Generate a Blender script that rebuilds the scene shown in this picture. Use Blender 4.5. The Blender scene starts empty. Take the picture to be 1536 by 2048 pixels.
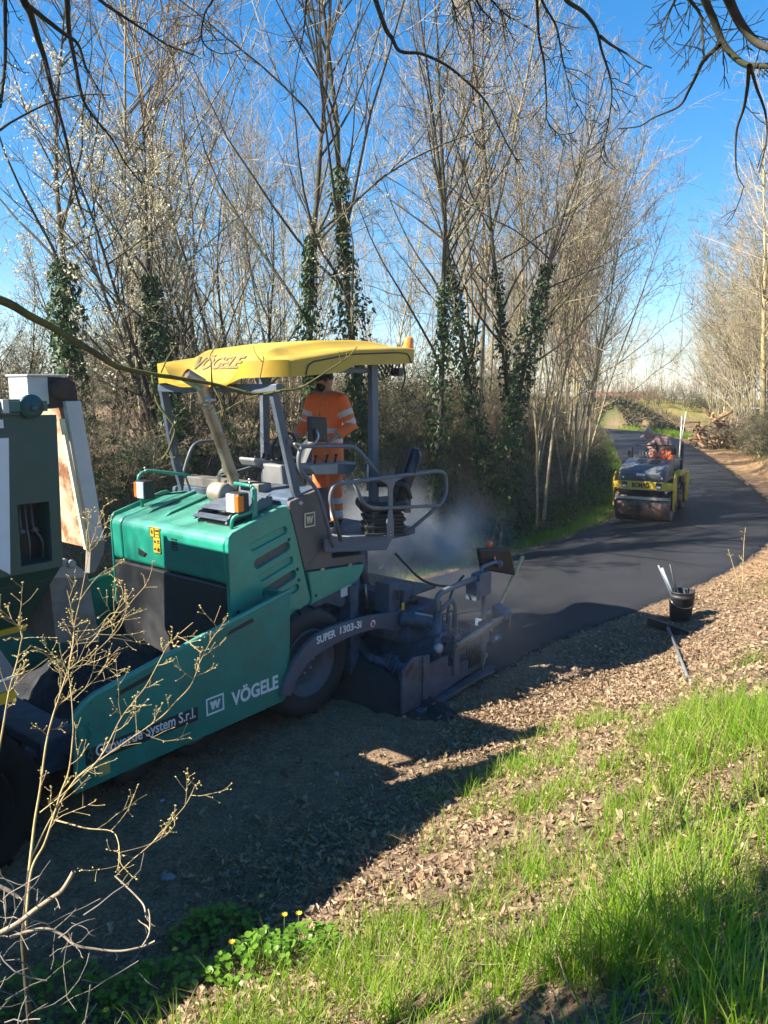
import bpy, bmesh, math, random
import numpy as np
from mathutils import Vector, Matrix, noise as mnoise
SC = bpy.context.scene
COL = SC.collection
R = math.radians
rng = np.random.default_rng(7)
random.seed(7)

# ------------------------------------------------------------------ camera
CAMH, PITCH, F = 3.1, math.atan((1024 - 775) / 1538.0), 1538.0
cam = bpy.data.objects.new('camera', bpy.data.cameras.new('camera'))
COL.objects.link(cam)
cam.location = (0, 0, CAMH)
cam.rotation_euler = (math.pi / 2 - PITCH, 0, 0)
cam.data.sensor_fit = 'VERTICAL'
cam.data.sensor_height = 36.0
cam.data.lens = F / 2048 * 36.0
cam.data.clip_start = 0.05
cam.data.clip_end = 3000
SC.camera = cam

# ------------------------------------------------------------------ sun and sky
SUN_EL, SUN_AZ = 39.0, (-0.95, -0.31)        # azimuth vector points to the sun
azn = math.hypot(*SUN_AZ)
sx, sy = SUN_AZ[0] / azn, SUN_AZ[1] / azn
ce = math.cos(R(SUN_EL))
S = Vector((sx * ce, sy * ce, math.sin(R(SUN_EL))))
sun = bpy.data.objects.new('sun', bpy.data.lights.new('sun', 'SUN'))
COL.objects.link(sun)
sun.data.energy = 5.0
sun.data.angle = R(0.53)
sun.data.color = (1.0, 0.93, 0.80)
sun.rotation_euler = S.to_track_quat('Z', 'Y').to_euler()
world = bpy.data.worlds.new("World")
SC.world = world
world.use_nodes = True
wn = world.node_tree
bg = wn.nodes['Background']
sky = wn.nodes.new('ShaderNodeTexSky')
sky.sky_type = 'NISHITA'
sky.sun_disc = False
sky.sun_elevation = R(SUN_EL)
sky.sun_rotation = math.atan2(sx, sy)
sky.air_density = 1.0
sky.dust_density = 0.0
sky.ozone_density = 6.0
sky.altitude = 100
hsv = wn.nodes.new('ShaderNodeHueSaturation'); hsv.inputs['Saturation'].default_value = 1.42
gam = wn.nodes.new('ShaderNodeGamma'); gam.inputs['Gamma'].default_value = .80
wn.links.new(sky.outputs[0], gam.inputs[0]); wn.links.new(gam.outputs[0], hsv.inputs['Color']); wn.links.new(hsv.outputs[0], bg.inputs[0])
bg.inputs[1].default_value = 0.082
SC.view_settings.view_transform = 'Standard'
SC.view_settings.look = 'None'
SC.view_settings.gamma = 1
SC.view_settings.use_curve_mapping = False
SC.view_settings.exposure = 1.88
SC.render.engine = 'CYCLES'
SC.cycles.max_bounces = 5
SC.cycles.transparent_max_bounces = 8
SC.cycles.use_denoising = True
# ------------------------------------------------------------------ helpers
def unproj(px, py, dist):
    """point at a distance in front of the camera, seen at photo pixel px, py (1536x2048)"""
    u, v = (px - 768) / F, (1024 - py) / F
    c, s = math.cos(PITCH), math.sin(PITCH)
    d = Vector((u, c + v * s, -s + v * c))
    d.normalize()
    return Vector((0, 0, CAMH)) + d * dist

def tag(o, label=None, cat=None, group=None, kind=None):
    if label: o['label'] = label
    if cat: o['category'] = cat
    if group: o['group'] = group
    if kind: o['kind'] = kind
    return o

def empty(name, loc=(0, 0, 0), rz=0.0, label=None, cat=None, group=None, scale=1.0):
    o = bpy.data.objects.new(name, None)
    COL.objects.link(o)
    o.empty_display_size = 0.2
    o.location = loc
    o.rotation_euler = (0, 0, rz)
    o.scale = (scale,) * 3
    return tag(o, label, cat, group)

def copy_tree(o, parent=None):
    c = o.copy()
    COL.objects.link(c)
    c.parent = parent
    for ch in list(o.children):
        copy_tree(ch, c)
    return c

def fillet(pts, rad, n=5):
    """round the corners of a polyline"""
    P = [Vector(p) for p in pts]
    out = [P[0]]
    for i in range(1, len(P) - 1):
        a, b, c = P[i - 1], P[i], P[i + 1]
        d1, d2 = (a - b), (c - b)
        r = min(rad, d1.length * .48, d2.length * .48)
        p1, p2 = b + d1.normalized() * r, b + d2.normalized() * r
        for k in range(n + 1):
            t = k / n
            out.append((1 - t) ** 2 * p1 + 2 * t * (1 - t) * b + t * t * p2)
    out.append(P[-1])
    return out

class MB:
    def __init__(self):
        self.v, self.f, self.m, self.s = [], [], [], []
    def add(self, vs, fs, smooth=False, mi=0):
        o = len(self.v)
        self.v += [tuple(p) for p in vs]
        for f in fs:
            self.f.append(tuple(i + o for i in f)); self.m.append(mi); self.s.append(smooth)
        return self
    def box(self, a, b, M=None, mi=0):
        (x0, y0, z0), (x1, y1, z1) = a, b
        vs = [Vector(p) for p in ((x0, y0, z0), (x1, y0, z0), (x1, y1, z0), (x0, y1, z0), (x0, y0, z1), (x1, y0, z1), (x1, y1, z1), (x0, y1, z1))]
        if M is not None: vs = [M @ p for p in vs]
        return self.add(vs, [(3, 2, 1, 0), (4, 5, 6, 7), (0, 1, 5, 4), (1, 2, 6, 5), (2, 3, 7, 6), (3, 0, 4, 7)], mi=mi)
    def hexa(self, p8, mi=0):
        return self.add(p8, [(3, 2, 1, 0), (4, 5, 6, 7), (0, 1, 5, 4), (1, 2, 6, 5), (2, 3, 7, 6), (3, 0, 4, 7)], mi=mi)
    def prism(self, poly, axis, a0, a1, mi=0, smooth=False, M=None):
        n = len(poly)
        def mk(p, a):
            if axis == 'y': q = (p[0], a, p[1])
            elif axis == 'x': q = (a, p[0], p[1])
            else: q = (p[0], p[1], a)
            return M @ Vector(q) if M is not None else q
        vs = [mk(p, a0) for p in poly] + [mk(p, a1) for p in poly]
        self.add(vs, [tuple(range(n - 1, -1, -1)), tuple(range(n, 2 * n))], mi=mi)
        o = len(self.v) - 2 * n
        for i in range(n):
            j = (i + 1) % n
            self.f.append((o + i, o + j, o + n + j, o + n + i)); self.m.append(mi); self.s.append(smooth)
        return self
    def tube(self, pts, r, n=8, mi=0, caps=True, smooth=True, closed=False):
        P = [Vector(p) for p in pts]
        k = len(P)
        rr = r if hasattr(r, '__len__') else [r] * k
        up = None
        vs = []
        for i in range(k):
            if closed: t = P[(i + 1) % k] - P[i - 1]
            else: t = P[min(i + 1, k - 1)] - P[max(i - 1, 0)]
            t.normalize()
            if up is None:
                up = Vector((0, 0, 1)) if abs(t.z) < .9 else Vector((1, 0, 0))
            up = (up - t * up.dot(t)).normalized()
            w = t.cross(up)
            for j in range(n):
                a = 2 * math.pi * j / n
                vs.append(P[i] + (up * math.cos(a) + w * math.sin(a)) * rr[i])
        fs = []
        for i in range(k if closed else k - 1):
            i2 = (i + 1) % k
            for j in range(n):
                j2 = (j + 1) % n
                fs.append((i * n + j, i * n + j2, i2 * n + j2, i2 * n + j))
        self.add(vs, fs, smooth, mi)
        if caps and not closed:
            o = len(self.v) - k * n
            self.f.append(tuple(o + j for j in range(n - 1, -1, -1))); self.m.append(mi); self.s.append(False)
            self.f.append(tuple(o + (k - 1) * n + j for j in range(n))); self.m.append(mi); self.s.append(False)
        return self
    def lathe(self, prof, c, axis=(0, 1, 0), n=24, mi=0, smooth=True, closed=False):
        """prof: list of (radius, height along axis)"""
        ax = Vector(axis).normalized()
        u = Vector((0, 0, 1)) if abs(ax.z) < .9 else Vector((1, 0, 0))
        u = (u - ax * u.dot(ax)).normalized(); w = ax.cross(u); c = Vector(c)
        vs = []
        for r_, h in prof:
            for j in range(n):
                a = 2 * math.pi * j / n
                vs.append(c + ax * h + (u * math.cos(a) + w * math.sin(a)) * max(r_, 1e-4))
        fs = []
        k = len(prof)
        for i in range(k if closed else k - 1):
            i2 = (i + 1) % k
            for j in range(n):
                j2 = (j + 1) % n
                fs.append((i * n + j, i * n + j2, i2 * n + j2, i2 * n + j))
        return self.add(vs, fs, smooth, mi)
    def ball(self, c, r, n=10, k=7, mi=0, M=None):
        rx, ry, rz = r if hasattr(r, '__len__') else (r, r, r)
        c = Vector(c); vs = []; fs = []
        for i in range(k + 1):
            th = math.pi * i / k
            for j in range(n):
                a = 2 * math.pi * j / n
                p = Vector((rx * math.sin(th) * math.cos(a), ry * math.sin(th) * math.sin(a), rz * math.cos(th)))
                if M is not None: p = M @ p
                vs.append(c + p)
        for i in range(k):
            for j in range(n):
                j2 = (j + 1) % n
                fs.append((i * n + j, (i + 1) * n + j, (i + 1) * n + j2, i * n + j2))
        return self.add(vs, fs, True, mi)
    def mesh(self, name, mats):
        me = bpy.data.meshes.new(name)
        me.from_pydata(self.v, [], self.f)
        for m_ in (mats if isinstance(mats, (list, tuple)) else [mats]): me.materials.append(m_)
        me.polygons.foreach_set('material_index', self.m)
        bm = bmesh.new(); bm.from_mesh(me)
        bmesh.ops.remove_doubles(bm, verts=bm.verts, dist=1e-6)
        bmesh.ops.recalc_face_normals(bm, faces=bm.faces)
        bm.to_mesh(me); bm.free()
        return me
    def build(self, name, mats, parent=None, bevel=0.0, seg=2, smooth=None):
        me = bpy.data.meshes.new(name)
        me.from_pydata(self.v, [], self.f)
        for m_ in (mats if isinstance(mats, (list, tuple)) else [mats]): me.materials.append(m_)
        me.polygons.foreach_set('material_index', self.m)
        me.polygons.foreach_set('use_smooth', self.s if smooth is None else [smooth] * len(self.f))
        bm = bmesh.new(); bm.from_mesh(me)
        bmesh.ops.recalc_face_normals(bm, faces=bm.faces)
        bm.to_mesh(me); bm.free()
        o = bpy.data.objects.new(name, me)
        COL.objects.link(o)
        o.parent = parent
        if bevel:
            b = o.modifiers.new('bevel', 'BEVEL'); b.width = bevel; b.segments = seg; b.limit_method = 'ANGLE'; b.angle_limit = R(40)
        return o

def holed_panel(name, mats, parent, outer, holes, l0, l1, bevel=0.0):
    """flat panel in the x-z plane with holes, from y=l0 (near) to y=l1"""
    bm = bmesh.new()
    loops = [outer] + holes
    def mk(l):
        es = []; rings = []
        for lp in loops:
            vs = [bm.verts.new((p[0], l, p[1])) for p in lp]
            rings.append(vs)
            es += [bm.edges.new((vs[i], vs[(i + 1) % len(vs)])) for i in range(len(vs))]
        bmesh.ops.triangle_fill(bm, edges=es, use_beauty=True, use_dissolve=False)
        return rings
    A_, B_ = mk(l0), mk(l1)
    for ra, rb in zip(A_, B_):
        for i in range(len(ra)):
            j = (i + 1) % len(ra)
            bm.faces.new((ra[i], ra[j], rb[j], rb[i]))
    bmesh.ops.recalc_face_normals(bm, faces=bm.faces)
    me = bpy.data.meshes.new(name); bm.to_mesh(me); bm.free()
    for m_ in (mats if isinstance(mats, (list, tuple)) else [mats]): me.materials.append(m_)
    o = bpy.data.objects.new(name, me); COL.objects.link(o); o.parent = parent
    if bevel:
        b = o.modifiers.new('bevel', 'BEVEL'); b.width = bevel; b.segments = 2; b.limit_method = 'ANGLE'; b.angle_limit = R(50)
    return o

def np_mesh(name, V, Fq, mats, parent=None, smooth=False, mi=None, attr=None):
    """fast mesh from numpy arrays; Fq is (n,3) or (n,4)"""
    me = bpy.data.meshes.new(name)
    V = np.asarray(V, np.float32).reshape(-1, 3); Fq = np.asarray(Fq, np.int32)
    k = Fq.shape[1]
    me.vertices.add(len(V)); me.vertices.foreach_set('co', V.ravel())
    me.loops.add(Fq.size); me.loops.foreach_set('vertex_index', Fq.ravel())
    me.polygons.add(len(Fq)); me.polygons.foreach_set('loop_start', np.arange(0, Fq.size, k, dtype=np.int32))
    for m_ in (mats if isinstance(mats, (list, tuple)) else [mats]): me.materials.append(m_)
    if mi is not None: me.polygons.foreach_set('material_index', np.asarray(mi, np.int32))
    me.polygons.foreach_set('use_smooth', np.full(len(Fq), smooth))
    if attr:
        for nm, arr in attr.items():
            arr = np.asarray(arr, np.float32)
            if arr.ndim == 1:
                a = me.attributes.new(nm, 'FLOAT', 'POINT'); a.data.foreach_set('value', arr)
            else:
                a = me.attributes.new(nm, 'FLOAT_COLOR', 'POINT'); a.data.foreach_set('color', arr.ravel())
    me.update(calc_edges=True)
    o = bpy.data.objects.new(name, me); COL.objects.link(o); o.parent = parent
    return o

def text_obj(name, body, m, parent, size, origin, xdir, ydir, bold=0.0, width=None, shear=0.0, lift=0.003, depth=0.0015):
    cu = bpy.data.curves.new(name, 'FONT'); cu.body = body; cu.size = size; cu.offset = bold; cu.shear = shear; cu.extrude = depth; cu.resolution_u = 3
    t = bpy.data.objects.new(name, cu); COL.objects.link(t)
    dg = bpy.context.evaluated_depsgraph_get(); dg.update()
    me = bpy.data.meshes.new_from_object(t.evaluated_get(dg))
    bpy.data.objects.remove(t)
    me.materials.clear(); me.materials.append(m)
    o = bpy.data.objects.new(name, me); COL.objects.link(o); o.parent = parent
    xs = [v.co.x for v in me.vertices]
    sx_ = 1.0
    if width: sx_ = width / (max(xs) - min(xs))
    X = Vector(xdir).normalized(); Y = Vector(ydir); Y = (Y - X * Y.dot(X)).normalized(); Z = X.cross(Y)
    M = Matrix(((X.x, Y.x, Z.x, 0), (X.y, Y.y, Z.y, 0), (X.z, Y.z, Z.z, 0), (0, 0, 0, 1)))
    off = Vector(origin) + Z * lift
    for v in me.vertices:
        c = v.co.copy(); c.x = (c.x - min(xs)) * sx_
        v.co = M @ c + off
    return o

# ------------------------------------------------------------------ materials
def newmat(name):
    m = bpy.data.materials.new(name); m.use_nodes = True
    nt = m.node_tree
    return m, nt, nt.nodes['Principled BSDF'], nt.nodes['Material Output']

def pbr(name, col, rough=.5, metal=0.0, var=.2, scale=6.0, bump=.0, bscale=80.0, dust=0.0, dustcol=(.22, .19, .15), rvar=.15, coat=0.0, second=None, sscale=3.0, samt=(.55, .7), spec=.5):
    """painted / worn surface: base colour with noise, optional second colour in patches (rust, dirt), dust lying on upward faces"""
    m, nt, b, out = newmat(name)
    N, Lk = nt.nodes, nt.links
    tc = N.new('ShaderNodeTexCoord')
    n1 = N.new('ShaderNodeTexNoise'); n1.inputs['Scale'].default_value = scale; n1.inputs['Detail'].default_value = 6; n1.inputs['Roughness'].default_value = .65
    Lk.new(tc.outputs['Object'], n1.inputs['Vector'])
    cr = N.new('ShaderNodeValToRGB')
    cr.color_ramp.elements[0].position = .3; cr.color_ramp.elements[1].position = .7
    cr.color_ramp.elements[0].color = tuple(c * (1 - var) for c in col) + (1,)
    cr.color_ramp.elements[1].color = tuple(min(1, c * (1 + var)) for c in col) + (1,)
    Lk.new(n1.outputs['Fac'], cr.inputs[0])
    colout = cr.outputs[0]
    def mix(fac, a, bcol):
        mx = N.new('ShaderNodeMix'); mx.data_type = 'RGBA'
        Lk.new(fac, mx.inputs[0]); Lk.new(a, mx.inputs[6])
        if isinstance(bcol, tuple): mx.inputs[7].default_value = bcol + (1,)
        else: Lk.new(bcol, mx.inputs[7])
        return mx.outputs[2]
    if second:
        n2 = N.new('ShaderNodeTexNoise'); n2.inputs['Scale'].default_value = sscale; n2.inputs['Detail'].default_value = 8; n2.inputs['Roughness'].default_value = .7
        Lk.new(tc.outputs['Object'], n2.inputs['Vector'])
        mr = N.new('ShaderNodeMapRange'); mr.inputs[1].default_value = samt[0]; mr.inputs[2].default_value = samt[1]
        Lk.new(n2.outputs['Fac'], mr.inputs[0])
        colout = mix(mr.outputs[0], colout, second)
    if dust:
        g = N.new('ShaderNodeNewGeometry'); sp = N.new('ShaderNodeSeparateXYZ'); Lk.new(g.outputs['Normal'], sp.inputs[0])
        n3 = N.new('ShaderNodeTexNoise'); n3.inputs['Scale'].default_value = 9; n3.inputs['Detail'].default_value = 7
        Lk.new(tc.outputs['Object'], n3.inputs['Vector'])
        mr = N.new('ShaderNodeMapRange'); mr.inputs[1].default_value = -.2; mr.inputs[2].default_value = 1.0; mr.inputs[3].default_value = .12; mr.inputs[4].default_value = 1
        Lk.new(sp.outputs[2], mr.inputs[0])
        mu = N.new('ShaderNodeMath'); mu.operation = 'MULTIPLY'; Lk.new(mr.outputs[0], mu.inputs[0]); Lk.new(n3.outputs['Fac'], mu.inputs[1])
        mu2 = N.new('ShaderNodeMath'); mu2.operation = 'MULTIPLY'; Lk.new(mu.outputs[0], mu2.inputs[0]); mu2.inputs[1].default_value = dust
        colout = mix(mu2.outputs[0], colout, dustcol)
    Lk.new(colout, b.inputs['Base Color'])
    rr = N.new('ShaderNodeMapRange'); rr.inputs[3].default_value = max(.05, rough - rvar); rr.inputs[4].default_value = min(1, rough + rvar)
    Lk.new(n1.outputs['Fac'], rr.inputs[0]); Lk.new(rr.outputs[0], b.inputs['Roughness'])
    b.inputs['Metallic'].default_value = metal
    b.inputs['Specular IOR Level'].default_value = spec
    if coat: b.inputs['Coat Weight'].default_value = coat; b.inputs['Coat Roughness'].default_value = .2
    if bump:
        nb = N.new('ShaderNodeTexNoise'); nb.inputs['Scale'].default_value = bscale; nb.inputs['Detail'].default_value = 5
        Lk.new(tc.outputs['Object'], nb.inputs['Vector'])
        bp = N.new('ShaderNodeBump'); bp.inputs['Strength'].default_value = bump; bp.inputs['Distance'].default_value = .01
        Lk.new(nb.outputs['Fac'], bp.inputs['Height']); Lk.new(bp.outputs[0], b.inputs['Normal'])
    return m

def foliage(name, cols, transl=.45, scale=1.5, rough=.55, obj=True):
    """leaf / blade: diffuse + translucent, colour varies per leaf through the random-per-island value"""
    m, nt, b, out = newmat(name)
    N, Lk = nt.nodes, nt.links
    g = N.new('ShaderNodeNewGeometry')
    cr = N.new('ShaderNodeValToRGB')
    while len(cr.color_ramp.elements) < len(cols): cr.color_ramp.elements.new(.5)
    for i, c in enumerate(cols):
        cr.color_ramp.elements[i].position = i / max(1, len(cols) - 1)
        cr.color_ramp.elements[i].color = tuple(c) + (1,)
    Lk.new(g.outputs['Random Per Island'], cr.inputs[0])
    Lk.new(cr.outputs[0], b.inputs['Base Color'])
    b.inputs['Roughness'].default_value = rough
    b.inputs['Specular IOR Level'].default_value = .3
    tr = N.new('ShaderNodeBsdfTranslucent')
    hs = N.new('ShaderNodeHueSaturation'); hs.inputs['Saturation'].default_value = 1.1; hs.inputs['Value'].default_value = 1.5
    Lk.new(cr.outputs[0], hs.inputs['Color']); Lk.new(hs.outputs[0], tr.inputs['Color'])
    mx = N.new('ShaderNodeMixShader'); mx.inputs[0].default_value = transl
    Lk.new(b.outputs[0], mx.inputs[1]); Lk.new(tr.outputs[0], mx.inputs[2]); Lk.new(mx.outputs[0], out.inputs[0])
    return m

def bark(name, c1, c2, moss=None):
    m, nt, b, out = newmat(name)
    N, Lk = nt.nodes, nt.links
    tc = N.new('ShaderNodeTexCoord')
    n1 = N.new('ShaderNodeTexNoise'); n1.inputs['Scale'].default_value = 14; n1.inputs['Detail'].default_value = 6
    Lk.new(tc.outputs['Object'], n1.inputs['Vector'])
    cr = N.new('ShaderNodeValToRGB'); cr.color_ramp.elements[0].position = .3; cr.color_ramp.elements[1].position = .72
    cr.color_ramp.elements[0].color = c1 + (1,); cr.color_ramp.elements[1].color = c2 + (1,)
    Lk.new(n1.outputs['Fac'], cr.inputs[0])
    co = cr.outputs[0]
    if moss:
        n2 = N.new('ShaderNodeTexNoise'); n2.inputs['Scale'].default_value = 2.5; n2.inputs['Detail'].default_value = 6
        Lk.new(tc.outputs['Object'], n2.inputs['Vector'])
        mr = N.new('ShaderNodeMapRange'); mr.inputs[1].default_value = .45; mr.inputs[2].default_value = .65
        Lk.new(n2.outputs['Fac'], mr.inputs[0])
        mx = N.new('ShaderNodeMix'); mx.data_type = 'RGBA'; mx.inputs[7].default_value = moss + (1,)
        Lk.new(mr.outputs[0], mx.inputs[0]); Lk.new(co, mx.inputs[6]); co = mx.outputs[2]
    Lk.new(co, b.inputs['Base Color']); b.inputs['Roughness'].default_value = .85; b.inputs['Specular IOR Level'].default_value = .2
    bp = N.new('ShaderNodeBump'); bp.inputs['Strength'].default_value = .5; bp.inputs['Distance'].default_value = .02
    Lk.new(n1.outputs['Fac'], bp.inputs['Height']); Lk.new(bp.outputs[0], b.inputs['Normal'])
    return m

TEAL = pbr('teal_paint', (.001, .275, .19), .42, var=.16, scale=4, dust=.55, rvar=.22, dustcol=(.25, .27, .22), coat=.25)
TEALD = pbr('teal_paint_scuffed', (.002, .20, .150), .5, var=.22, scale=5, dust=.5, dustcol=(.16, .17, .14), bump=.08, bscale=14, second=(.008, .035, .032), sscale=11, samt=(.62, .72), rvar=.25)
ANTH = pbr('anthracite_paint', (.076, .094, .125), .5, var=.2, scale=5, dust=.3, dustcol=(.13, .135, .14))
ANTHD = pbr('anthracite_dirty', (.055, .090, .145), .6, var=.35, scale=9, dust=.35, dustcol=(.11, .115, .12), bump=.15, bscale=60, second=(.025, .026, .03), sscale=5, samt=(.45, .7))
RAILM = pbr('rail_paint', (.11, .125, .145), .5, var=.2, scale=10, dust=.4)
BLACK = pbr('black_plastic', (.014, .014, .016), .5, var=.3, scale=10, dust=.2)
RUBBER = pbr('tyre_rubber', (.018, .018, .019), .8, var=.4, scale=6, dust=.5, dustcol=(.10, .085, .07), bump=.3, bscale=90)
RIM = pbr('rim_paint', (.085, .09, .105), .5, var=.25, scale=8, dust=.4, dustcol=(.12, .10, .09))
YELLOW = pbr('canopy_yellow', (.44, .275, .012), .5, var=.10, scale=3, dust=.32, dustcol=(.40, .33, .18), second=(.24, .18, .05), sscale=3.5, samt=(.54, .85))
YELR = pbr('roller_yellow', (.60, .40, .02), .45, var=.1, scale=5, dust=.3)
WHITE = pbr('white_lettering', (.78, .78, .78), .5, var=.05)
LABELY = pbr('warning_label_yellow', (.62, .42, .03), .5, var=.08)
LABELB = pbr('label_print_black', (.012, .012, .012), .6, var=.1)
CREAM = pbr('badge_cream', (.68, .60, .38), .4, var=.08)
STEEL = pbr('bare_steel', (.42, .40, .37), .38, metal=.9, var=.2, scale=12)
PIPE = pbr('exhaust_steel', (.36, .31, .24), .42, metal=.85, var=.25, scale=6, second=(.12, .085, .06), sscale=4, samt=(.5, .7))
GREYPL = pbr('grey_plastic', (.30, .31, .30), .5, var=.1, dust=.3)
GLASS_L = pbr('headlamp_lens', (.75, .78, .80), .12, var=.15, scale=40, coat=.6)
AMBER = pbr('amber_lens', (.75, .16, .015), .25, var=.1, coat=.6)
WOODH = pbr('ash_handle', (.66, .40, .17), .6, var=.2, scale=14)
RED = pbr('sign_red', (.55, .03, .04), .5, var=.05)
ASPH = None
# ------------------------------------------------------------------ terrain and road
PA = Vector((math.cos(R(51)), math.sin(R(51)), 0)); PL = Vector((-PA.y, PA.x, 0)); PR = Vector((-.787, 6.80, 0))
def W(s, l, z=0.0): return PR + PA * s + PL * l + Vector((0, 0, z))
cl = [W(s, .88)[:2] for s in (-40, -20, -10, -5, -2, 0, 2, 3.5)] + [(1.894, 11.06), (3.55, 12.5), (4.95, 13.95), (6.3, 15.8), (7.6, 18.6), (8.7, 22.2), (10.0, 27.2), (11.5, 33.3), (12.35, 37.5), (12.2, 41), (10.5, 44.2), (6, 47), (0, 49), (-12, 51), (-40, 54)]
cl = np.array(cl)
def catmull(P, n=14):
    out = []
    for i in range(len(P) - 1):
        p0, p1, p2, p3 = P[max(i - 1, 0)], P[i], P[i + 1], P[min(i + 2, len(P) - 1)]
        for k in range(n):
            t = k / n
            out.append(.5 * ((2 * p1) + (-p0 + p2) * t + (2 * p0 - 5 * p1 + 4 * p2 - p3) * t * t + (-p0 + 3 * p1 - 3 * p2 + p3) * t ** 3))
    out.append(P[-1])
    return np.array(out)
CL = catmull(cl)
seg = np.linalg.norm(np.diff(CL, axis=0), axis=1)
CT = np.concatenate([[0], np.cumsum(seg)])
i0 = np.argmin(np.abs(CL - np.array(W(0, .88)[:2])).sum(1)); CT -= CT[i0]      # arclength 0 abreast of the rear axle
TAN = np.gradient(CL, axis=0); TAN /= np.linalg.norm(TAN, axis=1)[:, None]
NRM = np.stack([-TAN[:, 1], TAN[:, 0]], 1)                                       # towards the left verge
HALF = 1.58
def road_coords(x, y):
    """signed lateral distance (left positive) and arclength of the nearest centre-line point"""
    P = np.stack([np.ravel(x), np.ravel(y)], 1)
    q = np.empty(len(P)); t = np.empty(len(P))
    for a in range(0, len(P), 4000):
        d = P[a:a + 4000, None, :] - CL[None, :, :]
        k = np.argmin((d ** 2).sum(2), 1)
        dd = d[np.arange(len(k)), k]
        q[a:a + 4000] = (dd * NRM[k]).sum(1)
        lat = np.sqrt((dd ** 2).sum(1))
        q[a:a + 4000] = np.sign(q[a:a + 4000]) * lat
        t[a:a + 4000] = CT[k]
    return q, t
def smooth(a, b, x):
    u = np.clip((x - a) / (b - a), 0, 1); return u * u * (3 - 2 * u)
def zroad(t):
    return np.interp(t, [-50, 3, 6, 8, 12, 16, 21, 27, 34, 40, 46, 60, 100], [0, 0, .10, .16, .29, .42, .55, .66, .74, .80, .85, .95, 1.2])
def vnoise(x, y, sc, seed=0):
    """cheap smooth value noise, vectorised"""
    x = np.asarray(x) * sc + seed * 17.3; y = np.asarray(y) * sc + seed * 9.1
    xi, yi = np.floor(x).astype(int), np.floor(y).astype(int); xf, yf = x - xi, y - yi
    u, v = xf * xf * (3 - 2 * xf), yf * yf * (3 - 2 * yf)
    h = lambda a, b: (np.sin(a * 127.1 + b * 311.7 + seed) * 43758.5453) % 1.0
    return (h(xi, yi) * (1 - u) + h(xi + 1, yi) * u) * (1 - v) + (h(xi, yi + 1) * (1 - u) + h(xi + 1, yi + 1) * u) * v
def ground(x, y):
    """height of the ground and the weights of its zones"""
    sh = np.shape(x)
    x = np.ravel(np.asarray(x, float)); y = np.ravel(np.asarray(y, float))
    q, t = road_coords(x, y)
    z0 = zroad(t)
    d = np.abs(q) - HALF
    n1 = vnoise(x, y, .55, 1) - .5; n2 = vnoise(x, y, 1.7, 2) - .5; n3 = vnoise(x, y, 5.2, 3) - .5; n4 = vnoise(x, y, 13., 4) - .5
    left = q > 0
    # right: slope up to the photographer, then the bank, a level yard, the far cutting
    near = 1.65 * smooth(.55, 4.6, d) + .05 * np.maximum(d - 4.6, 0)
    bank = 1.35 * smooth(.55, 2.9, d) + .06 * np.maximum(d - 2.9, 0)
    yard = 1.2 * smooth(5.0, 8.0, d) + .02 * np.maximum(d - 8, 0)
    cut = 1.45 * smooth(.9, 1.9, d) - .006 * np.maximum(d - 1.9, 0)
    w1 = smooth(5.5, 10.0, t); w2 = smooth(20.5, 25, t); w3 = smooth(37, 41, t)
    hr = ((near * (1 - w1) + bank * w1) * (1 - w2) + yard * w2) * (1 - w3) + cut * w3
    # left: flat verge, steep bank with the trees on it
    hb = np.interp(t, [-60, 9, 15, 24, 33, 39, 60], [2.15, 2.0, 1.65, 1.15, 1.0, .6, .6]); vw = np.interp(t, [0, 9, 16, 30], [.8, .75, .5, .35])
    hl = -.05 * smooth(.1, .6, d) + hb * smooth(vw, vw + 1.75 + .5 * n1, d) + .22 * n1 * smooth(.6, 1.4, d) + .12 * n2 * smooth(.6, 1.2, d) + .04 * np.maximum(d - 2, 0)
    h = np.where(left, hl, hr)
    out = smooth(-.15, .5, d)
    rough = (.10 * n1 * smooth(.5, 2, d) + .07 * n2 * smooth(.2, 1.2, d) + .035 * n3 * smooth(-.05, .4, d) + .018 * n4 * smooth(-.1, .3, d))
    crown = -.02 * np.clip(np.abs(q) / HALF, 0, 1) ** 2
    z = z0 + np.where(d > 0, h, 0) + rough + crown - .055 * (1 - smooth(-.3, .15, d)) * (t > 1.2) + .01 * n4
    # far land falls away beyond the field
    r = np.hypot(x - 5, y - 20)
    z = z - np.where(r > 60, (r - 60) * .08, 0)
    field = smooth(2.2, 3.5, d) * w3 * (~left)
    clay = np.where(~left, smooth(.0, .25, d) * (1 - smooth(1.3, 2.6, d + .8 * n1)) * w1 + .8 * w2 * (1 - w3) * (1 - smooth(4, 6, d)), .55 * smooth(0, .15, d) * (1 - smooth(.3, .55, d)))
    dirt = (1 - smooth(.25, 1.0, d + .5 * n1)) * (1 - smooth(1.0, 6.5, t)) * np.where(left, 1, 1)
    clay = clay * (1 - w3)
    green = np.where(left, smooth(.25, .5, d) * (1 - smooth(.9, 1.5, d)), np.maximum(smooth(3, 5, d) * w1 * .6, smooth(.6, .9, d) * (1 - smooth(2.0, 2.6, d)) * w3))  # last term darkens the far cutting: its shade put into the ground colour
    zone = np.stack([np.clip(dirt, 0, 1), np.clip(green, 0, 1), np.clip(clay, 0, 1), np.clip(field, 0, 1)], 1)
    return z.reshape(sh), q.reshape(sh), t.reshape(sh), zone
def gz(x, y): return float(ground(np.array([x]), np.array([y]))[0][0])

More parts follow.
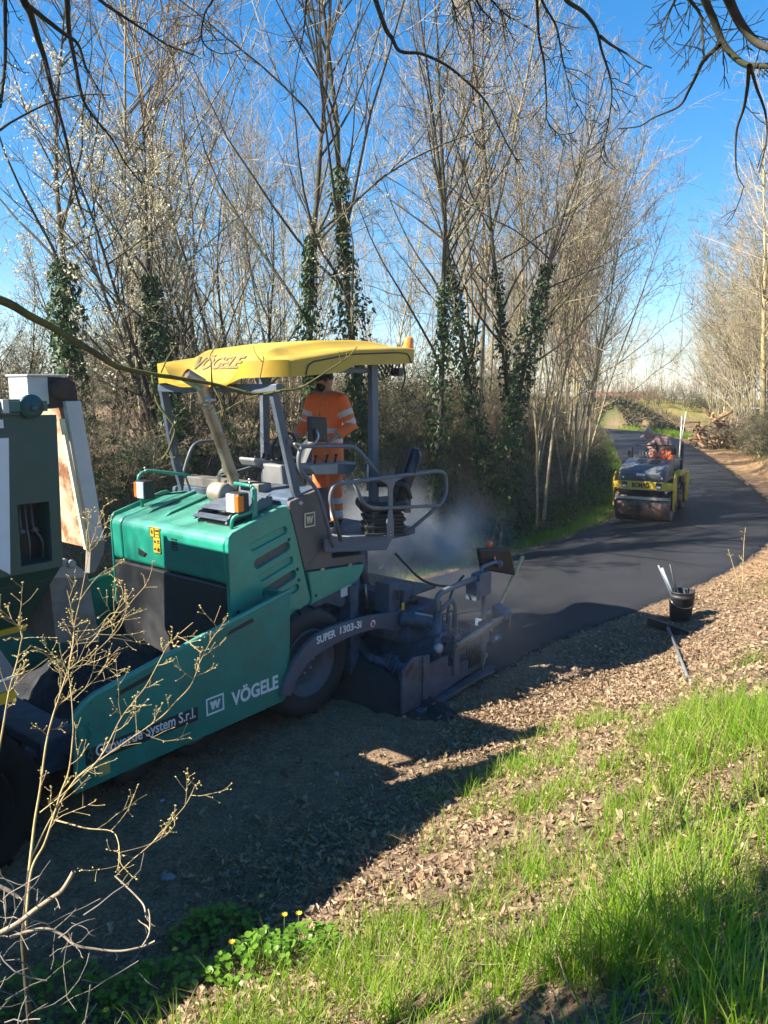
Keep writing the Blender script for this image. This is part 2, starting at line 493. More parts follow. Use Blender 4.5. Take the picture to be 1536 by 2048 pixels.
def axis_steps(lo, hi, f0, f1, fine, grow=1.13):
    a = list(np.arange(f0, f1, fine)); s = fine; p = f1
    while p < hi: a.append(p); s *= grow; p += s
    a.append(hi); s = fine; p = f0 - fine; b = []
    while p > lo: b.append(p); s *= grow; p -= s
    b.append(lo)
    return np.array(b[::-1] + a)
gx = axis_steps(-400, 420, -4.5, 10, .105, 1.10); gy = axis_steps(-300, 500, 1.5, 16, .105, 1.075)
GX, GY = np.meshgrid(gx, gy)
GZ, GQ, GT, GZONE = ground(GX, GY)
nx, ny = len(gx), len(gy)
idx = np.arange(nx * ny).reshape(ny, nx)
Fg = np.stack([idx[:-1, :-1], idx[:-1, 1:], idx[1:, 1:], idx[1:, :-1]], -1).reshape(-1, 4)

def ground_mat():
    m, nt, b, out = newmat('ground_soil')
    N, Lk = nt.nodes, nt.links
    at = N.new('ShaderNodeAttribute'); at.attribute_name = 'zone'
    sp = N.new('ShaderNodeSeparateColor'); Lk.new(at.outputs['Color'], sp.inputs[0])
    tc = N.new('ShaderNodeTexCoord')
    def nz(scale, detail=6, rough=.6):
        n = N.new('ShaderNodeTexNoise'); n.inputs['Scale'].default_value = scale; n.inputs['Detail'].default_value = detail; n.inputs['Roughness'].default_value = rough
        Lk.new(tc.outputs['Object'], n.inputs['Vector']); return n.outputs['Fac']
    def ramp(fac, *cs):
        r = N.new('ShaderNodeValToRGB')
        while len(r.color_ramp.elements) < len(cs): r.color_ramp.elements.new(.5)
        for i, c in enumerate(cs):
            r.color_ramp.elements[i].position = .3 + .4 * i / (len(cs) - 1); r.color_ramp.elements[i].color = c + (1,)
        Lk.new(fac, r.inputs[0]); return r.outputs[0]
    def mix(f, a, c):
        x = N.new('ShaderNodeMix'); x.data_type = 'RGBA'; Lk.new(f, x.inputs[0]); Lk.new(a, x.inputs[6]); Lk.new(c, x.inputs[7]); return x.outputs[2]
    fine, mid = nz(42, 8, .7), nz(7)
    litter = ramp(fine, (.07, .048, .032), (.19, .13, .085), (.34, .245, .16))
    dirt = ramp(fine, (.11, .068, .040), (.235, .155, .095), (.36, .255, .165))
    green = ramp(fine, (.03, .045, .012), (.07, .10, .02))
    clay = ramp(fine, (.16, .09, .045), (.34, .21, .11), (.48, .33, .19))
    field = ramp(nz(1.2), (.16, .15, .04), (.30, .25, .07), (.22, .22, .05))
    c = mix(sp.outputs[0], litter, dirt)
    c = mix(sp.outputs[2], c, clay)
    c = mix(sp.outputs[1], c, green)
    c = mix(at.outputs['Alpha'], c, field)
    mm = N.new('ShaderNodeMix'); mm.data_type = 'RGBA'; mm.blend_type = 'MULTIPLY'; mm.inputs[0].default_value = .6
    Lk.new(c, mm.inputs[6]); Lk.new(ramp(mid, (.5, .5, .5), (1.2, 1.2, 1.2)), mm.inputs[7])
    Lk.new(mm.outputs[2], b.inputs['Base Color'])
    b.inputs['Roughness'].default_value = .95; b.inputs['Specular IOR Level'].default_value = .15
    bp = N.new('ShaderNodeBump'); bp.inputs['Strength'].default_value = .8; bp.inputs['Distance'].default_value = .03
    Lk.new(fine, bp.inputs['Height']); Lk.new(bp.outputs[0], b.inputs['Normal'])
    return m
GROUNDM = ground_mat()
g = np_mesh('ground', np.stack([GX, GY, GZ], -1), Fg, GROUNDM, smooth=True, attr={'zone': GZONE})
tag(g, kind='structure')

def asphalt_mat():
    m, nt, b, out = newmat('fresh_asphalt')
    N, Lk = nt.nodes, nt.links
    tc = N.new('ShaderNodeTexCoord')
    n1 = N.new('ShaderNodeTexNoise'); n1.inputs['Scale'].default_value = 150; n1.inputs['Detail'].default_value = 3
    n2 = N.new('ShaderNodeTexNoise'); n2.inputs['Scale'].default_value = 1.3; n2.inputs['Detail'].default_value = 5
    v = N.new('ShaderNodeTexVoronoi'); v.inputs['Scale'].default_value = 85
    for n in (n1, n2, v): Lk.new(tc.outputs['Object'], n.inputs['Vector'])
    cr = N.new('ShaderNodeValToRGB'); cr.color_ramp.elements[0].position = .3; cr.color_ramp.elements[0].color = (.009, .009, .011, 1); cr.color_ramp.elements[1].position = .75; cr.color_ramp.elements[1].color = (.040, .041, .046, 1)
    Lk.new(n1.outputs['Fac'], cr.inputs[0])
    mm = N.new('ShaderNodeMix'); mm.data_type = 'RGBA'; mm.blend_type = 'MULTIPLY'; mm.inputs[0].default_value = .5
    c2 = N.new('ShaderNodeValToRGB'); c2.color_ramp.elements[0].position = .3; c2.color_ramp.elements[0].color = (.6, .6, .6, 1); c2.color_ramp.elements[1].position = .7; c2.color_ramp.elements[1].color = (1.2, 1.2, 1.2, 1)
    Lk.new(n2.outputs['Fac'], c2.inputs[0]); Lk.new(cr.outputs[0], mm.inputs[6]); Lk.new(c2.outputs[0], mm.inputs[7])
    Lk.new(mm.outputs[2], b.inputs['Base Color'])
    b.inputs['Roughness'].default_value = .66; b.inputs['Specular IOR Level'].default_value = .32
    bp = N.new('ShaderNodeBump'); bp.inputs['Strength'].default_value = .55; bp.inputs['Distance'].default_value = .008
    Lk.new(v.outputs['Distance'], bp.inputs['Height']); Lk.new(bp.outputs[0], b.inputs['Normal'])
    return m
ASPH = asphalt_mat()
# the mat of asphalt: from behind the screed on, with a slumped irregular edge
sel = np.where((CT > 1.55) & (CT < 75))[0]
tt = np.arange(1.62, 72, .10)
cx, cy = np.interp(tt, CT, CL[:, 0]), np.interp(tt, CT, CL[:, 1])
tx, ty = np.gradient(cx), np.gradient(cy); ln = np.hypot(tx, ty); nxx, nyy = -ty / ln, tx / ln
prof = np.array([-1.0, -1.0, -.97, -.9, -.6, -.3, 0, .3, .6, .9, .97, 1.0, 1.0])
drop = np.array([.12, .045, .012, 0, 0, 0, 0, 0, 0, 0, .012, .045, .12])
wl = HALF + .05 * (vnoise(tt, tt * 0, 1.3, 5) - .5) + .07 * (vnoise(tt, tt * 0, 4.5, 6) - .5)
wr = HALF + .07 * (vnoise(tt, tt * 0, 1.1, 7) - .5) + .09 * (vnoise(tt, tt * 0, 5.5, 8) - .5)
wr = wr + np.interp(tt, [1.6, 4, 6, 9], [.03, .05, .08, .05])
RV = []
for k in range(len(prof)):
    w_ = np.where(prof[k] > 0, wl, wr) * prof[k] + (.05 if k == len(prof) - 1 else -.05 if k == 0 else 0)
    x_, y_ = cx + nxx * w_, cy + nyy * w_
    RV.append(np.stack([x_, y_, zroad(tt) + .028 - .02 * np.minimum(1, np.abs(prof[k])) ** 2 - drop[k]], 1))
RV = np.stack(RV, 1)
n_, k_ = RV.shape[:2]
idx = np.arange(n_ * k_).reshape(n_, k_)
Fr = np.stack([idx[:-1, :-1], idx[1:, :-1], idx[1:, 1:], idx[:-1, 1:]], -1).reshape(-1, 4)
tag(np_mesh('asphalt_road', RV, Fr, ASPH, smooth=True), kind='structure')
# ------------------------------------------------------------------ asphalt paver (x back along the machine, y to its far side, z up)
pv = empty('asphalt_paver', PR, R(51), 'green and grey road paver with yellow canopy laying asphalt', 'paver')
YN, YF = .10, 1.86          # near and far side of the body
YM = (YN + YF) / 2
def mir(y): return 2 * YM - y
def slot(x0, z0, x1, z1, r, n=8):
    """stadium outline from one centre to the other"""
    a = math.atan2(z1 - z0, x1 - x0); out = []
    for k in range(n + 1):
        t = a + math.pi / 2 + math.pi * k / n; out.append((x0 + r * math.cos(t), z0 + r * math.sin(t)))
    for k in range(n + 1):
        t = a - math.pi / 2 + math.pi * k / n; out.append((x1 + r * math.cos(t), z1 + r * math.sin(t)))
    return out
def rect2(x0, z0, x1, z1): return [(x0, z0), (x1, z0), (x1, z1), (x0, z1)]

# chassis
mb = MB()
mb.box((-.60, .30, .55), (1.35, 1.66, 1.38))
mb.prism([(.22, 1.10), (1.0, 1.22), (1.0, 1.02), (.72, .93), (.5, 1.02), (.2, 1.0)], 'y', YN + .02, .32)
mb.box((-2.0, .55, .34), (-.5, 1.40, .55))
ch = mb.build('chassis', ANTHD, pv, .01)
mb = MB().box((.70, YN + .004, 1.04), (.86, YN + .018, 1.14)); st = mb.build('data_plate', pbr('plate_silver', (.6, .62, .62), .4), ch)
# engine hood: front cowl with rounded top edge
hp = [(-.66, 1.43), (-.695, 1.46), (-.705, 1.78)] + [(-.705 + .09 * (1 - math.cos(a)), 1.78 + .09 * math.sin(a)) for a in np.linspace(.2, math.pi / 2, 6)] + [(.22, 2.075), (.22, 1.43)]
MB().prism(hp, 'y', YN + .055, 1.685).build('hood', TEAL, pv, .022, 3)
MB().prism(hp, 'y', 1.697, YF).build('hood_side', TEAL, pv, .03, 3)
# raised ribs on the hood top
mb = MB()
for y in (.62, 1.22, 1.5):
    mb.prism([(-.52, 1.895), (.12, 2.055), (.12, 2.085), (-.46, 1.935)], 'y', y, y + .05)
mb.build('hood_rib', TEAL, pv, .012)
# notch handle and little louvres on the front
mb = MB().prism([(1.29, 1.565), (1.41, 1.60), (1.41, 1.535), (1.33, 1.53)], 'x', -.709, -.69); mb.build('hood_latch', BLACK, pv)
for k in range(5):
    MB().box((-.712, .80, 1.655 + k * .024), (-.69, .885, 1.664 + k * .024)).build('louvre', BLACK, pv)
# warning labels
def pict(name, y0, y1, z0, z1, shape):
    b_ = MB().box((-.711, y0, z0), (-.706, y1, z1)).build(name, LABELY, pv)
    mb = MB(); w_ = y1 - y0; h_ = z1 - z0; x_ = -.7125
    def P(u, v): return (y1 - u * w_, z0 + v * h_)      # u runs left to right as seen from the front
    for tri in shape:
        mb.prism([P(*p) for p in tri], 'x', x_ - .0012, x_)
    mb.build('label_print', LABELB, b_)
frame = lambda u0, v0, u1, v1, t=.03: [[(u0, v0), (u1, v0), (u1, v0 + t), (u0, v0 + t)], [(u0, v1 - t), (u1, v1 - t), (u1, v1), (u0, v1)], [(u0, v0 + t), (u0 + t, v0 + t), (u0 + t, v1 - t), (u0, v1 - t)], [(u1 - t, v0 + t), (u1, v0 + t), (u1, v1 - t), (u1 - t, v1 - t)]]
tri_ = lambda u, v, s: [[(u - s, v - s * .8), (u + s, v - s * .8), (u + s * .8, v - s * .55), (u - s * .8, v - s * .55)], [(u - s, v - s * .8), (u - s * .7, v - s * .8), (u + .12 * s, v + s), (u - .12 * s, v + s)], [(u + s, v - s * .8), (u + .12 * s, v + s), (u - .12 * s, v + s), (u + s * .7, v - s * .8)], [(u - .08 * s, v - .4 * s), (u + .08 * s, v - .4 * s), (u + .1 * s, v + .35 * s), (u - .1 * s, v + .35 * s)]]
pict('warning_label', 1.055, 1.21, 1.735, 1.83, frame(.04, .04, .47, .96) + frame(.5, .04, .97, .96) + [[(.2, .35), (.3, .3), (.34, .55), (.26, .75), (.18, .55)], [(.58, .62), (.8, .58), (.92, .7), (.85, .82), (.6, .78)], [(.6, .3), (.9, .3), (.9, .38), (.6, .38)]])
pict('warning_label', 1.055, 1.155, 1.665, 1.732, tri_(.27, .5, .2) + [[(.55, .3), (.92, .3), (.92, .42), (.55, .42)], [(.6, .55), (.85, .5), (.95, .72), (.62, .75)]])
pict('warning_label', 1.055, 1.155, 1.595, 1.662, tri_(.27, .5, .2) + [[(.58, .25), (.9, .2), (.95, .6), (.75, .8), (.6, .6)]])
# lower grey front panel
mb = MB().prism([(-.69, .62), (-.70, 1.425), (-.62, 1.425), (-.58, .62)], 'y', YN + .06, YF - .01); mb.build('front_panel', pbr('front_panel_grey', (.024, .026, .031), .5, var=.25, dust=.4, rvar=.2), pv, .015)
# near side panel with slots
sp_out = [(-.69, .95), (-.702, 1.80), (-.69, 1.862), (-.655, 1.893), (-.10, 2.043), (-.03, 2.045), (.012, 2.02), (.075, 1.82), (.265, 1.13), (.255, 1.09), (.13, 1.045), (.04, .985), (-.06, .86), (-.15, .80)]
rows = [(-.43, 1.735, -.055, 1.825, .036), (-.375, 1.575, -.03, 1.672, .043), (-.33, 1.445, .012, 1.535, .036), (-.29, 1.30, .045, 1.395, .043), (-.25, 1.19, .085, 1.262, .034)]
sidep = holed_panel('side_panel', TEAL, pv, sp_out, [slot(*r_) for r_ in rows], YN, YN + .05, .009)
for k, r_ in enumerate(rows):
    if k in (0, 2, 4): MB().prism(slot(*r_[:4], r_[4] + .012), 'y', YN + .028, YN + .045).build('recess', TEAL, sidep, 0)
    else: MB().prism(slot(*r_[:4], r_[4] + .012), 'y', YN + .040, YN + .048).build('vent_mesh', pbr('vent_grey', (.13, .10, .085), .7, var=.4, scale=60, bump=.3, bscale=150), sidep)
for (x, z) in ((.0, 1.735), (.10, 1.44), (.115, 1.335), (-.62, 1.2)):
    MB().lathe([(.0, -.004), (.016, -.004), (.016, .01)], (x, YN - .001, z), n=14).build('bolt', BLACK, sidep)
holed_panel('side_panel', TEAL, pv, sp_out, [], YF + .001, YF + .03, .01)
MB().prism([(-.60, .9), (-.60, 1.5), (.2, 1.5), (.2, .9)], 'y', YN + .06, YN + .10).build('engine_bay', BLACK, pv)
# grey rear panel with the badge
gp = [(.02, 2.04), (.03, 2.078), (.375, 2.148), (.40, 2.12), (.56, 1.70), (.58, 1.46), (1.06, 1.42), (1.06, 1.342), (.245, 1.402), (.205, 1.402)]
holed_panel('rear_side_panel', pbr('warm_grey_paint', (.098, .085, .088), .5, var=.12, dust=.35), pv, gp, [], YN + .004, YN + .05, .008)
holed_panel('rear_side_panel', ANTH, pv, gp, [], YF - .05, YF, .008)
bd = MB().prism(rect2(.198, 1.815, .338, 1.952), 'y', YN - .004, YN + .004).build('badge', pbr('badge_grey', (.14, .115, .10), .5), pv)
mb = MB()
for a_, b_ in (((.198, 1.815), (.338, 1.827)), ((.198, 1.94), (.338, 1.952)), ((.198, 1.827), (.21, 1.94)), ((.326, 1.827), (.338, 1.94))):
    mb.box((a_[0], YN - .009, a_[1]), (b_[0], YN - .0045, b_[1]))
def wshape(mb, x0, z0, w_, h_, y0, y1, t=.17):
    """emblem: a W of four slanting strokes, the last one longer"""
    P = lambda u, v: (x0 + u * w_, z0 + v * h_)
    for a, b, top in ((0, .22, 1), (.36, .22, .95), (.5, .72, 1), (1.0, .72, 1.0)):
        mb.prism([P(b - t * .45, 0), P(b + t * .45, 0), P(a + t * .5, top), P(a - t * .5, top)], 'y', y0, y1)
wshape(mb, .232, 1.85, .072, .066, YN - .0085, YN - .0042, .24)
mb.build('emblem', CREAM, bd)
MB().lathe([(.0, -.012), (.02, -.012), (.028, 0), (.028, .006)], (.165, YN + .003, 2.05), n=16).build('fuel_cap', STEEL, pv)
# lower teal strip
tl = [(.235, 1.385), (1.05, 1.325), (1.02, 1.25), (.94, 1.168), (.86, 1.148), (.262, 1.06), (.285, 1.12)]
holed_panel('lower_side_panel', TEAL, pv, tl, [], YN - .006, YN + .05, .012)
MB().lathe([(.0, -.004), (.016, -.004), (.016, .01)], (.335, YN - .007, 1.14), n=14).build('bolt', BLACK, pv)
for x, z in ((.40, 1.378), (.80, 1.349)):
    MB().box((x, YN - .012, z - .006), (x + .05, YN - .0065, z + .012)).build('hinge', STEEL, pv)
holed_panel('lower_side_panel', TEAL, pv, tl, [], YF, YF + .02, .012)
# top deck behind the hood: dirty cowl, silencer, louvred grille
MB().prism([(.05, 2.03), (.05, 2.10), (.40, 2.17), (.42, 2.10), (.42, 1.9), (.1, 1.9)], 'y', YN + .055, YF - .05).build('cowl', ANTHD, pv, .012)
MB().box((.05, .55, 2.10), (.22, 1.75, 2.20)).build('cowl_box', pbr('dusty_grey', (.17, .16, .14), .7, var=.3, dust=.7), pv, .012)
gr = MB().prism([(-.55, 1.925), (-.50, 2.00), (-.08, 2.115), (.0, 2.115), (.0, 2.02)], 'y', .30, .33).prism([(-.55, 1.925), (-.50, 2.00), (-.08, 2.115), (.0, 2.115), (.0, 2.02)], 'y', .745, .775).build('air_grille', ANTH, pv, .008)
MB().prism([(-.50, 1.925), (-.0, 2.045), (-.0, 2.02), (-.5, 1.90)], 'y', .31, .76).build('grille_floor', BLACK, gr)
for k in range(6):
    x = -.545 + k * .092; z = 1.945 + .24 * (x + .55) + (.05 if k else .005)
    MB().prism([(x, z), (x + .062, z + .024), (x + .062, z + .036), (x, z + .012)], 'y', .30, .775).build('grille_slat', ANTH, gr, .003)
# exhaust
ey = .80
ex = MB().lathe([(.0, -.10), (.085, -.10), (.10, -.07), (.10, .07), (.085, .10), (.0, .10)], (-.17, ey + .04, 2.12), n=18).build('silencer', pbr('dusty_steel', (.33, .29, .23), .6, metal=.5, var=.3, dust=.6, dustcol=(.4, .33, .24)), pv)
ep = fillet([(-.06, ey, 2.10), (-.03, ey, 2.22), (-.355, ey, 3.055), (-.36, ey, 3.12), (-.50, ey + .03, 3.20)], .10, 6)
MB().tube(ep, .055, 16).build('exhaust_pipe', PIPE, pv)
e1, e0 = Vector(ep[-1]), Vector(ep[-2]); ed = (e1 - e0).normalized()
MB().tube([e1 - ed * .16, e1 + ed * .02], .063, 16, caps=False).build('exhaust_tip', PIPE, pv)
MB().tube([e1 - ed * .05, e1 - ed * .04], .06, 16).build('pipe_bore', BLACK, pv)
MB().box((-.335, ey - .07, 2.98), (-.27, ey + .07, 3.0)).tube([(-.31, ey, 2.95), (-.325, ey, 3.02)], .064, 16).build('pipe_clamp', STEEL, pv)
MB().box((-.10, ey + .05, 2.30), (-.05, ey + .09, 2.48)).build('pipe_bracket', PIPE, pv)
MB().tube(fillet([(.0, ey + .25, 2.10), (.0, ey + .27, 2.28), (-.02, ey + .13, 2.33)], .08), .016, 8).build('heat_shield_rod', STEEL, pv)
# headlamps with their guard frames
def lamp(y, outward):
    s_ = outward        # -1 near, 1 far
    lx = -.50
    body = MB().box((lx, y - .085, 2.02), (lx + .12, y + .085, 2.20)).build('headlamp', BLACK, pv, .015)
    MB().box((lx - .012, y - .075 + (.04 if s_ < 0 else 0), 2.03), (lx + .006, y + .075 - (0.04 if s_ > 0 else 0), 2.19)).build('lens', GLASS_L, body, .008)
    if s_ < 0: MB().box((lx - .010, y - .086, 2.035), (lx + .06, y - .038, 2.185)).build('turn_signal', AMBER, body, .01)
    else: MB().box((lx - .010, y + .038, 2.035), (lx + .06, y + .086, 2.185)).build('turn_signal', AMBER, body, .01)
    yo = y + s_ * .11
    if s_ > 0: path = [(lx + .10, yo, 1.90), (lx + .06, yo, 2.235), (lx + .16, yo, 2.285), (lx + .62, yo - .12, 2.20), (lx + .66, yo - .13, 2.02)]
    else: path = [(lx - .03, yo + .10, 1.90), (lx - .03, yo + .08, 2.00), (lx + .14, yo, 2.03), (lx + .16, yo, 2.25), (lx + .14, yo + .24, 2.262)]
    MB().tube(fillet(path, .06), .016, 10).build('lamp_guard', TEAL, pv)
    if s_ < 0: MB().box((lx + .13, yo - .004, 1.93), (lx + .185, yo + .012, 2.23)).build('guard_plate', TEAL, pv, .004)
    if s_ > 0: MB().tube([(lx + .07, yo, 2.02), (lx + .55, yo - .12, 2.035)], .009, 6).build('guard_bar', BLACK, pv)
    MB().ball((lx + .13, yo - s_ * .03, 2.31), .014).tube([(lx + .13, yo - s_ * .03, 2.25), (lx + .13, yo - s_ * .03, 2.30)], .006, 6).build('lamp_screw', STEEL, pv)
lamp(.27, -1); lamp(1.66, 1)
# hopper floor, chutes, push roller
MB().box((-2.05, .2, .42), (-.70, 1.75, .50)).build('hopper_floor', ANTHD, pv)
MB().tube([(-2.42, .25, .48), (-2.42, 1.70, .48)], .09, 14).build('push_roller', ANTHD, pv)
MB().box((-2.36, .2, .36), (-2.05, 1.75, .62)).build('push_beam', ANTHD, pv, .02)
# hopper wings
def wing(y0, far=False):
    f = -1 if far else 1
    Y = lambda a: mir(y0 + a) if far else y0 + a
    outer = [(-2.285, .305), (-2.262, .80), (-2.235, .87), (-2.17, .925), (-2.09, .965), (-.19, 1.318), (-.165, 1.325), (-.19, 1.20), (-.262, .36), (-.30, .335)]
    slots_ = [[(-1.93, .93), (-1.60, .985), (-1.62, .945), (-1.90, .90)]] if not far else []
    pl = holed_panel('hopper_wing', TEALD, pv, outer, [], min(Y(0), Y(.022)), max(Y(0), Y(.022)), .006)
    # rolled top edge
    MB().tube([(p[0], Y(.02), p[1]) for p in [(-2.262, .78), (-2.235, .87), (-2.17, .928), (-2.09, .968), (-1.2, 1.137), (-.165, 1.328)]], .024, 8).build('wing_rim', TEAL, pl)
    # back wall and sloping inner bottom
    bw = MB().hexa([(-.22, Y(.022), .40), (-.20, Y(.022), .40), (-.27, Y(.62), .62), (-.29, Y(.62), .62), (-.185, Y(.022), 1.30), (-.165, Y(.022), 1.30), (-.50, Y(.55), 1.42), (-.52, Y(.55), 1.42)]); bw.build('wing_back', TEALD, pl, .004)
    MB().hexa([(-2.2, Y(.022), .36), (-.25, Y(.022), .36), (-.35, Y(.62), .50), (-2.1, Y(.62), .50), (-2.2, Y(.022), .385), (-.25, Y(.022), .385), (-.35, Y(.62), .53), (-2.1, Y(.62), .53)]).build('wing_floor', ANTHD, pl)
    if not far:
        for a, b in (((-1.93, .905), (-1.62, .965)), ((-.90, 1.10), (-.62, 1.15))):
            MB().prism([(a[0], a[1]), (b[0], b[1]), (b[0] - .01, b[1] + .035), (a[0] + .02, a[1] + .035)], 'y', y0 - .004, y0 + .0).build('grip_slot', BLACK, pl)
        # chain and label at the front
        mb = MB()
        for k in range(12):
            z = .78 - k * .038
            mb.lathe([(.017, -.004), (.021, 0), (.017, .004), (.013, 0)], (-2.16 + .004 * math.sin(k), y0 - .012, z), axis=(1, 0, 0) if k % 2 else (0, 1, 0), n=10, closed=True)
        mb.build('chain', TEALD, pl)
        MB().box((-2.245, y0 - .02, .60), (-2.20, y0 + .03, .78)).build('hinge_block', TEALD, pl, .008)
        MB().box((-2.10, y0 - .003, .36), (-2.01, y0 - .0005, .46)).build('small_label', pbr('faded_yellow', (.42, .36, .12), .6), pl)
        st = MB().prism([(-2.19, .487), (-1.23, .487), (-1.23, .598), (-2.19, .598)], 'y', y0 - .0045, y0 - .001).build('name_strip', pbr('strip_black', (.025, .025, .028), .45), pl)
        text_obj('lettering', 'Geoverde System S.r.l.', WHITE, st, .12, (-2.115, y0 - .0045, .522), (1, 0, 0), (0, 0, 1), .0016, .86)
        text_obj('lettering', 'VÖGELE', WHITE, pl, .165, (-.885, y0, .487), (1, 0, 0), (0, 0, 1), .005, .525)
        mb = MB()
        x0, x1, z0, z1 = -1.145, -.965, .487, .632
        for a_, b_ in (((x0, z0), (x1, z0 + .014)), ((x0, z1 - .014), (x1, z1)), ((x0, z0 + .014), (x0 + .014, z1 - .014)), ((x1 - .014, z0 + .014), (x1, z1 - .014))):
            mb.box((a_[0], y0 - .0045, a_[1]), (b_[0], y0 - .001, b_[1]))
        wshape(mb, x0 + .05, z0 + .037, .085, .07, y0 - .0045, y0 - .001, .26)
        mb.build('emblem', WHITE, pl)
    return pl
wing(-.10); wing(-.10, True)
DARKT = pbr('shaded_tyre_rim', (.007, .007, .007), .85, var=.3, spec=.2)  # truck tyres and rims: deep shade put into one near-black colour
# wheels
def wheel(x, y, r, w_, rr, near=True, parent=pv, name='rear_wheel'):
    """lathe tyre + dished rim; y is the outer face; near wheels face -y"""
    d = 1 if near else -1
    root = MB().lathe([(rr, .05), (rr + .03, .02), (r * .86, .0), (r * .95, .02), (r, .075), (r + .004, w_ * .5), (r, w_ - .075), (r * .95, w_ - .02), (r * .86, w_), (rr, w_ - .03)], (x, y, r), axis=(0, d, 0), n=48)
    # tread lugs
    n = 36
    for k in range(n):
        a = 2 * math.pi * k / n
        M = Matrix.Translation((x, y + d * (.03 if k % 2 else w_ * .52), r)) @ Matrix.Rotation(a, 4, 'Y')
        root.box((-.018, min(0, d * w_ * .43), r - .02), (.026, max(0, d * w_ * .43), r + .012), M)
    tyre = root.build(name, DARKT if name == 'truck_wheel' else RUBBER, parent)
    MB().lathe([(rr + .015, .045), (rr + .012, .02), (rr - .01, .02), (rr - .015, .05), (rr - .05, .06), (rr - .065, .075), (rr - .09, .075), (rr - .10, .15), (.16, .17), (.155, .11), (.12, .10), (.0, .10)], (x, y, r), axis=(0, d, 0), n=40).build('rim', DARKT if name == 'truck_wheel' else RIM, tyre)
    mb = MB()
    for k in range(8):
        a = 2 * math.pi * k / 8
        mb.lathe([(.0, -.02), (.014, -.02), (.014, .02)], (x + .115 * math.cos(a), y + d * .11, r + .115 * math.sin(a)), axis=(0, d, 0), n=6)
    mb.build('wheel_nut', STEEL, tyre)
    return tyre
wheel(.17, .0, .525, .36, .315, True); wheel(.17, mir(.0), .525, .36, .315, False)
for x in (-1.02, -1.62):
    wheel(x, .22, .27, .26, .16, True, name='front_wheel'); wheel(x, mir(.22), .27, .26, .16, False, name='front_wheel')
# tow arm with lettering
def arm_poly(x0):
    top = [(-.36, .42), (-.30, .55), (-.20, .68), (-.06, .79), (.08, .855), (.25, .885), (.60, .885), (.96, .850), (1.36, .79)]
    bot = [(1.36, .58), (.96, .705), (.60, .725), (.40, .712), (.20, .69), (.05, .655), (-.10, .575), (-.20, .47), (-.25, .38)]
    return top + bot
for far in (False, True):
    y0 = -.15 if not far else mir(-.15) - .05
    ar = MB().prism(arm_poly(0), 'y', y0, y0 + .05).build('tow_arm', ANTH, pv, .008)
    if not far:
        text_obj('lettering', 'SUPER', WHITE, ar, .1, (.085, y0, .775), (1, -0, .05), (-.05, 0, 1), .0022, .255)
        text_obj('lettering', '1303-3i', WHITE, ar, .1, (.40, y0, .792), (1, 0, -.03), (.03, 0, 1), .0022, .31)
        sg = MB().lathe([(.0, -.003), (.046, -.003), (.046, .001)], (.885, y0 - .001, .775), n=28).build('prohibition_sign', RED, ar)
        MB().lathe([(.0, -.0045), (.037, -.0045), (.037, -.003)], (.885, y0 - .001, .775), n=28).build('sign_face', WHITE, sg)
        mb = MB(); y1 = y0 - .007
        M = Matrix.Translation((.885, 0, .775)) @ Matrix.Rotation(R(45), 4, 'Y')
        mb.box((-.038, y1, -.005), (.038, y1 + .0012, .005), M)
        mb.build('sign_bar', RED, sg)
        mb = MB(); mb.prism([(.865, .755), (.90, .752), (.905, .785), (.885, .80), (.868, .79)], 'y', y1 + .0006, y1 + .0014); mb.prism([(.878, .765), (.892, .763), (.894, .778), (.88, .78)], 'y', y1 - .0004, y1 + .0005); mb.build('sign_print', ANTH, sg)
# guide column, cylinder, auger tunnel
MB().box((.80, YN - .03, .08), (.93, YN + .10, 1.13)).build('guide_column', ANTHD, pv, .01)
MB().box((.945, YN + .0, .15), (.955, YN + .05, 1.12)).build('guide_rod', STEEL, pv)
MB().tube([(1.10, YN + .12, 1.52), (1.18, YN + .1, 1.08)], .045, 12).build('lift_cylinder', ANTH, pv)
MB().tube([(1.175, YN + .1, 1.1), (1.20, YN + .08, .80)], .014, 10).build('cylinder_rod', STEEL, pv)
MB().prism([(.95, .18), (1.02, .52), (1.20, .44), (1.36, .30), (1.36, .22), (1.15, .12)], 'y', YN + .15, YN + .17).build('auger_plate', ANTHD, pv)
mb = MB()
for k in range(60):
    y = -.5 + k * .05; a = k * .7
    mb.box((1.05, y, .20), (1.05 + .14, y + .012, .34), Matrix.Translation((1.1, 0, .3)) @ Matrix.Rotation(a, 4, 'Y') @ Matrix.Translation((-1.1, 0, -.3)))
mb.tube([(1.1, -.55, .3), (1.1, 2.5, .3)], .05, 10).build('auger', ANTHD, pv)
MB().box((1.0, YN + .2, .45), (1.30, YF - .2, 1.0)).build('tunnel_housing', ANTHD, pv, .02)
# rear hydraulics under the deck: hoses and boxes
mb = MB()
for k in range(7):
    y = .35 + k * .16
    mb.tube(fillet([(1.2, y, 1.35), (1.38 + .03 * (k % 3), y + .02, 1.25), (1.42, y + .05, 1.02), (1.5, y, .9)], .1), .013, 6)
mb.build('hydraulic_hose', BLACK, pv)
MB().lathe([(.0, -.01), (.07, -.01), (.075, 0), (.075, .16), (.0, .16)], (1.22, YN + .32, 1.18), axis=(.3, 1, 0), n=16).build('horn', BLACK, pv)
MB().box((1.21, YN + .28, 1.10), (1.26, YN + .42, 1.24), Matrix.Translation((0, 0, 0)) @ Matrix.Rotation(R(0), 4, 'X')).build('blue_tag', pbr('blue_plastic', (.03, .07, .25), .4), pv)
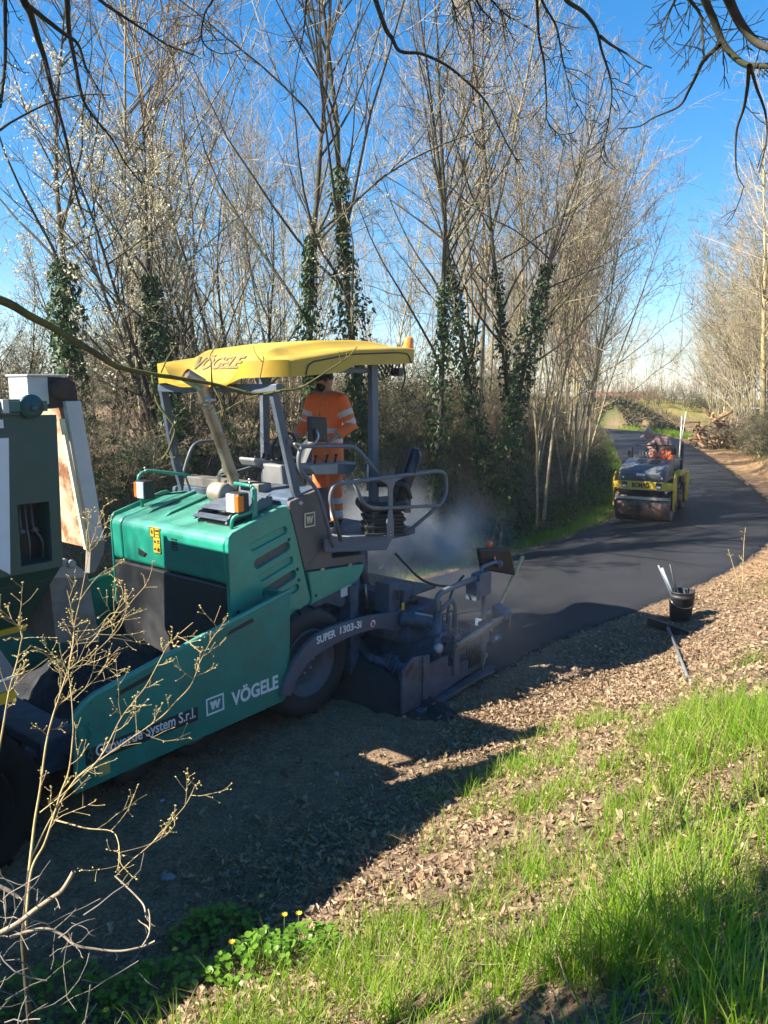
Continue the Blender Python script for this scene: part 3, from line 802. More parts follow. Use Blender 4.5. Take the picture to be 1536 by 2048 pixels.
# operator platform
MB().box((.50, YN + .02, 1.50), (1.95, YF - .02, 1.56)).build('platform', ANTHD, pv, .006)
pp = MB().hexa([(.40, .03, 1.55), (1.18, -.10, 1.47), (1.18, -.07, 1.47), (.40, .06, 1.55), (.40, .03, 1.695), (1.30, -.10, 1.605), (1.30, -.07, 1.605), (.40, .06, 1.695)])
pp.build('side_beam', ANTH, pv, .012)
MB().hexa([(1.02, .16, 1.50), (1.88, .14, 1.485), (1.88, .8, 1.485), (1.02, .8, 1.50), (1.02, .16, 1.59), (2.0, .14, 1.565), (2.0, .8, 1.565), (1.02, .8, 1.59)]).build('seat_platform', ANTH, pv, .01)
mb = MB()
for k in range(6): mb.box((1.62 + k * .055, .20, 1.566), (1.645 + k * .055, .62, 1.576))
mb.build('tread_grating', RAILM, pv)
# railings
def rail(path, r=.019, rad=.10, closed=False, name='railing'):
    return MB().tube(fillet(path, rad, 6), r, 10).build(name, RAILM, pv)
rail([(.50, .02, 1.60), (.44, .0, 1.72), (.29, .0, 2.16), (.03, .0, 2.40), (.06, .0, 2.585), (.78, .0, 2.545), (.90, .0, 2.47), (1.10, -.1, 2.20)], .02, .13)
rail([(.46, -.12, 1.68), (.27, -.16, 2.11), (.30, -.18, 2.235), (1.90, -.2, 2.225), (2.06, -.2, 2.19), (2.09, -.2, 1.97), (1.98, -.2, 1.86), (1.50, -.08, 1.58)], .02, .12)
rail([(.58, -.18, 2.235), (.70, -.18, 2.02), (.83, -.19, 1.945), (1.95, -.2, 1.845)], .018, .12)
MB().prism([(1.06, 1.62), (1.17, 1.615), (1.17, 1.75), (1.15, 1.88), (1.155, 2.10), (1.19, 2.17), (1.36, 2.21), (.90, 2.235), (1.06, 2.16), (1.085, 2.10), (1.085, 1.90), (1.06, 1.78)], 'y', -.195, -.18).build('rail_bracket', RAILM, pv, .004)
for z in (1.645, 1.675): MB().lathe([(.0, -.004), (.009, -.004), (.009, .002)], (1.115, -.196, z), n=10).build('bolt', STEEL, pv)
rail([(.05, 1.76, 2.08), (.16, 1.78, 2.34), (.26, 1.78, 2.53), (.62, 1.78, 2.53), (.80, 1.78, 2.20), (.86, 1.78, 2.0)], .018, .12)
rail([(.36, 1.78, 2.10), (1.6, 1.8, 2.28), (2.05, 1.8, 2.2), (2.05, 1.8, 1.6)], .018, .1)
# canopy
CY0, CY1 = -.05, 1.82
CC, CHW = (CY0 + CY1) / 2, (CY1 - CY0) / 2
def can_top(x, y):
    """height of the canopy skin"""
    a = abs(y - CC) / CHW
    e = float(np.interp(x, [-.28, .08, .74, 1.55, 1.74], [3.305, 3.36, 3.455, 3.50, 3.492]))
    e += .012 * float(smooth(1.0, .90, a))
    hump = .075 * float(smooth(.66, .54, a)) * float(smooth(-.22, .12, x)) * (1 - .5 * float(smooth(1.2, 1.75, x)))
    z = e + hump + .012 * (1 - a * a)
    dip = float(smooth(.62, .36, abs(y - .93) ))
    return z - dip * max(0, z - 3.13) * (1 - float(smooth(-.34, .24, x)))
def can_low(x, y):
    n = float(np.interp(x, [-.28, .08, .567, .742, 1.19, 1.74], [3.19, 3.20, 3.235, 3.305, 3.324, 3.347]))
    if x < -.02:
        f = float(np.interp(y, [-.05, .38, .62, 1.24, 1.5, 1.82], [3.192, 3.178, 3.103, 3.103, 3.146, 3.13])); return f
    return n
def canopy():
    xs = [-.28, -.265, -.24, -.205, -.17, -.135, -.10, -.06, -.02, .02, .06, .11, .16, .21, .26, .40, .60, .74, .80, 1.0, 1.2, 1.4, 1.6, 1.70, 1.74]
    ys = [CY0, CY0 + .012, CY0 + .05, CY0 + .10, .12, .20, .28, .34, .37, .40, .43, .46, .49, .52, .56, .60, .65, .70, .76, .84, .93]
    ys = ys + [2 * CC - y for y in ys[::-1] if 2 * CC - y > .97]
    V = []; nx_, ny_ = len(xs), len(ys)
    def plan(x, y):
        a = abs(y - CC) / CHW
        return x + (.20 * a ** 7 * (1 - smooth(-.28, .25, x)) - .06 * a ** 8 * smooth(1.5, 1.74, x))
    for x in xs:
        for y in ys:
            px_ = float(plan(x, y)); z = can_top(px_, y)
            if y in (ys[0], ys[-1]): z -= .012
            V.append((px_, y, z))
    fs = [(i * ny_ + k, i * ny_ + k + 1, (i + 1) * ny_ + k + 1, (i + 1) * ny_ + k) for i in range(nx_ - 1) for k in range(ny_ - 1)]
    ring = [k for k in range(ny_)] + [i * ny_ + ny_ - 1 for i in range(1, nx_)] + [(nx_ - 1) * ny_ + k for k in range(ny_ - 2, -1, -1)] + [i * ny_ for i in range(nx_ - 2, 0, -1)]
    o = len(V)
    for r_ in ring:
        x, y, z = V[r_]
        V.append((x + (.006 if x < 0 else 0), y + (.004 if y < CC else -.004), min(z - .015, can_low(x, y))))
    n = len(ring)
    fs += [(ring[i], ring[(i + 1) % n], o + (i + 1) % n, o + i) for i in range(n)]
    c = MB().add(V, fs, True).build('canopy', YELLOW, pv)
    sd = c.modifiers.new('shell', 'SOLIDIFY'); sd.thickness = .018; sd.offset = -1
    es = c.modifiers.new('edge', 'EDGE_SPLIT'); es.split_angle = R(38)
    return c
can = canopy()
# dark seam line round the side flap
seam = [(.10, 3.21), (.125, 3.29), (.19, 3.325), (.70, 3.405), (1.40, 3.445), (1.56, 3.44), (1.60, 3.41), (1.63, 3.35)]
MB().tube([(p.x, CY0 - .002, p.z) for p in fillet([(a, 0, b) for a, b in seam], .05)], .007, 6).build('canopy_seam', BLACK, can)
tx = text_obj('lettering', 'VÖGELE', pbr('letter_grey', (.17, .125, .03), .6), can, .16, (-.05, 1.38, 0), (0, -1, 0), (1, 0, 0), .006, .70, lift=0, depth=0)
for v in tx.data.vertices: v.co.z = can_top(v.co.x, v.co.y) + .014
# frame under the canopy
MB().box((-.17, .04, 3.055), (-.09, 1.76, 3.13)).box((1.18, .1, 3.36), (1.27, 1.85, 3.41)).box((-.06, .12, 3.24), (1.18, .17, 3.29)).box((-.06, 1.62, 3.24), (1.18, 1.67, 3.29)).build('canopy_frame', ANTH, pv, .008)
def post(p0, p1, p2, w_=.05, d_=.085, nm='canopy_post'):
    """square post through three points"""
    mb = MB(); P = [Vector(p0), Vector(p1), Vector(p2)]
    for a, b in ((0, 1), (1, 2)):
        A_, B_ = P[a], P[b]
        h = d_ / 2; g = w_ / 2
        mb.hexa([A_ + Vector(q) for q in ((-h, -g, 0), (h, -g, 0), (h, g, 0), (-h, g, 0))] + [B_ + Vector(q) for q in ((-h, -g, 0), (h, -g, 0), (h, g, 0), (-h, g, 0))])
    return mb.build(nm, ANTH, pv, .006)
post((.20, .15, 2.05), (.14, .15, 2.16), (-.11, .15, 3.10))
post((.08, 1.74, 2.05), (.0, 1.74, 2.32), (-.13, 1.72, 3.08))
post((1.23, .12, 1.55), (1.23, .12, 2.45), (1.22, .12, 3.40), .06, .10)
post((1.23, 1.74, 1.55), (1.23, 1.74, 2.45), (1.22, 1.72, 3.36), .06, .10)
MB().box((.02, .115, 2.60), (.075, .185, 2.64)).build('post_clamp', RAILM, pv)
MB().tube(fillet([(-.05, 1.75, 2.80), (-.08, 1.70, 2.62), (.0, 1.70, 2.52)], .05), .012, 6).build('grab_handle', RAILM, pv)
# beacon
bk = MB().lathe([(.0, 0), (.055, 0), (.055, .02), (.0, .02)], (1.69, .03, 3.475), axis=(0, 0, 1), n=18).build('beacon', BLACK, pv)
MB().lathe([(.052, .02), (.055, .05), (.05, .12), (.035, .14), (.0, .143)], (1.69, .03, 3.475), axis=(0, 0, 1), n=18).build('beacon_lens', pbr('beacon_orange', (.80, .20, .02), .3, var=.08, coat=.5), bk)
# cables under the rear edge
mb = MB()
for k in range(5):
    y = .14 + .05 * k
    mb.tube(fillet([(1.50, y, 3.34), (1.62, y, 3.24 - .02 * k), (1.66 + .01 * k, y, 3.28), (1.70, y, 3.36)], .05), .008, 6)
mb.box((1.62, .1, 3.22), (1.70, .2, 3.30))
mb.tube(fillet([(1.72, .12, 3.36), (1.76, .12, 3.20), (1.70, .13, 3.06)], .05), .01, 6)
mb.build('beacon_cable', BLACK, pv)
# control console
MB().prism([(.50, 2.08), (.47, 2.34), (.75, 2.34), (.82, 2.08)], 'y', .68, .98).build('console', pbr('console_grey', (.22, .22, .22), .5, var=.08, dust=.4), pv, .02)
def pod(M):
    p_ = MB().prism([(-.30, .0), (.30, .0), (.34, -.04), (.20, -.115), (-.24, -.10), (-.31, -.03)], 'y', -.13, .13, M=M).build('control_pod', GREYPL, pv, .012)
    MB().prism([(.05, -.004), (.335, -.03), (.20, -.118), (.05, -.112)], 'y', -.134, -.1305, M=M).build('pod_cover', ANTH, p_)
    for x in (-.15, .0, .12): MB().tube([M @ Vector((x, 0, 0)), M @ Vector((x + .02, 0, .06))], .012, 8).ball(M @ Vector((x + .022, 0, .07)), .018, 8, 5).build('joystick', BLACK, p_)
pod(Matrix.Translation((.90, .48, 2.345)) @ Matrix.Rotation(R(1), 4, 'Y') @ Matrix.Rotation(R(-6), 4, 'Z'))
pod(Matrix.Translation((.62, 1.12, 2.36)) @ Matrix.Rotation(R(10), 4, 'Y') @ Matrix.Rotation(R(8), 4, 'Z') @ Matrix.Scale(.8, 4))
sw = MB().tube([(.62 + .16 * math.cos(a) * .4, .80 + .16 * math.sin(a), 2.50 + .16 * math.cos(a) * .9) for a in np.linspace(0, 2 * math.pi, 24, endpoint=False)], .016, 8, closed=True).tube([(.55, .80, 2.36), (.62, .80, 2.50)], .025, 8).tube([(.62, .64, 2.5), (.62, .96, 2.5)], .012, 6).build('steering_wheel', BLACK, pv)
# mirror
mi_ = MB().hexa([(.195, .0, 2.615), (.40, -.03, 2.605), (.40, .02, 2.605), (.195, .05, 2.615), (.195, .0, 2.845), (.395, -.03, 2.828), (.395, .02, 2.828), (.195, .05, 2.845)]).build('mirror', BLACK, pv, .018)
MB().tube(fillet([(.25, -.02, 2.73), (.26, -.05, 2.66), (.22, -.03, 2.60), (.10, .0, 2.59), (-.02, .0, 2.62), (.03, 0, 2.55), (.12, 0, 2.57)], .04), .010, 8).build('mirror_arm', STEEL, pv)
MB().box((.23, -.03, 2.66), (.26, -.012, 2.73)).build('mirror_clamp', BLACK, pv)
# seats
def seat(cx_, cy_, cz_, rz, sc=1.0):
    M = Matrix.Translation((cx_, cy_, cz_)) @ Matrix.Rotation(rz, 4, 'Z') @ Matrix.Scale(sc, 4)
    # x forward is negative: backrest at +x
    st_ = MB(); 
    for k in range(6):
        g_ = .02 if k % 2 else 0
        st_.box((-.24 + g_, -.22 + g_, .02 + k * .042), (.22 - g_, .22 - g_, .058 + k * .042), M)
    root = st_.build('seat_bellows', BLACK, pv, .008)
    cu = [(-.29, .30), (-.31, .36), (-.28, .42), (-.05, .41), (.12, .42), (.20, .46), (.24, .40), (.20, .30)]
    MB().prism(cu, 'y', -.25, .25, M=M).build('seat_cushion', BLACK, root, .03, 3)
    # backrest: rounded shell leaning back
    prof = [(.14, .40), (.17, .52), (.23, .72), (.30, .92), (.345, 1.0), (.41, .985), (.43, .90), (.36, .70), (.29, .50), (.25, .38)]
    widths = [.20, .235, .245, .22, .15, .14, .21, .24, .235, .20]
    V_ = []
    for s_ in (-1, -.55, 0, .55, 1):
        for (x, z), w_ in zip(prof, widths):
            V_.append(M @ Vector((x - .05 * abs(s_) ** 2, s_ * w_, z)))
    n = len(prof); fs = []
    for a in range(4):
        for k in range(n): fs.append((a * n + k, a * n + (k + 1) % n, (a + 1) * n + (k + 1) % n, (a + 1) * n + k))
    fs += [tuple(range(n - 1, -1, -1)), tuple(range(4 * n, 5 * n))]
    MB().add(V_, fs, True).build('backrest', pbr('seat_vinyl', (.028, .03, .034), .45, var=.2), root)
    for s_ in (-1, 1): MB().tube([M @ Vector(p) for p in fillet([(.25, s_ * .29, .45), (.2, s_ * .29, .62), (-.12, s_ * .29, .62)], .06)], .028, 8).build('armrest', BLACK, root)
    MB().box((.22, -.10, .26), (.30, .10, .52), M).build('seat_bracket', RAILM, root, .01)
seat(1.42, .14, 1.565, R(-42), .92)
seat(1.45, 1.45, 1.565, R(-5), .94)
MB().tube([(1.05, .05, 2.08), (1.03, .03, 2.40)], .010, 8).build('brake_lever', STEEL, pv)
# battery/toolbox behind the far seat rail
MB().box((1.30, 1.0, 1.56), (1.70, 1.25, 2.0)).build('tool_box', ANTH, pv, .015)

# ------------------------------------------------------------------ screed (part of the paver)
SC_L0, SC_L1 = -.60, 2.36
sb = MB()
sb.box((1.45, SC_L0 + .1, .10), (2.05, SC_L1 - .1, .45)).box((1.35, SC_L0 + .35, .45), (1.95, SC_L1 - .35, .80))
sb.box((1.25, .0, .78), (1.45, 1.9, .98))
scr = sb.build('screed', ANTHD, pv, .015)
# tread-plate walkway with raised studs
wk = MB().box((1.45, -.12, .90), (2.02, 1.95, .93)).build('walkway', pbr('walkway_plate', (.10, .105, .115), .55, metal=.3, var=.3, dust=.5), pv, .004)
mb = MB()
for a in range(11):
    for b in range(42):
        x, y = 1.48 + a * .05, -.10 + b * .048
        s_ = .018 if (a + b) % 2 else -.018
        mb.hexa([(x - .015, y - s_ - .004, .93), (x - .015, y - s_ + .004, .93), (x + .015, y + s_ + .004, .93), (x + .015, y + s_ - .004, .93), (x - .012, y - s_ - .003, .934), (x - .012, y - s_ + .003, .934), (x + .012, y + s_ + .003, .934), (x + .012, y + s_ - .003, .934)])
st_ = mb.build('tread_stud', STEEL, wk); tag(st_, kind='stuff')
# brackets of the tow point and the extension tube
MB().box((1.22, -.10, .78), (1.40, .10, 1.10)).box((1.25, -.12, .50), (1.50, .0, .80)).box((1.42, -.14, .86), (1.62, .05, 1.0)).build('tow_bracket', ANTH, pv, .012)
MB().box((1.30, -.145, .92), (1.36, -.135, 1.02)).build('tow_lug', BLACK, pv)
MB().box((1.36, -.152, .80), (1.405, -.145, .88)).build('yellow_label', LABELY, pv)
MB().lathe([(.0, 0), (.05, 0), (.05, .18), (.0, .18)], (1.55, -.20, .88), n=14).build('hydraulic_motor', BLACK, pv)
MB().tube([(1.32, -.16, .74), (1.50, -.36, .66)], .075, 16).build('cylinder_sleeve', ANTHD, pv)
MB().tube([(1.40, -.25, .73), (1.66, -.55, .60)], .05, 14).build('extension_tube', ANTHD, pv)
MB().tube([(1.36, -.10, .80), (1.66, -.50, .70)], .018, 10).build('extension_rod', STEEL, pv)
# end gate
ye = -.70
eg = MB().prism([(.66, .045), (.66, .47), (.83, .56), (1.10, .515), (1.10, .42), (1.42, .42), (1.42, .30), (2.12, .24), (2.16, .13), (1.02, .03)], 'y', ye, ye + .025).build('end_gate', ANTHD, pv, .006)
MB().box((.97, ye - .02, .06), (1.02, ye, .53)).build('gate_rib', ANTHD, eg, .004)
MB().prism([(.71, .40), (.72, .45), (.84, .52), (.82, .46)], 'y', ye - .003, ye).build('gate_slot', BLACK, eg)
sk = MB().hexa([(.80, ye - .10, -.01), (2.28, ye - .06, .03), (2.28, ye + .03, .03), (.80, ye + .03, -.01), (.86, ye - .10, .03), (2.28, ye - .06, .065), (2.28, ye + .03, .065), (.86, ye + .03, .03)]).build('skid', ANTHD, eg, .006)
MB().box((.90, ye - .085, .032), (2.2, ye - .075, .05), None).build('skid_edge', STEEL, eg)
# extension box with frames and rails
MB().box((1.50, -.66, .08), (2.10, -.15, .42)).build('screed_extension', ANTHD, pv, .012)
MB().box((1.50, ye - .01, .36), (2.20, ye + .03, .48)).build('side_bar', ANTH, pv, .008)
for x in (1.50, 2.02): MB().box((x, ye - .025, .18), (x + .10, ye + .0, .60)).build('side_stay', ANTH, pv, .006)
for x in (1.515, 2.05): MB().box((x + .02, ye - .029, .50), (x + .06, ye - .0255, .56)).build('stay_slot', BLACK, pv)
mb = MB().tube([(1.395, ye + .12, .06), (1.395, ye + .12, .86)], .046, 14); post_l = mb.build('gate_post', ANTHD, pv)
MB().tube([(1.395, ye + .12, .05), (1.395, ye + .12, .10)], .065, 14).build('post_foot', pbr('rusty_steel', (.16, .10, .06), .7, var=.4), post_l)
rail([(1.395, ye + .12, .84), (1.38, ye + .12, 1.03), (1.52, ye + .12, 1.055), (2.16, ye + .12, 1.075)], .030, .14, name='screed_railing')
MB().box((2.10, ye + .06, .86), (2.34, ye + .18, 1.12)).build('rail_box', ANTH, pv, .012)
MB().box((2.02, ye + .05, .84), (2.10, ye + .19, 1.05)).build('rail_gusset', ANTHD, pv, .008)
rail([(2.28, ye + .12, .88), (2.30, ye + .12, .35)], .028, .05, name='screed_railing')
rail([(1.55, ye + .20, .82), (1.80, ye + .22, .88), (1.86, ye + .22, .80), (1.86, ye + .22, .45)], .026, .1, name='inner_railing')
for x in (1.50, 1.62):
    MB().tube([Vector((x, ye + .05 + a, .70 + b)) for a, b in ((-.02, -.14), (-.02, .10), (.0, .12), (.06, .12), (.08, .10), (.08, -.12), (.06, -.14), (0, -.14))], .010, 6, closed=True).build('bracket_loop', RAILM, pv)
MB().box((1.33, ye + .04, .62), (1.58, ye + .20, .655)).build('clamp_plate', ANTHD, pv, .006)
MB().lathe([(.0, -.01), (.045, -.01), (.05, .02), (.03, .06), (.0, .06)], (1.30, ye + .02, .52), n=14).build('work_lamp', pbr('lamp_dusty', (.35, .36, .38), .4), pv)
MB().tube([(1.46, ye - .06, .52), (2.52, ye - .06, .62)], .026, 10).tube([(1.46, ye - .045, .475), (2.50, ye - .045, .575)], .02, 10).build('side_guard_tube', pbr('worn_steel', (.22, .21, .19), .5, metal=.6, var=.3), pv)
MB().hexa([(2.38, ye - .09, .56), (2.56, ye - .09, .58), (2.56, ye + .08, .58), (2.38, ye + .08, .56), (2.38, ye - .09, .66), (2.54, ye - .09, .66), (2.54, ye + .08, .72), (2.38, ye + .08, .72)]).build('guard_bracket', ANTH, pv, .012)
MB().box((2.49, ye - .095, .44), (2.515, ye - .085, .58)).build('guard_strap', STEEL, pv)
MB().tube([(2.32, ye + .05, .30), (2.46, ye + .02, .33)], .045, 12).build('tool_hook', ANTHD, pv)
MB().lathe([(.02, -.01), (.028, 0), (.02, .01), (.012, 0)], (2.10, ye - .04, .24), n=12, closed=True).tube([(2.10, ye - .03, .24), (2.04, ye - .02, .06)], .008, 6).build('turnbuckle', STEEL, pv)
mb = MB()
for k in range(9):
    x = 1.55 + k * .07
    mb.box((x, ye + .04, .44), (x + .035, ye + .12, .50 + .06 * (k % 3)))
mb.build('screed_fittings', ANTHD, pv, .004)
mb = MB()
for k in range(6):
    x = 1.72 + k * .05
    mb.tube(fillet([(x, ye + .02, .52), (x + .03, ye - .02, .34), (x + .10, ye - .02, .22), (x + .08, ye + .02, .12)], .05), .009, 6)
mb.build('screed_hose', BLACK, pv)
# remote control panel on its arm
rp = MB().hexa([(2.36, -.50, 1.10), (2.86, -.66, .96), (2.90, -.60, .96), (2.40, -.43, 1.10), (2.27, -.50, 1.36), (2.72, -.66, 1.31), (2.76, -.60, 1.31), (2.32, -.43, 1.36)]).build('remote_panel', BLACK, pv, .03, 3)
MB().lathe([(.0, 0), (.035, 0), (.035, .05), (.02, .065), (.0, .066)], (2.46, -.53, 1.355), axis=(0, 0, 1), n=14).build('remote_lamp', pbr('remote_orange', (.65, .13, .03), .35, coat=.4), rp)
MB().tube(fillet([(2.22, ye + .12, 1.10), (2.22, ye + .12, 1.17), (2.50, -.60, 1.19), (2.58, -.58, 1.12)], .05), .022, 8).lathe([(.0, -.02), (.045, -.02), (.045, .02), (.0, .02)], (2.55, -.60, 1.15), axis=(1, 0, 0), n=14).build('panel_arm', RAILM, rp)
MB().box((2.50, -.575, 1.20), (2.54, -.555, 1.24)).build('panel_screw', STEEL, rp)
hs = [(1.50, .05, 1.36), (1.56, -.08, 1.22), (1.72, -.10, 1.08), (1.95, -.12, .96), (2.20, -.20, .90), (2.42, -.35, .93), (2.52, -.48, 1.08), (2.52, -.52, 1.2)]
MB().tube(catmull(np.array(hs), 6), .014, 8).build('control_cable', BLACK, pv)
MB().tube(catmull(np.array([(2.30, -.30, 1.02), (2.15, -.25, .86), (2.0, -.30, .70), (1.9, -.35, .55)]), 6), .014, 8).build('control_cable', BLACK, pv)

# asphalt: heap in the hopper, heap before the screed
def heap(name, cx_, cy_, sx__, sy__, h, base, seed, parent=None, n=46, kind='stuff', mat=None, rz=R(51), lab=None):
    u = np.linspace(-1, 1, n); U, V_ = np.meshgrid(u, u)
    r_ = np.sqrt(U ** 2 + V_ ** 2)
    z = h * (1 - smooth(.15, 1.0, r_)) + .25 * h * (vnoise(U, V_, 4, seed) - .5) + .18 * h * (vnoise(U, V_, 11, seed + 1) - .5) + .02 * (vnoise(U, V_, 30, seed + 2) - .5)
    z = np.where(r_ > .98, -.05, z)
    lx, ly = U * sx__, V_ * sy__
    c, s_ = math.cos(rz), math.sin(rz)
    X = cx_ + lx * c - ly * s_; Y = cy_ + lx * s_ + ly * c
    id_ = np.arange(n * n).reshape(n, n)
    F_ = np.stack([id_[:-1, :-1], id_[:-1, 1:], id_[1:, 1:], id_[1:, :-1]], -1).reshape(-1, 4)
    o = np_mesh(name, np.stack([X, Y, z + base], -1), F_, mat or ASPH, smooth=True)
    return tag(o, kind=kind)
p = W(-1.35, .98); heap('asphalt_in_hopper', p.x, p.y, .85, .95, .42, .52, 3)
p = W(1.02, .86); heap('asphalt_before_screed', p.x, p.y, .50, 1.95, .46, .0, 9)
# ------------------------------------------------------------------ dump truck backing up to the hopper
tk = empty('dump_truck', PR, R(51), 'dark green dump truck with raised rusty tailgate tipping into the hopper', 'truck')
TGREEN = pbr('truck_green', (.012, .055, .048), .45, var=.15, scale=4, dust=.4, second=(.03, .075, .065), sscale=9, samt=(.66, .72))
TWHITE = pbr('truck_white', (.45, .46, .45), .5, var=.1, scale=5, dust=.35, second=(.30, .24, .18), sscale=7, samt=(.62, .72))
PANELW = pbr('panel_white', (.62, .65, .68), .5, var=.05, dust=.2)
RUST = pbr('rusty_plate', (.24, .10, .045), .65, var=.5, scale=9, bump=.4, bscale=30, second=(.52, .42, .27), sscale=3.5, samt=(.44, .58))
RUSTD = pbr('rusty_pivot', (.045, .03, .022), .8, var=.5, scale=14, bump=.4, bscale=40)
TY = -.2
holed = holed_panel('side_wall', TGREEN, tk, [(-6.9, 1.95), (-2.31, 1.95), (-2.285, 2.93), (-6.9, 2.93)], [[(-2.58, 2.0), (-2.38, 2.0), (-2.375, 2.385), (-2.575, 2.385)]], TY, TY + .06, .004)
MB().prism([(-2.60, 1.98), (-2.36, 1.98), (-2.36, 2.40), (-2.60, 2.40)], 'y', TY + .16, TY + .18).build('recess_back', BLACK, holed)
mb = MB()
for a, b in (((-2.60, 1.975), (-2.36, 2.0)), ((-2.60, 2.385), (-2.36, 2.41)), ((-2.605, 1.98), (-2.58, 2.40)), ((-2.378, 1.98), (-2.355, 2.40))): mb.box((a[0], TY + .061, a[1]), (b[0], TY + .16, b[1]))
mb.build('recess_frame', TGREEN, holed)
mb = MB()
for x, d_ in ((-2.52, -.05), (-2.48, .0), (-2.44, .05)):
    mb.tube(fillet([(x, TY + .11, 2.37), (x, TY + .10, 2.22), (x + d_, TY + .08, 2.12), (x + d_, TY + .10, 2.01)], .03), .008, 6)
mb.lathe([(.0, -.02), (.02, -.02), (.02, .04), (.0, .04)], (-2.52, TY + .1, 2.2), n=10).lathe([(.0, -.02), (.018, -.02), (.018, .04), (.0, .04)], (-2.43, TY + .1, 2.2), n=10)
mb.build('hydraulic_pipe', pbr('pipe_dull', (.12, .13, .13), .5, metal=.4), holed)
MB().prism([(-6.9, 1.95), (-2.31, 1.95), (-2.285, 2.93), (-6.9, 2.93)], 'y', 1.99, 2.05).build('side_wall', TGREEN, tk)
MB().box((-6.96, TY, 1.95), (-6.9, 2.05, 3.1)).build('front_wall', TGREEN, tk)
MB().box((-6.9, TY + .08, 1.86), (-2.35, 1.98, 1.93)).build('body_floor', RUSTD, tk)
# lower skirt slants in, reflective strip
MB().hexa([(-6.9, TY + .34, 1.50), (-2.42, TY + .34, 1.53), (-2.42, TY + .40, 1.53), (-6.9, TY + .40, 1.50), (-6.9, TY + .02, 1.948), (-2.315, TY + .02, 1.948), (-2.315, TY + .08, 1.948), (-6.9, TY + .08, 1.948)]).build('skirt', TGREEN, tk)
MB().hexa([(-6.9, TY + .325, 1.455), (-2.43, TY + .325, 1.485), (-2.43, TY + .36, 1.485), (-6.9, TY + .36, 1.455), (-6.9, TY + .318, 1.498), (-2.42, TY + .318, 1.528), (-2.42, TY + .36, 1.528), (-6.9, TY + .36, 1.498)]).build('yellow_strip', pbr('reflective_yellow', (.55, .33, .02), .4), tk)
# top rail, latch
MB().box((-6.9, TY - .02, 2.93), (-2.40, TY + .10, 2.985)).box((-6.9, TY - .02, 3.01), (-2.50, TY + .08, 3.03)).build('top_rail', TGREEN, tk, .006)
lt = MB().box((-2.66, TY - .04, 2.955), (-2.36, TY - .021, 3.02)).build('latch_bar', pbr('latch_green', (.03, .10, .09), .45, dust=.3), tk, .005)
MB().lathe([(.0, -.01), (.075, -.01), (.075, .01), (.0, .01)], (-2.46, TY - .03, 2.985), n=18).lathe([(.0, -.03), (.02, -.03), (.02, .0), (.0, .0)], (-2.455, TY - .035, 2.975), n=10).build('latch_disc', pbr('latch_blue', (.025, .08, .085), .45), lt)
MB().box((-2.645, TY - .06, 2.95), (-2.61, TY - .01, 3.03)).build('latch_lug', TWHITE, lt)
# white panels on the side
MB().prism([(-3.6, 2.10), (-2.83, 2.10), (-2.655, 1.965), (-2.60, 2.80), (-3.6, 2.80)], 'y', TY - .006, TY - .001).build('white_panel', PANELW, tk)
MB().prism([(-3.6, 2.86), (-2.625, 2.86), (-2.625, 2.91), (-3.6, 2.91)], 'y', TY - .006, TY - .001).build('white_panel', PANELW, tk)
# tailgate hinge box and rusty pivot
MB().box((-2.33, TY + .26, 2.99), (-2.19, TY + .52, 3.17)).box((-2.34, TY + .24, 3.17), (-2.06, TY + .54, 3.185)).build('hinge_box', TWHITE, tk, .006)
MB().prism([(-2.19, 2.96), (-2.19, 3.168), (-2.07, 3.168), (-2.0, 3.13), (-1.985, 2.98)], 'y', TY + .26, TY + .44).lathe([(.0, -.03), (.06, -.03), (.07, .0), (.07, .2)], (-2.12, TY + .25, 3.09), n=18).build('pivot', RUSTD, tk)
# tailgate: frame channel and rusty inner plate, swung out from the top
gtop, gbot = Vector((-2.04, 0, 3.01)), Vector((-1.93, 0, 2.03))
def gp_(u, dx): q = gtop.lerp(gbot, u); return (q.x + dx, q.z)
YG0, YG1 = .02, 1.84
tg = MB()
tg.prism([gp_(0, -.06), gp_(0, .05), gp_(1, .055), gp_(1, -.05)], 'y', YG0, YG0 + .05)
tailg = tg.build('tailgate', TWHITE, tk, .004)
MB().prism([gp_(.0, -.02), gp_(0, .05), gp_(1, .05), gp_(1, -.02)], 'y', YG1 - .05, YG1).build('gate_side', TWHITE, tailg)
MB().prism([gp_(.02, -.005), gp_(.02, .03), gp_(1.06, .03), gp_(1.06, -.02)], 'y', YG0 + .06, YG1 - .05).build('gate_plate', RUST, tailg)
MB().prism([gp_(.12, -.10), gp_(.12, -.075), gp_(1.05, -.055), gp_(1.05, -.085)], 'y', YG0 + .02, YG0 + .05).build('gate_flange', pbr('worn_cream', (.62, .55, .36), .6, var=.2, scale=9, second=(.30, .17, .08), sscale=8, samt=(.6, .7)), tailg)
MB().prism([gp_(1, -.05), gp_(1, .055), gp_(1.10, .03), gp_(1.22, -.06), gp_(1.22, -.10)], 'y', YG0, YG0 + .06).build('gate_foot', pbr('grey_worn', (.16, .15, .13), .6, var=.3), tailg)
# hinge plate and apron under the body
MB().prism([(-2.30, 1.96), (-2.18, 1.95), (-2.06, 1.85), (-2.06, 1.80), (-2.30, 1.84)], 'y', TY + .2, TY + .26).lathe([(.0, -.02), (.03, -.02), (.03, .0)], (-2.15, TY + .2, 1.91), n=12).build('hinge_plate', pbr('grey_plate', (.27, .27, .26), .5, var=.2, dust=.4), tk)
MB().prism([(-2.30, 1.86), (-2.02, 1.82), (-1.96, 1.30), (-2.28, 1.38)], 'y', TY + .22, 1.85).build('apron', pbr('apron_grey', (.14, .135, .125), .6, var=.35, scale=4, dust=.3, second=(.03, .03, .03), sscale=3, samt=(.5, .7)), tk)
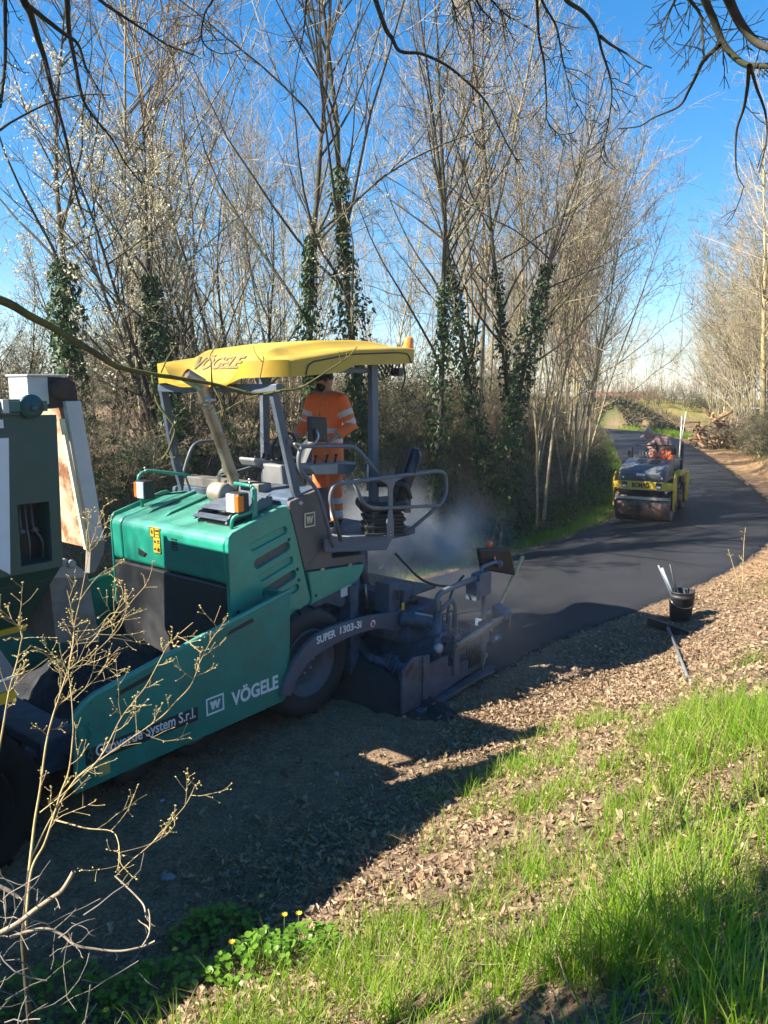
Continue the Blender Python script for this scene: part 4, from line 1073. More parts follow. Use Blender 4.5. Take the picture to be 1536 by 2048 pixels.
# frame, mudguard, rear bumper with marker block, wheels
MB().box((-9.4, .62, .72), (-2.45, .72, 1.02)).box((-9.4, 1.36, .72), (-2.45, 1.46, 1.02)).build('truck_frame', ANTHD, tk)
MB().prism([(-2.98, 1.46), (-2.80, 1.56), (-2.74, 1.50), (-2.66, 1.34), (-2.66, 1.31), (-2.98, 1.31)], 'y', TY + .02, TY + .3).build('mudguard', pbr('mudguard_grey', (.17, .19, .21), .5, dust=.3), tk, .01)
MB().box((-2.98, TY + .005, 1.30), (-2.655, TY + .02, 1.315)).build('guard_edge', WHITE, tk)
MB().box((-2.98, TY + .02, 1.225), (-2.67, TY + .3, 1.298)).build('marker_bracket', pbr('bracket_grey', (.28, .27, .25), .6, dust=.3), tk)
MB().box((-2.98, TY + .01, 1.15), (-2.675, TY + .28, 1.222)).build('marker_block', pbr('marker_yellow', (.60, .36, .02), .4), tk)
for yy, nn in ((TY + .02, True), (2.03, False)):
    wheel(-3.02, yy, .5, .5, .29, nn, tk, 'truck_wheel'); wheel(-4.3, yy, .5, .5, .29, nn, tk, 'truck_wheel'); wheel(-8.2, yy, .5, .32, .29, nn, tk, 'truck_wheel')
# cab (outside the picture, built where it stands)
cabp = [(-9.9, .75), (-9.95, 1.75), (-9.75, 2.75), (-9.5, 2.9), (-7.4, 2.9), (-7.3, .75)]
cab = MB().prism(cabp, 'y', TY + .02, 2.03).build('cab', TGREEN, tk, .05)
MB().prism([(-9.3, 1.85), (-9.25, 2.6), (-8.1, 2.6), (-8.1, 1.75)], 'y', TY + .012, TY + .02).build('cab_window', pbr('cab_glass', (.02, .025, .03), .08), cab)
p = W(-2.62, .92); heap('asphalt_in_truck', p.x, p.y, .32, .85, .25, 1.90, 13)

# ------------------------------------------------------------------ people
SKIN = pbr('skin', (.42, .24, .16), .55, var=.12, scale=9)
HIVIS = pbr('hivis_orange', (1.0, .19, .045), .8, var=.12, scale=7, bump=1.0, bscale=11)
REFL = pbr('reflective_grey', (.58, .60, .60), .45, var=.08, scale=20)
SHOE = pbr('dark_shoe', (.02, .02, .022), .6)
HAIR = pbr('dark_hair', (.02, .014, .01), .7, var=.3, scale=40)
MASKM = pbr('face_mask_black', (.012, .012, .015), .7)
def ebody(chains, voxel, name, mats, parent, classify, sm=4):
    """chains: list of (points, radii (rx, ry), side vector); fused by voxel remesh into one continuous surface"""
    mb = MB()
    for pts, rad, side in chains:
        P = [Vector(p) for p in pts]; k = len(P); n = 16; vs = []; side = Vector(side)
        for i in range(k):
            t = (P[min(i + 1, k - 1)] - P[max(i - 1, 0)]).normalized()
            u = (side - t * side.dot(t)).normalized(); w = t.cross(u)
            rx, ry = rad[i] if hasattr(rad[i], '__len__') else (rad[i], rad[i])
            for j in range(n):
                a = 2 * math.pi * j / n
                vs.append(P[i] + u * rx * math.cos(a) + w * ry * math.sin(a))
        fs = [(i * n + j, i * n + (j + 1) % n, (i + 1) * n + (j + 1) % n, (i + 1) * n + j) for i in range(k - 1) for j in range(n)]
        fs += [tuple(range(n - 1, -1, -1)), tuple(range((k - 1) * n, k * n))]
        mb.add(vs, fs, True)
        for q, rd in ((P[0], rad[0]), (P[-1], rad[-1])):
            r0 = min(rd) if hasattr(rd, '__len__') else rd
            mb.ball(q, r0 * .98, 12, 8)
    o = mb.build(name, mats, None)
    rm = o.modifiers.new('fuse', 'REMESH'); rm.mode = 'VOXEL'; rm.voxel_size = voxel; rm.use_smooth_shade = True
    s_ = o.modifiers.new('soft', 'SMOOTH'); s_.iterations = sm; s_.factor = .5
    dg = bpy.context.evaluated_depsgraph_get(); dg.update()
    me = bpy.data.meshes.new_from_object(o.evaluated_get(dg))
    old = o.data; o.modifiers.clear(); o.data = me; bpy.data.meshes.remove(old)
    me.materials.clear()
    for m_ in mats: me.materials.append(m_)
    for p_ in me.polygons:
        p_.material_index = classify(p_.center); p_.use_smooth = True
    o.parent = parent
    return o
def seg_t(p, a, b):
    a, b = Vector(a), Vector(b); d = b - a; t = max(0, min(1, (p - a).dot(d) / d.dot(d)))
    return t, (p - (a + d * t)).length
def hand(M, parent, curl=.6, mat=None):
    """palm with five separate fingers; local x along the fingers, z the back of the hand"""
    mb = MB()
    mb.hexa([M @ Vector(p) for p in ((-.01, -.026, -.012), (.085, -.040, -.012), (.085, .040, -.012), (-.01, .026, -.012), (-.01, -.026, .014), (.085, -.038, .013), (.085, .038, .013), (-.01, .026, .014))])
    for k, (y, L_) in enumerate(((-.031, .066), (-.011, .078), (.010, .072), (.030, .058))):
        a1, a2 = curl * .6, curl * 1.3
        p0 = Vector((.078, y, 0)); p1 = p0 + Vector((math.cos(a1), .08 * (k - 1.5), -math.sin(a1))) * L_ * .45; p2 = p1 + Vector((math.cos(a2), 0, -math.sin(a2))) * L_ * .32; p3 = p2 + Vector((math.cos(a2 * 1.3), 0, -math.sin(a2 * 1.3))) * L_ * .25
        mb.tube([M @ q for q in (p0, p1, p2, p3)], [.0098, .0092, .0082, .0062], 8)
    mb.tube([M @ Vector(q) for q in ((.015, -.024, -.004), (.045, -.052, -.014), (.07, -.06, -.026), (.085, -.058, -.038))], [.013, .0115, .010, .007], 8)
    o = mb.build('hand', mat or SKIN, parent, .006, 2, smooth=True)
    return o
# the paver operator: stands at the console, looks to his right, down at the truck
oppos = W(1.47, .98, 1.565)
op = empty('person', oppos, R(51 + 5), 'worker in orange hi-vis suit and black mask standing under the yellow canopy', 'person', scale=.985)
# local: -x forward, -y his left
sL, eL, wL = (-.01, -.205, 1.42), (.02, -.315, 1.145), (-.20, -.235, 1.015)
sR, eR, wR = (-.01, .205, 1.42), (-.02, .30, 1.15), (-.24, .27, 1.0)
ch = [([(0, 0, .86), (.0, 0, .95), (.0, 0, 1.06), (-.005, 0, 1.20), (-.01, 0, 1.33), (-.005, 0, 1.42), (0, 0, 1.47)], [(.185, .135), (.190, .135), (.178, .125), (.192, .132), (.205, .132), (.175, .105), (.085, .075)], (0, 1, 0)),
      ([(0, 0, 1.45), (-.015, 0, 1.52), (-.03, 0, 1.58)], [.062, .056, .055], (0, 1, 0))]
for a, b, c in ((sL, eL, wL), (sR, eR, wR)):
    a, b, c = Vector(a), Vector(b), Vector(c)
    ch.append(([(a.x * .3, a.y * .45, a.z + .015), a, a.lerp(b, .5), b, b.lerp(c, .66)], [.088, .086, .078, .072, .060], (1, 0, 0)))
    ch.append(([b.lerp(c, .4), b.lerp(c, .7), c], [.044, .036, .028], (1, 0, 0)))
for s_ in (-1, 1):
    ch.append(([(0, s_ * .085, .92), (-.01, s_ * .10, .72), (-.02, s_ * .105, .50), (-.005, s_ * .11, .30), (.0, s_ * .115, .12), (.0, s_ * .115, .085)], [(.105, .118), (.100, .108), (.082, .088), (.076, .084), (.070, .080), (.066, .078)], (0, 1, 0)))
    ch.append(([(.045, s_ * .115, .05), (-.05, s_ * .12, .045), (-.15, s_ * .13, .04), (-.19, s_ * .133, .035)], [(.042, .045), (.044, .045), (.046, .034), (.034, .026)], (0, 1, 0)))
def cls(p):
    z = p.z
    for a, b, c in ((sL, eL, wL), (sR, eR, wR)):
        t1, d1 = seg_t(p, a, b); t2, d2 = seg_t(p, b, c)
        if min(d1, d2) < .10 and abs(p.y) > .14:
            if d2 < d1:
                return 2 if (t2 > .68 and d2 < .05) else 0
            return 1 if (.42 < t1 < .62 or .80 < t1 < .99) else 0
    if z > 1.475 and p.x < .055 and abs(p.y) < .07: return 2
    if z > 1.50: return 2
    if 1.06 < z < 1.115 or .955 < z < 1.01: return 1
    if z < .082: return 3
    if .115 < z < .19 or .265 < z < .335: return 1
    return 0
body = ebody(ch, .013, 'body', [HIVIS, REFL, SKIN, SHOE], op, cls)
MB().tube(fillet([(-.075, -.035, 1.435), (-.03, -.082, 1.475), (.05, -.06, 1.50), (.06, .0, 1.51), (.05, .06, 1.50), (-.03, .082, 1.475), (-.075, .035, 1.435), (-.115, .0, 1.37)], .03), [.016] * len(fillet([(-.075, -.035, 1.435), (-.03, -.082, 1.475), (.05, -.06, 1.50), (.06, .0, 1.51), (.05, .06, 1.50), (-.03, .082, 1.475), (-.075, .035, 1.435), (-.115, .0, 1.37)], .03)), 8).build('collar', HIVIS, op)
MB().tube([(-.128, .0, 1.37), (-.143, .0, 1.25)], .004, 6).build('zip', SHOE, op)
mb = MB()
for (x, y, z) in ((-.02, -.205, .58), ): mb.box((x - .06, y - .012, z - .0), (x + .06, y + .004, z + .15))
mb.build('leg_pocket', HIVIS, op, .01)
def head(M, parent, hair=HAIR, mask=True, cap=None):
    mb = MB(); mb.ball(M @ Vector((0, 0, 0)), (.098, .076, .118), 18, 12, M=M.to_3x3())
    mb.ball(M @ Vector((-.03, 0, -.06)), (.068, .058, .062), 14, 9, M=M.to_3x3())
    mb.ball(M @ Vector((-.101, 0, -.012)), (.02, .014, .026), 10, 7, M=M.to_3x3())
    for s_ in (-1, 1): mb.ball(M @ Vector((.012, s_ * .078, -.01)), (.018, .010, .030), 10, 7, M=M.to_3x3())
    hd = mb.build('head', SKIN, parent)
    for s_ in (-1, 1): MB().ball(M @ Vector((-.086, s_ * .032, .014)), (.010, .013, .010), 8, 6, M=M.to_3x3()).build('eye', pbr('eye', (.12, .10, .09), .2), hd)
    MB().hexa([M @ Vector(p) for p in ((-.098, -.026, -.068), (-.098, .026, -.068), (-.09, .026, -.076), (-.09, -.026, -.076), (-.101, -.022, -.062), (-.101, .022, -.062), (-.09, .024, -.062), (-.09, -.024, -.062))]).build('mouth', pbr('lips', (.30, .13, .10), .5), hd)
    mb = MB(); mb.ball(M @ Vector((.012, 0, .022)), (.104, .083, .112), 18, 12, M=M.to_3x3())
    h_ = mb.build('hair', hair, hd)
    me = h_.data; bm = bmesh.new(); bm.from_mesh(me)
    Mi = M.inverted()
    bmesh.ops.delete(bm, geom=[v for v in bm.verts if (Mi @ v.co).z < -.02 or ((Mi @ v.co).x < -.055 and (Mi @ v.co).z < .06)], context='VERTS'); bm.to_mesh(me); bm.free()
    if mask:
        mb = MB(); mb.ball(M @ Vector((-.052, 0, -.052)), (.066, .066, .062), 14, 9, M=M.to_3x3())
        for s_ in (-1, 1): mb.tube([M @ Vector((-.03, s_ * .066, -.03)), M @ Vector((.012, s_ * .08, .0))], .004, 5)
        mb.build('face_mask', MASKM, hd)
    if cap is not None:
        mb = MB(); mb.lathe([(.105, .02), (.106, .06), (.09, .11), (.05, .135), (.0, .14)], M @ Vector((.0, 0, 0)), axis=M.to_3x3() @ Vector((0, 0, 1)), n=18)
        mb.hexa([M @ Vector(p) for p in ((-.19, -.06, .03), (-.08, -.09, .035), (-.08, .09, .035), (-.19, .06, .03), (-.19, -.06, .038), (-.08, -.09, .045), (-.08, .09, .045), (-.19, .06, .038))])
        mb.build('cap', cap, hd)
    return hd
head(Matrix.Translation((-.045, .005, 1.635)) @ Matrix.Rotation(R(-28), 4, 'Z') @ Matrix.Rotation(R(-14), 4, 'Y'), op, cap=pbr('dark_cap', (.03, .02, .018), .8))
def hand_at(w_, fwd, up, par, curl=.6, flip=False):
    X = Vector(fwd).normalized(); Z = Vector(up); Z = (Z - X * Z.dot(X)).normalized(); Y = Z.cross(X)
    if flip: Y = -Y
    M = Matrix(((X.x, Y.x, Z.x, w_[0]), (X.y, Y.y, Z.y, w_[1]), (X.z, Y.z, Z.z, w_[2]), (0, 0, 0, 1)))
    return hand(M, par, curl)
hand_at(wL, (-.8, .25, -.5), (0, -.1, 1), op, .8)
hand_at(wR, (-.85, -.15, -.45), (0, .1, 1), op, .8, True)

# ------------------------------------------------------------------ tandem roller (x to the picture's right, y backwards, z up)
rl_pos = Vector((5.60, 16.35, 0)); rl_pos.z = float(zroad(np.interp(0, [0], [0])) * 0 + ground([5.60], [16.35])[0][0]) + .055
rq, rt_ = road_coords([5.60], [16.35]); rl_pos.z = float(zroad(rt_)[0]) + .012
rl = empty('road_roller', rl_pos, R(-29), 'yellow and grey tandem roller driving on the fresh asphalt', 'road roller', None, .96)
DRUM = pbr('drum_steel', (.050, .042, .040), .42, metal=.4, var=.3, scale=3, second=(.36, .20, .12), sscale=2.0, samt=(.44, .64), bump=.05, bscale=30)
HOODG = pbr('roller_hood_grey', (.085, .095, .11), .4, var=.12, dust=.25, coat=.2)
def drum(y):
    d = MB().lathe([(.0, -.55), (.22, -.55), (.24, -.585), (.33, -.60), (.345, -.595), (.35, -.58), (.35, .58), (.345, .595), (.33, .60), (.24, .585), (.22, .55), (.0, .55)], (0, y, .35), axis=(1, 0, 0), n=48).build('drum', DRUM, rl)
    MB().lathe([(.0, .0), (.10, .0), (.12, .02), (.12, .05), (.0, .05)], (.54, y, .35), axis=(1, 0, 0), n=20).build('drum_hub', ANTHD, d)
    MB().box((-.58, y - .40, .50), (.58, y - .385, .56)).build('scraper', STEEL, d)
    return d
drum(0.0); drum(1.75)
# front frame: yellow cross member with side arms reaching down to the drum axle
fr = MB().box((-.50, -.47, .735), (.50, -.30, .905)).build('front_beam', YELR, rl, .012)
text_obj('lettering', 'BOMAG', LABELB, fr, .14, (-.20, -.47, .775), (1, 0, 0), (0, 0, 1), .006, .36)
for s_ in (-1, 1):
    MB().box((s_ * .36 - .06, -.49, .765), (s_ * .36 + .06, -.465, .885)).build('lamp_housing', BLACK, fr, .006)
    MB().box((s_ * .36 - .045, -.50, .775), (s_ * .36 + .045, -.488, .82)).build('front_lamp', GLASS_L, fr, .005)
    MB().box((s_ * .36 - .045, -.50, .835), (s_ * .36 + .045, -.488, .86)).build('red_marker', pbr('dull_red', (.16, .03, .02), .4), fr)
for s_ in (-1, 1):
    x0, x1 = sorted((s_ * .615, s_ * .655))
    MB().prism([(-.18, .30), (-.28, .72), (-.30, .90), (-.22, 1.02), (-.10, 1.06), (.02, 1.02), (.08, .80), (.16, .30), (.0, .20)], 'x', x0, x1).build('side_arm', YELR, rl, .015)
    MB().box((min(s_ * .48, s_ * .64), -.44, .74), (max(s_ * .48, s_ * .64), -.20, .88)).build('arm_bracket', YELR, rl, .01)
    MB().lathe([(.0, -.02), (.09, -.02), (.09, .02), (.0, .02)], (s_ * .665, -.02, .35), axis=(1, 0, 0), n=18).build('axle_cover', ANTHD, rl)
MB().box((-.57, -.36, .70), (.57, -.20, .735)).build('water_bar', STEEL, rl, .006)
MB().lathe([(.0, -.02), (.028, -.02), (.028, .02), (.0, .02)], (.50, -.36, .68), axis=(0, 1, 0), n=12).build('reflector', WHITE, rl)
# hood
hs_ = [(-.43, .90), (-.46, 1.08), (-.40, 1.15), (-.22, 1.22), (.52, 1.33), (.56, 1.30), (.56, .90)]
hd_ = MB().prism(hs_, 'x', -.50, .50).build('roller_hood', HOODG, rl, .035, 3)
for s_ in (-.14, .14): MB().prism([(.0, 1.262), (.36, 1.318), (.36, 1.312), (.0, 1.25)], 'x', s_ - .10, s_ + .10).build('hood_vent', BLACK, hd_)
MB().box((-.12, -.468, 1.03), (.06, -.450, 1.08)).build('number_plate', pbr('plate_pale', (.55, .6, .68), .4), hd_)
for x in (-.40, .41): MB().lathe([(.0, -.01), (.022, -.01), (.022, .02)], (x, -.455, .985), axis=(0, 1, 0), n=12).build('hood_lamp', WHITE, hd_)
MB().box((-.16, -.456, .945), (.16, -.444, .965)).build('hood_handle', BLACK, hd_)
MB().box((.497, .0, 1.0), (.505, .05, 1.15)).build('side_vent', BLACK, hd_)
# operator stand
MB().box((-.55, .56, .62), (.55, 1.35, .72)).build('roller_platform', ANTHD, rl, .01)
MB().box((-.42, .58, .72), (-.06, .66, 1.34)).box((.10, .58, .72), (.26, .66, 1.30)).build('dash_panel', BLACK, rl, .02)
MB().box((-.55, 1.30, .70), (.55, 2.0, 1.0)).build('rear_tank', YELR, rl, .03)
for s_ in (-1, 1):
    MB().prism([(1.55, .30), (1.50, .80), (1.60, .96), (1.90, .96), (2.0, .80), (1.92, .30), (1.75, .2)], 'x', min(s_ * .615, s_ * .66), max(s_ * .615, s_ * .66)).build('rear_arm', YELR, rl, .015)
MB().box((.50, .5, .95), (.66, 1.5, 1.06)).build('rear_fender', YELR, rl, .02)
def rtube(pts, r=.02, nm='roll_bar'): return MB().tube(fillet(pts, .06), r, 8).build(nm, BLACK, rl)
rtube([(-.44, .62, 1.0), (-.44, .62, 1.60), (.34, .66, 1.62)], .018)
MB().box((.56, .98, .75), (.62, 1.06, 1.66)).build('roll_post', BLACK, rl)
MB().box((-.62, 1.02, .75), (-.56, 1.10, 1.45)).build('roll_post', BLACK, rl)
rtube([(.26, .64, 1.45), (.28, .62, 1.62), (.46, .62, 1.64), (.46, .62, 1.58)], .010, 'mirror_stalk')
MB().box((.41, .60, 1.42), (.52, .64, 1.58)).build('roller_mirror', BLACK, rl, .015)
mb = MB()
for k in range(7): mb.tube([(-.26 + k * .07, .62, 1.32), (-.27 + k * .07, .60 - .01 * (k % 2), 1.48 - .02 * (k % 3))], .010, 6).ball((-.27 + k * .07, .60 - .01 * (k % 2), 1.49 - .02 * (k % 3)), .017, 8, 5)
mb.build('control_lever', pbr('lever_grey', (.25, .25, .25), .4), rl)
MB().tube([(-.02 + .17 * math.cos(a), .70 + .08 * math.sin(a), 1.42 + .13 * math.sin(a)) for a in np.linspace(0, 2 * math.pi, 20, endpoint=False)], .014, 6, closed=True).tube([(-.02, .70, 1.2), (-.02, .70, 1.42)], .02, 6).build('roller_steering_wheel', BLACK, rl)
sv = MB().box((-.13, .98, 1.08), (.37, 1.38, 1.24)).build('roller_seat', BLACK, rl, .03)
MB().hexa([(-.12, 1.34, 1.2), (.36, 1.34, 1.2), (.36, 1.42, 1.2), (-.12, 1.42, 1.2), (-.08, 1.44, 1.62), (.32, 1.44, 1.62), (.32, 1.52, 1.62), (-.08, 1.52, 1.62)]).build('seat_back', BLACK, sv, .03)
MB().box((.34, .60, .72), (.52, 1.3, 1.15)).build('side_console', BLACK, rl, .03)
MB().tube(fillet([(.50, .7, 1.30), (.60, 1.0, 1.30), (.56, 1.3, 1.15)], .1), .016, 6).build('arm_rail', STEEL, rl)
# roller driver: seated, bent over to the picture's left
rp_ = empty('person', rl_pos + Matrix.Rotation(R(-29), 3, 'Z') @ Vector((.12, 0, .17)), R(-29), 'roller driver in orange trousers and cap leaning sideways on the seat', 'person', None, .96)
SHIRT = pbr('plaid_shirt', (.26, .13, .11), .8, var=.6, scale=22, second=(.45, .36, .28), sscale=16, samt=(.5, .6))
CLS = dict(h=(.06, 1.16, 1.13), c=(-.02, 1.02, 1.52), n=(-.22, .96, 1.60))
chd = [([(.10, 1.18, 1.08), (.10, 1.16, 1.20), (.08, 1.10, 1.38), (.0, 1.02, 1.54), (-.10, .97, 1.60)], [(.17, .13), (.17, .13), (.18, .14), (.17, .13), (.11, .10)], (1, .3, .3)),
       ([(-.08, .97, 1.60), (-.20, .95, 1.64)], [.055, .052], (0, 1, 0)),
       ([(.14, .98, 1.56), (.22, .86, 1.40), (.10, .72, 1.38)], [.07, .058, .042], (0, 0, 1)),
       ([(-.12, .95, 1.54), (-.26, .84, 1.40), (-.16, .72, 1.36)], [.07, .056, .042], (0, 0, 1))]
for s_, x in ((-1, -.16), (1, .24)):
    chd.append(([(.06 + s_ * .09, 1.14, 1.12), (x, .94, 1.20), (x + s_ * .01, .80, 1.26), (x, .76, 1.10), (x, .74, .86), (x, .72, .78)], [.10, .095, .082, .076, .07, .06], (1, 0, 0)))
    chd.append(([(x, .76, .76), (x, .62, .75)], [.05, .042], (1, 0, 0)))
def cls2(p):
    if p.z < .80: return 3
    if p.x < -.13 and p.z > 1.56 and p.y > .9: return 2
    if p.z < 1.30 and (p.y < 1.0 or p.z < 1.17): return 1 if (.86 < p.z < .94) else 0
    if p.y < .765: return 2
    return 4
ebody(chd, .016, 'body', [HIVIS, REFL, SKIN, SHOE, SHIRT], rp_, cls2)
head(Matrix.Translation((-.29, .92, 1.69)) @ Matrix.Rotation(R(50), 4, 'Z') @ Matrix.Rotation(R(-35), 4, 'Y'), rp_, mask=False, cap=pbr('pale_cap', (.30, .22, .2), .8))
for w_, f_ in (((.09, .71, 1.38), (-.5, -.8, -.2)), ((-.15, .71, 1.36), (.5, -.8, -.2))): hand_at(w_, f_, (0, 0, 1), rp_, 1.1)

# ------------------------------------------------------------------ things by the roadside
def hit(px, py, lift=0.0):
    """where the line of sight through a photo pixel meets the ground"""
    a = unproj(px, py, 1.0) - Vector((0, 0, CAMH)); t = 1.5
    ts = np.arange(1.5, 70, .05)
    P = np.array([0, 0, CAMH]) + np.outer(ts, np.array(a))
    z = ground(P[:, 0], P[:, 1])[0]
    k = np.argmax(P[:, 2] < z + lift)
    return Vector(P[k])
bp = hit(1360, 1243); bp.z = gz(bp.x, bp.y) - .01
bk_ = empty('bucket', bp, 0, 'black tarry bucket with tool handles standing on the leafy verge', 'bucket')
bm_ = MB().lathe([(.0, .015), (.120, .0), (.128, .01), (.155, .33), (.162, .335), (.162, .37), (.157, .375), (.160, .41), (.166, .415), (.166, .425), (.152, .425), (.118, .02), (.0, .02)], (0, 0, 0), axis=(0, 0, 1), n=32)
TAR = pbr('tarred_black', (.016, .016, .018), .5, var=.5, scale=9, bump=.3, bscale=30)
bm_.build('bucket_shell', TAR, bk_)
MB().tube(fillet([(-.168, -.02, .33), (-.12, -.12, .245), (0, -.165, .22), (.12, -.12, .245), (.168, -.02, .33)], .08), .004, 6).build('bail', STEEL, bk_)
for x, y, dx, dy, L_, r_, m_, lab in ((-.09, -.03, -.40, .0, .66, .013, RAILM, 'dark iron bar in the black bucket, leftmost of three'), (-.07, .02, -.30, .08, .56, .021, pbr('galvanised', (.45, .50, .52), .4, metal=.5), 'pale galvanised pipe sticking out of the black bucket'), (-.04, .03, -.22, -.05, .68, .012, TAR, 'thin black rod in the bucket, nearest its centre')):
    t_ = MB().tube([bp + Vector((x * .4 + .05, y, .06)), bp + Vector((x + dx * .62, y + dy * .6, .36 + L_ * .62))], r_, 10).build('tool_rod', m_)
    tag(t_, lab, 'rod')
# squeegee lying face down
a_, b_ = hit(1296, 1266), hit(1382, 1272); c_ = hit(1375, 1361)
mid = (a_ + b_) / 2
sq = empty('squeegee', mid, math.atan2((b_ - a_).y, (b_ - a_).x), 'long black asphalt squeegee lying on dry leaves below the bucket', 'squeegee')
hl = (b_ - a_).length / 2
MB().box((-hl, -.02, .02), (hl, .02, .13)).build('blade', TAR, sq, .008)
MB().box((-hl * .98, .02, .06), (hl * .98, .035, .12)).build('rubber_strip', BLACK, sq)
loc_c = Matrix.Rotation(-sq.rotation_euler.z, 4, 'Z') @ (c_ - mid)
MB().tube([(.0, -.02, .09), (loc_c.x * .12, loc_c.y * .12, .085)], .022, 10).build('socket', RAILM, sq)
MB().tube([(loc_c.x * .06, loc_c.y * .06, .09), (loc_c.x, loc_c.y, loc_c.z + .03)], .0145, 10).build('handle', RAILM, sq)
# wooden handle of a tool resting in the screed
wh = empty('asphalt_rake', W(2.36, -.62, .40), R(51), 'wooden tool handle leaning out behind the paver screed', 'rake')
MB().tube([(.0, 0, .02), (.10, .005, .17), (.74, .02, .74)], [.023, .022, .021], 12).build('handle', WOODH, wh)
MB().tube([(-.06, 0, -.04), (.01, 0, .03)], .021, 12).build('socket', RUSTD, wh)
# two white marker posts by the bend
for (px, y0, y1, dist, lab, lean) in ((1364, 832, 893, 29.5, 'white wooden marker post just behind the roller, nearer of two', .0), (1368, 823, 868, 38.0, 'slanting white marker post by the bend, farther of two', .12)):
    top = unproj(px + (4 if lean else 0), y0, dist); bz = gz(top.x, top.y)
    bot = Vector((top.x - lean * 1.0, top.y, bz - .1))
    mbp = MB().tube([bot, top], .024, 10)
    tag(mbp.build('marker_post', pbr('post_white', (.68, .66, .60), .6, var=.12, scale=10, second=(.35, .30, .22), samt=(.6, .7))), lab, 'post', 'white marker posts by the road')
# ------------------------------------------------------------------ vegetation
def batch_tubes(P, Rr, sides):
    """P (N,K,3) centre lines, Rr (N,K) radii -> vertices, quads"""
    N_, K_ = P.shape[:2]
    T = np.empty_like(P); T[:, 1:-1] = P[:, 2:] - P[:, :-2]; T[:, 0] = P[:, 1] - P[:, 0]; T[:, -1] = P[:, -1] - P[:, -2]
    T /= np.linalg.norm(T, axis=2, keepdims=True) + 1e-9
    ref = np.zeros_like(T[:, :1]); mean = T.mean(1, keepdims=True)
    ref[..., 0] = np.where(np.abs(mean[..., 0]) < .6, 1, 0); ref[..., 1] = 1 - ref[..., 0]
    U = np.cross(T, np.broadcast_to(ref, T.shape)); U /= np.linalg.norm(U, axis=2, keepdims=True) + 1e-9
    Wv = np.cross(T, U)
    a = np.arange(sides) * 2 * np.pi / sides
    V = P[:, :, None, :] + Rr[:, :, None, None] * (U[:, :, None, :] * np.cos(a)[None, None, :, None] + Wv[:, :, None, :] * np.sin(a)[None, None, :, None])
    id_ = np.arange(N_ * K_ * sides).reshape(N_, K_, sides)
    j2 = np.roll(np.arange(sides), -1)
    Fq = np.stack([id_[:, :-1, :], id_[:, :-1, :][:, :, j2], id_[:, 1:, :][:, :, j2], id_[:, 1:, :]], -1).reshape(-1, 4)
    return V.reshape(-1, 3), Fq
def cat_mesh(parts):
    Vs, Fs, o = [], [], 0
    for V, F_ in parts:
        Vs.append(V); Fs.append(F_ + o); o += len(V)
    return np.concatenate(Vs), np.concatenate(Fs)
def walk(rg, S_, D, Ln, K, wander, up):
    """random walks: start points S_, unit directions D, lengths Ln"""
    n = len(S_); P = np.empty((n, K, 3)); P[:, 0] = S_; d = D.copy(); st = (Ln / (K - 1))[:, None]
    for k in range(1, K):
        d = d + rg.normal(0, wander, (n, 3)); d[:, 2] += up
        d /= np.linalg.norm(d, axis=1, keepdims=True)
        P[:, k] = P[:, k - 1] + d * st
    return P
def children(rg, P, Ln, n_per, t0, t1, ang, lfac, K, wander, up, taper=True, bias=1.0):
    N_, K_ = P.shape[:2]
    par = np.repeat(np.arange(N_), n_per); n = len(par)
    t = t0 + (t1 - t0) * rg.random(n) ** bias
    f = t * (K_ - 1); i = np.minimum(f.astype(int), K_ - 2); fr = (f - i)[:, None]
    S_ = P[par, i] * (1 - fr) + P[par, i + 1] * fr
    T = P[par, i + 1] - P[par, i]; T /= np.linalg.norm(T, axis=1, keepdims=True)
    rv = rg.normal(0, 1, (n, 3)); rv -= T * (rv * T).sum(1, keepdims=True); rv /= np.linalg.norm(rv, axis=1, keepdims=True)
    a = np.radians(rg.normal(ang, ang * .28, n))[:, None]
    D = T * np.cos(a) + rv * np.sin(a)
    L2 = Ln[par] * lfac * (.55 + .75 * rg.random(n)) * (1.15 - .75 * t if taper else 1)
    return walk(rg, S_, D, L2, K, wander, up), L2, par, t
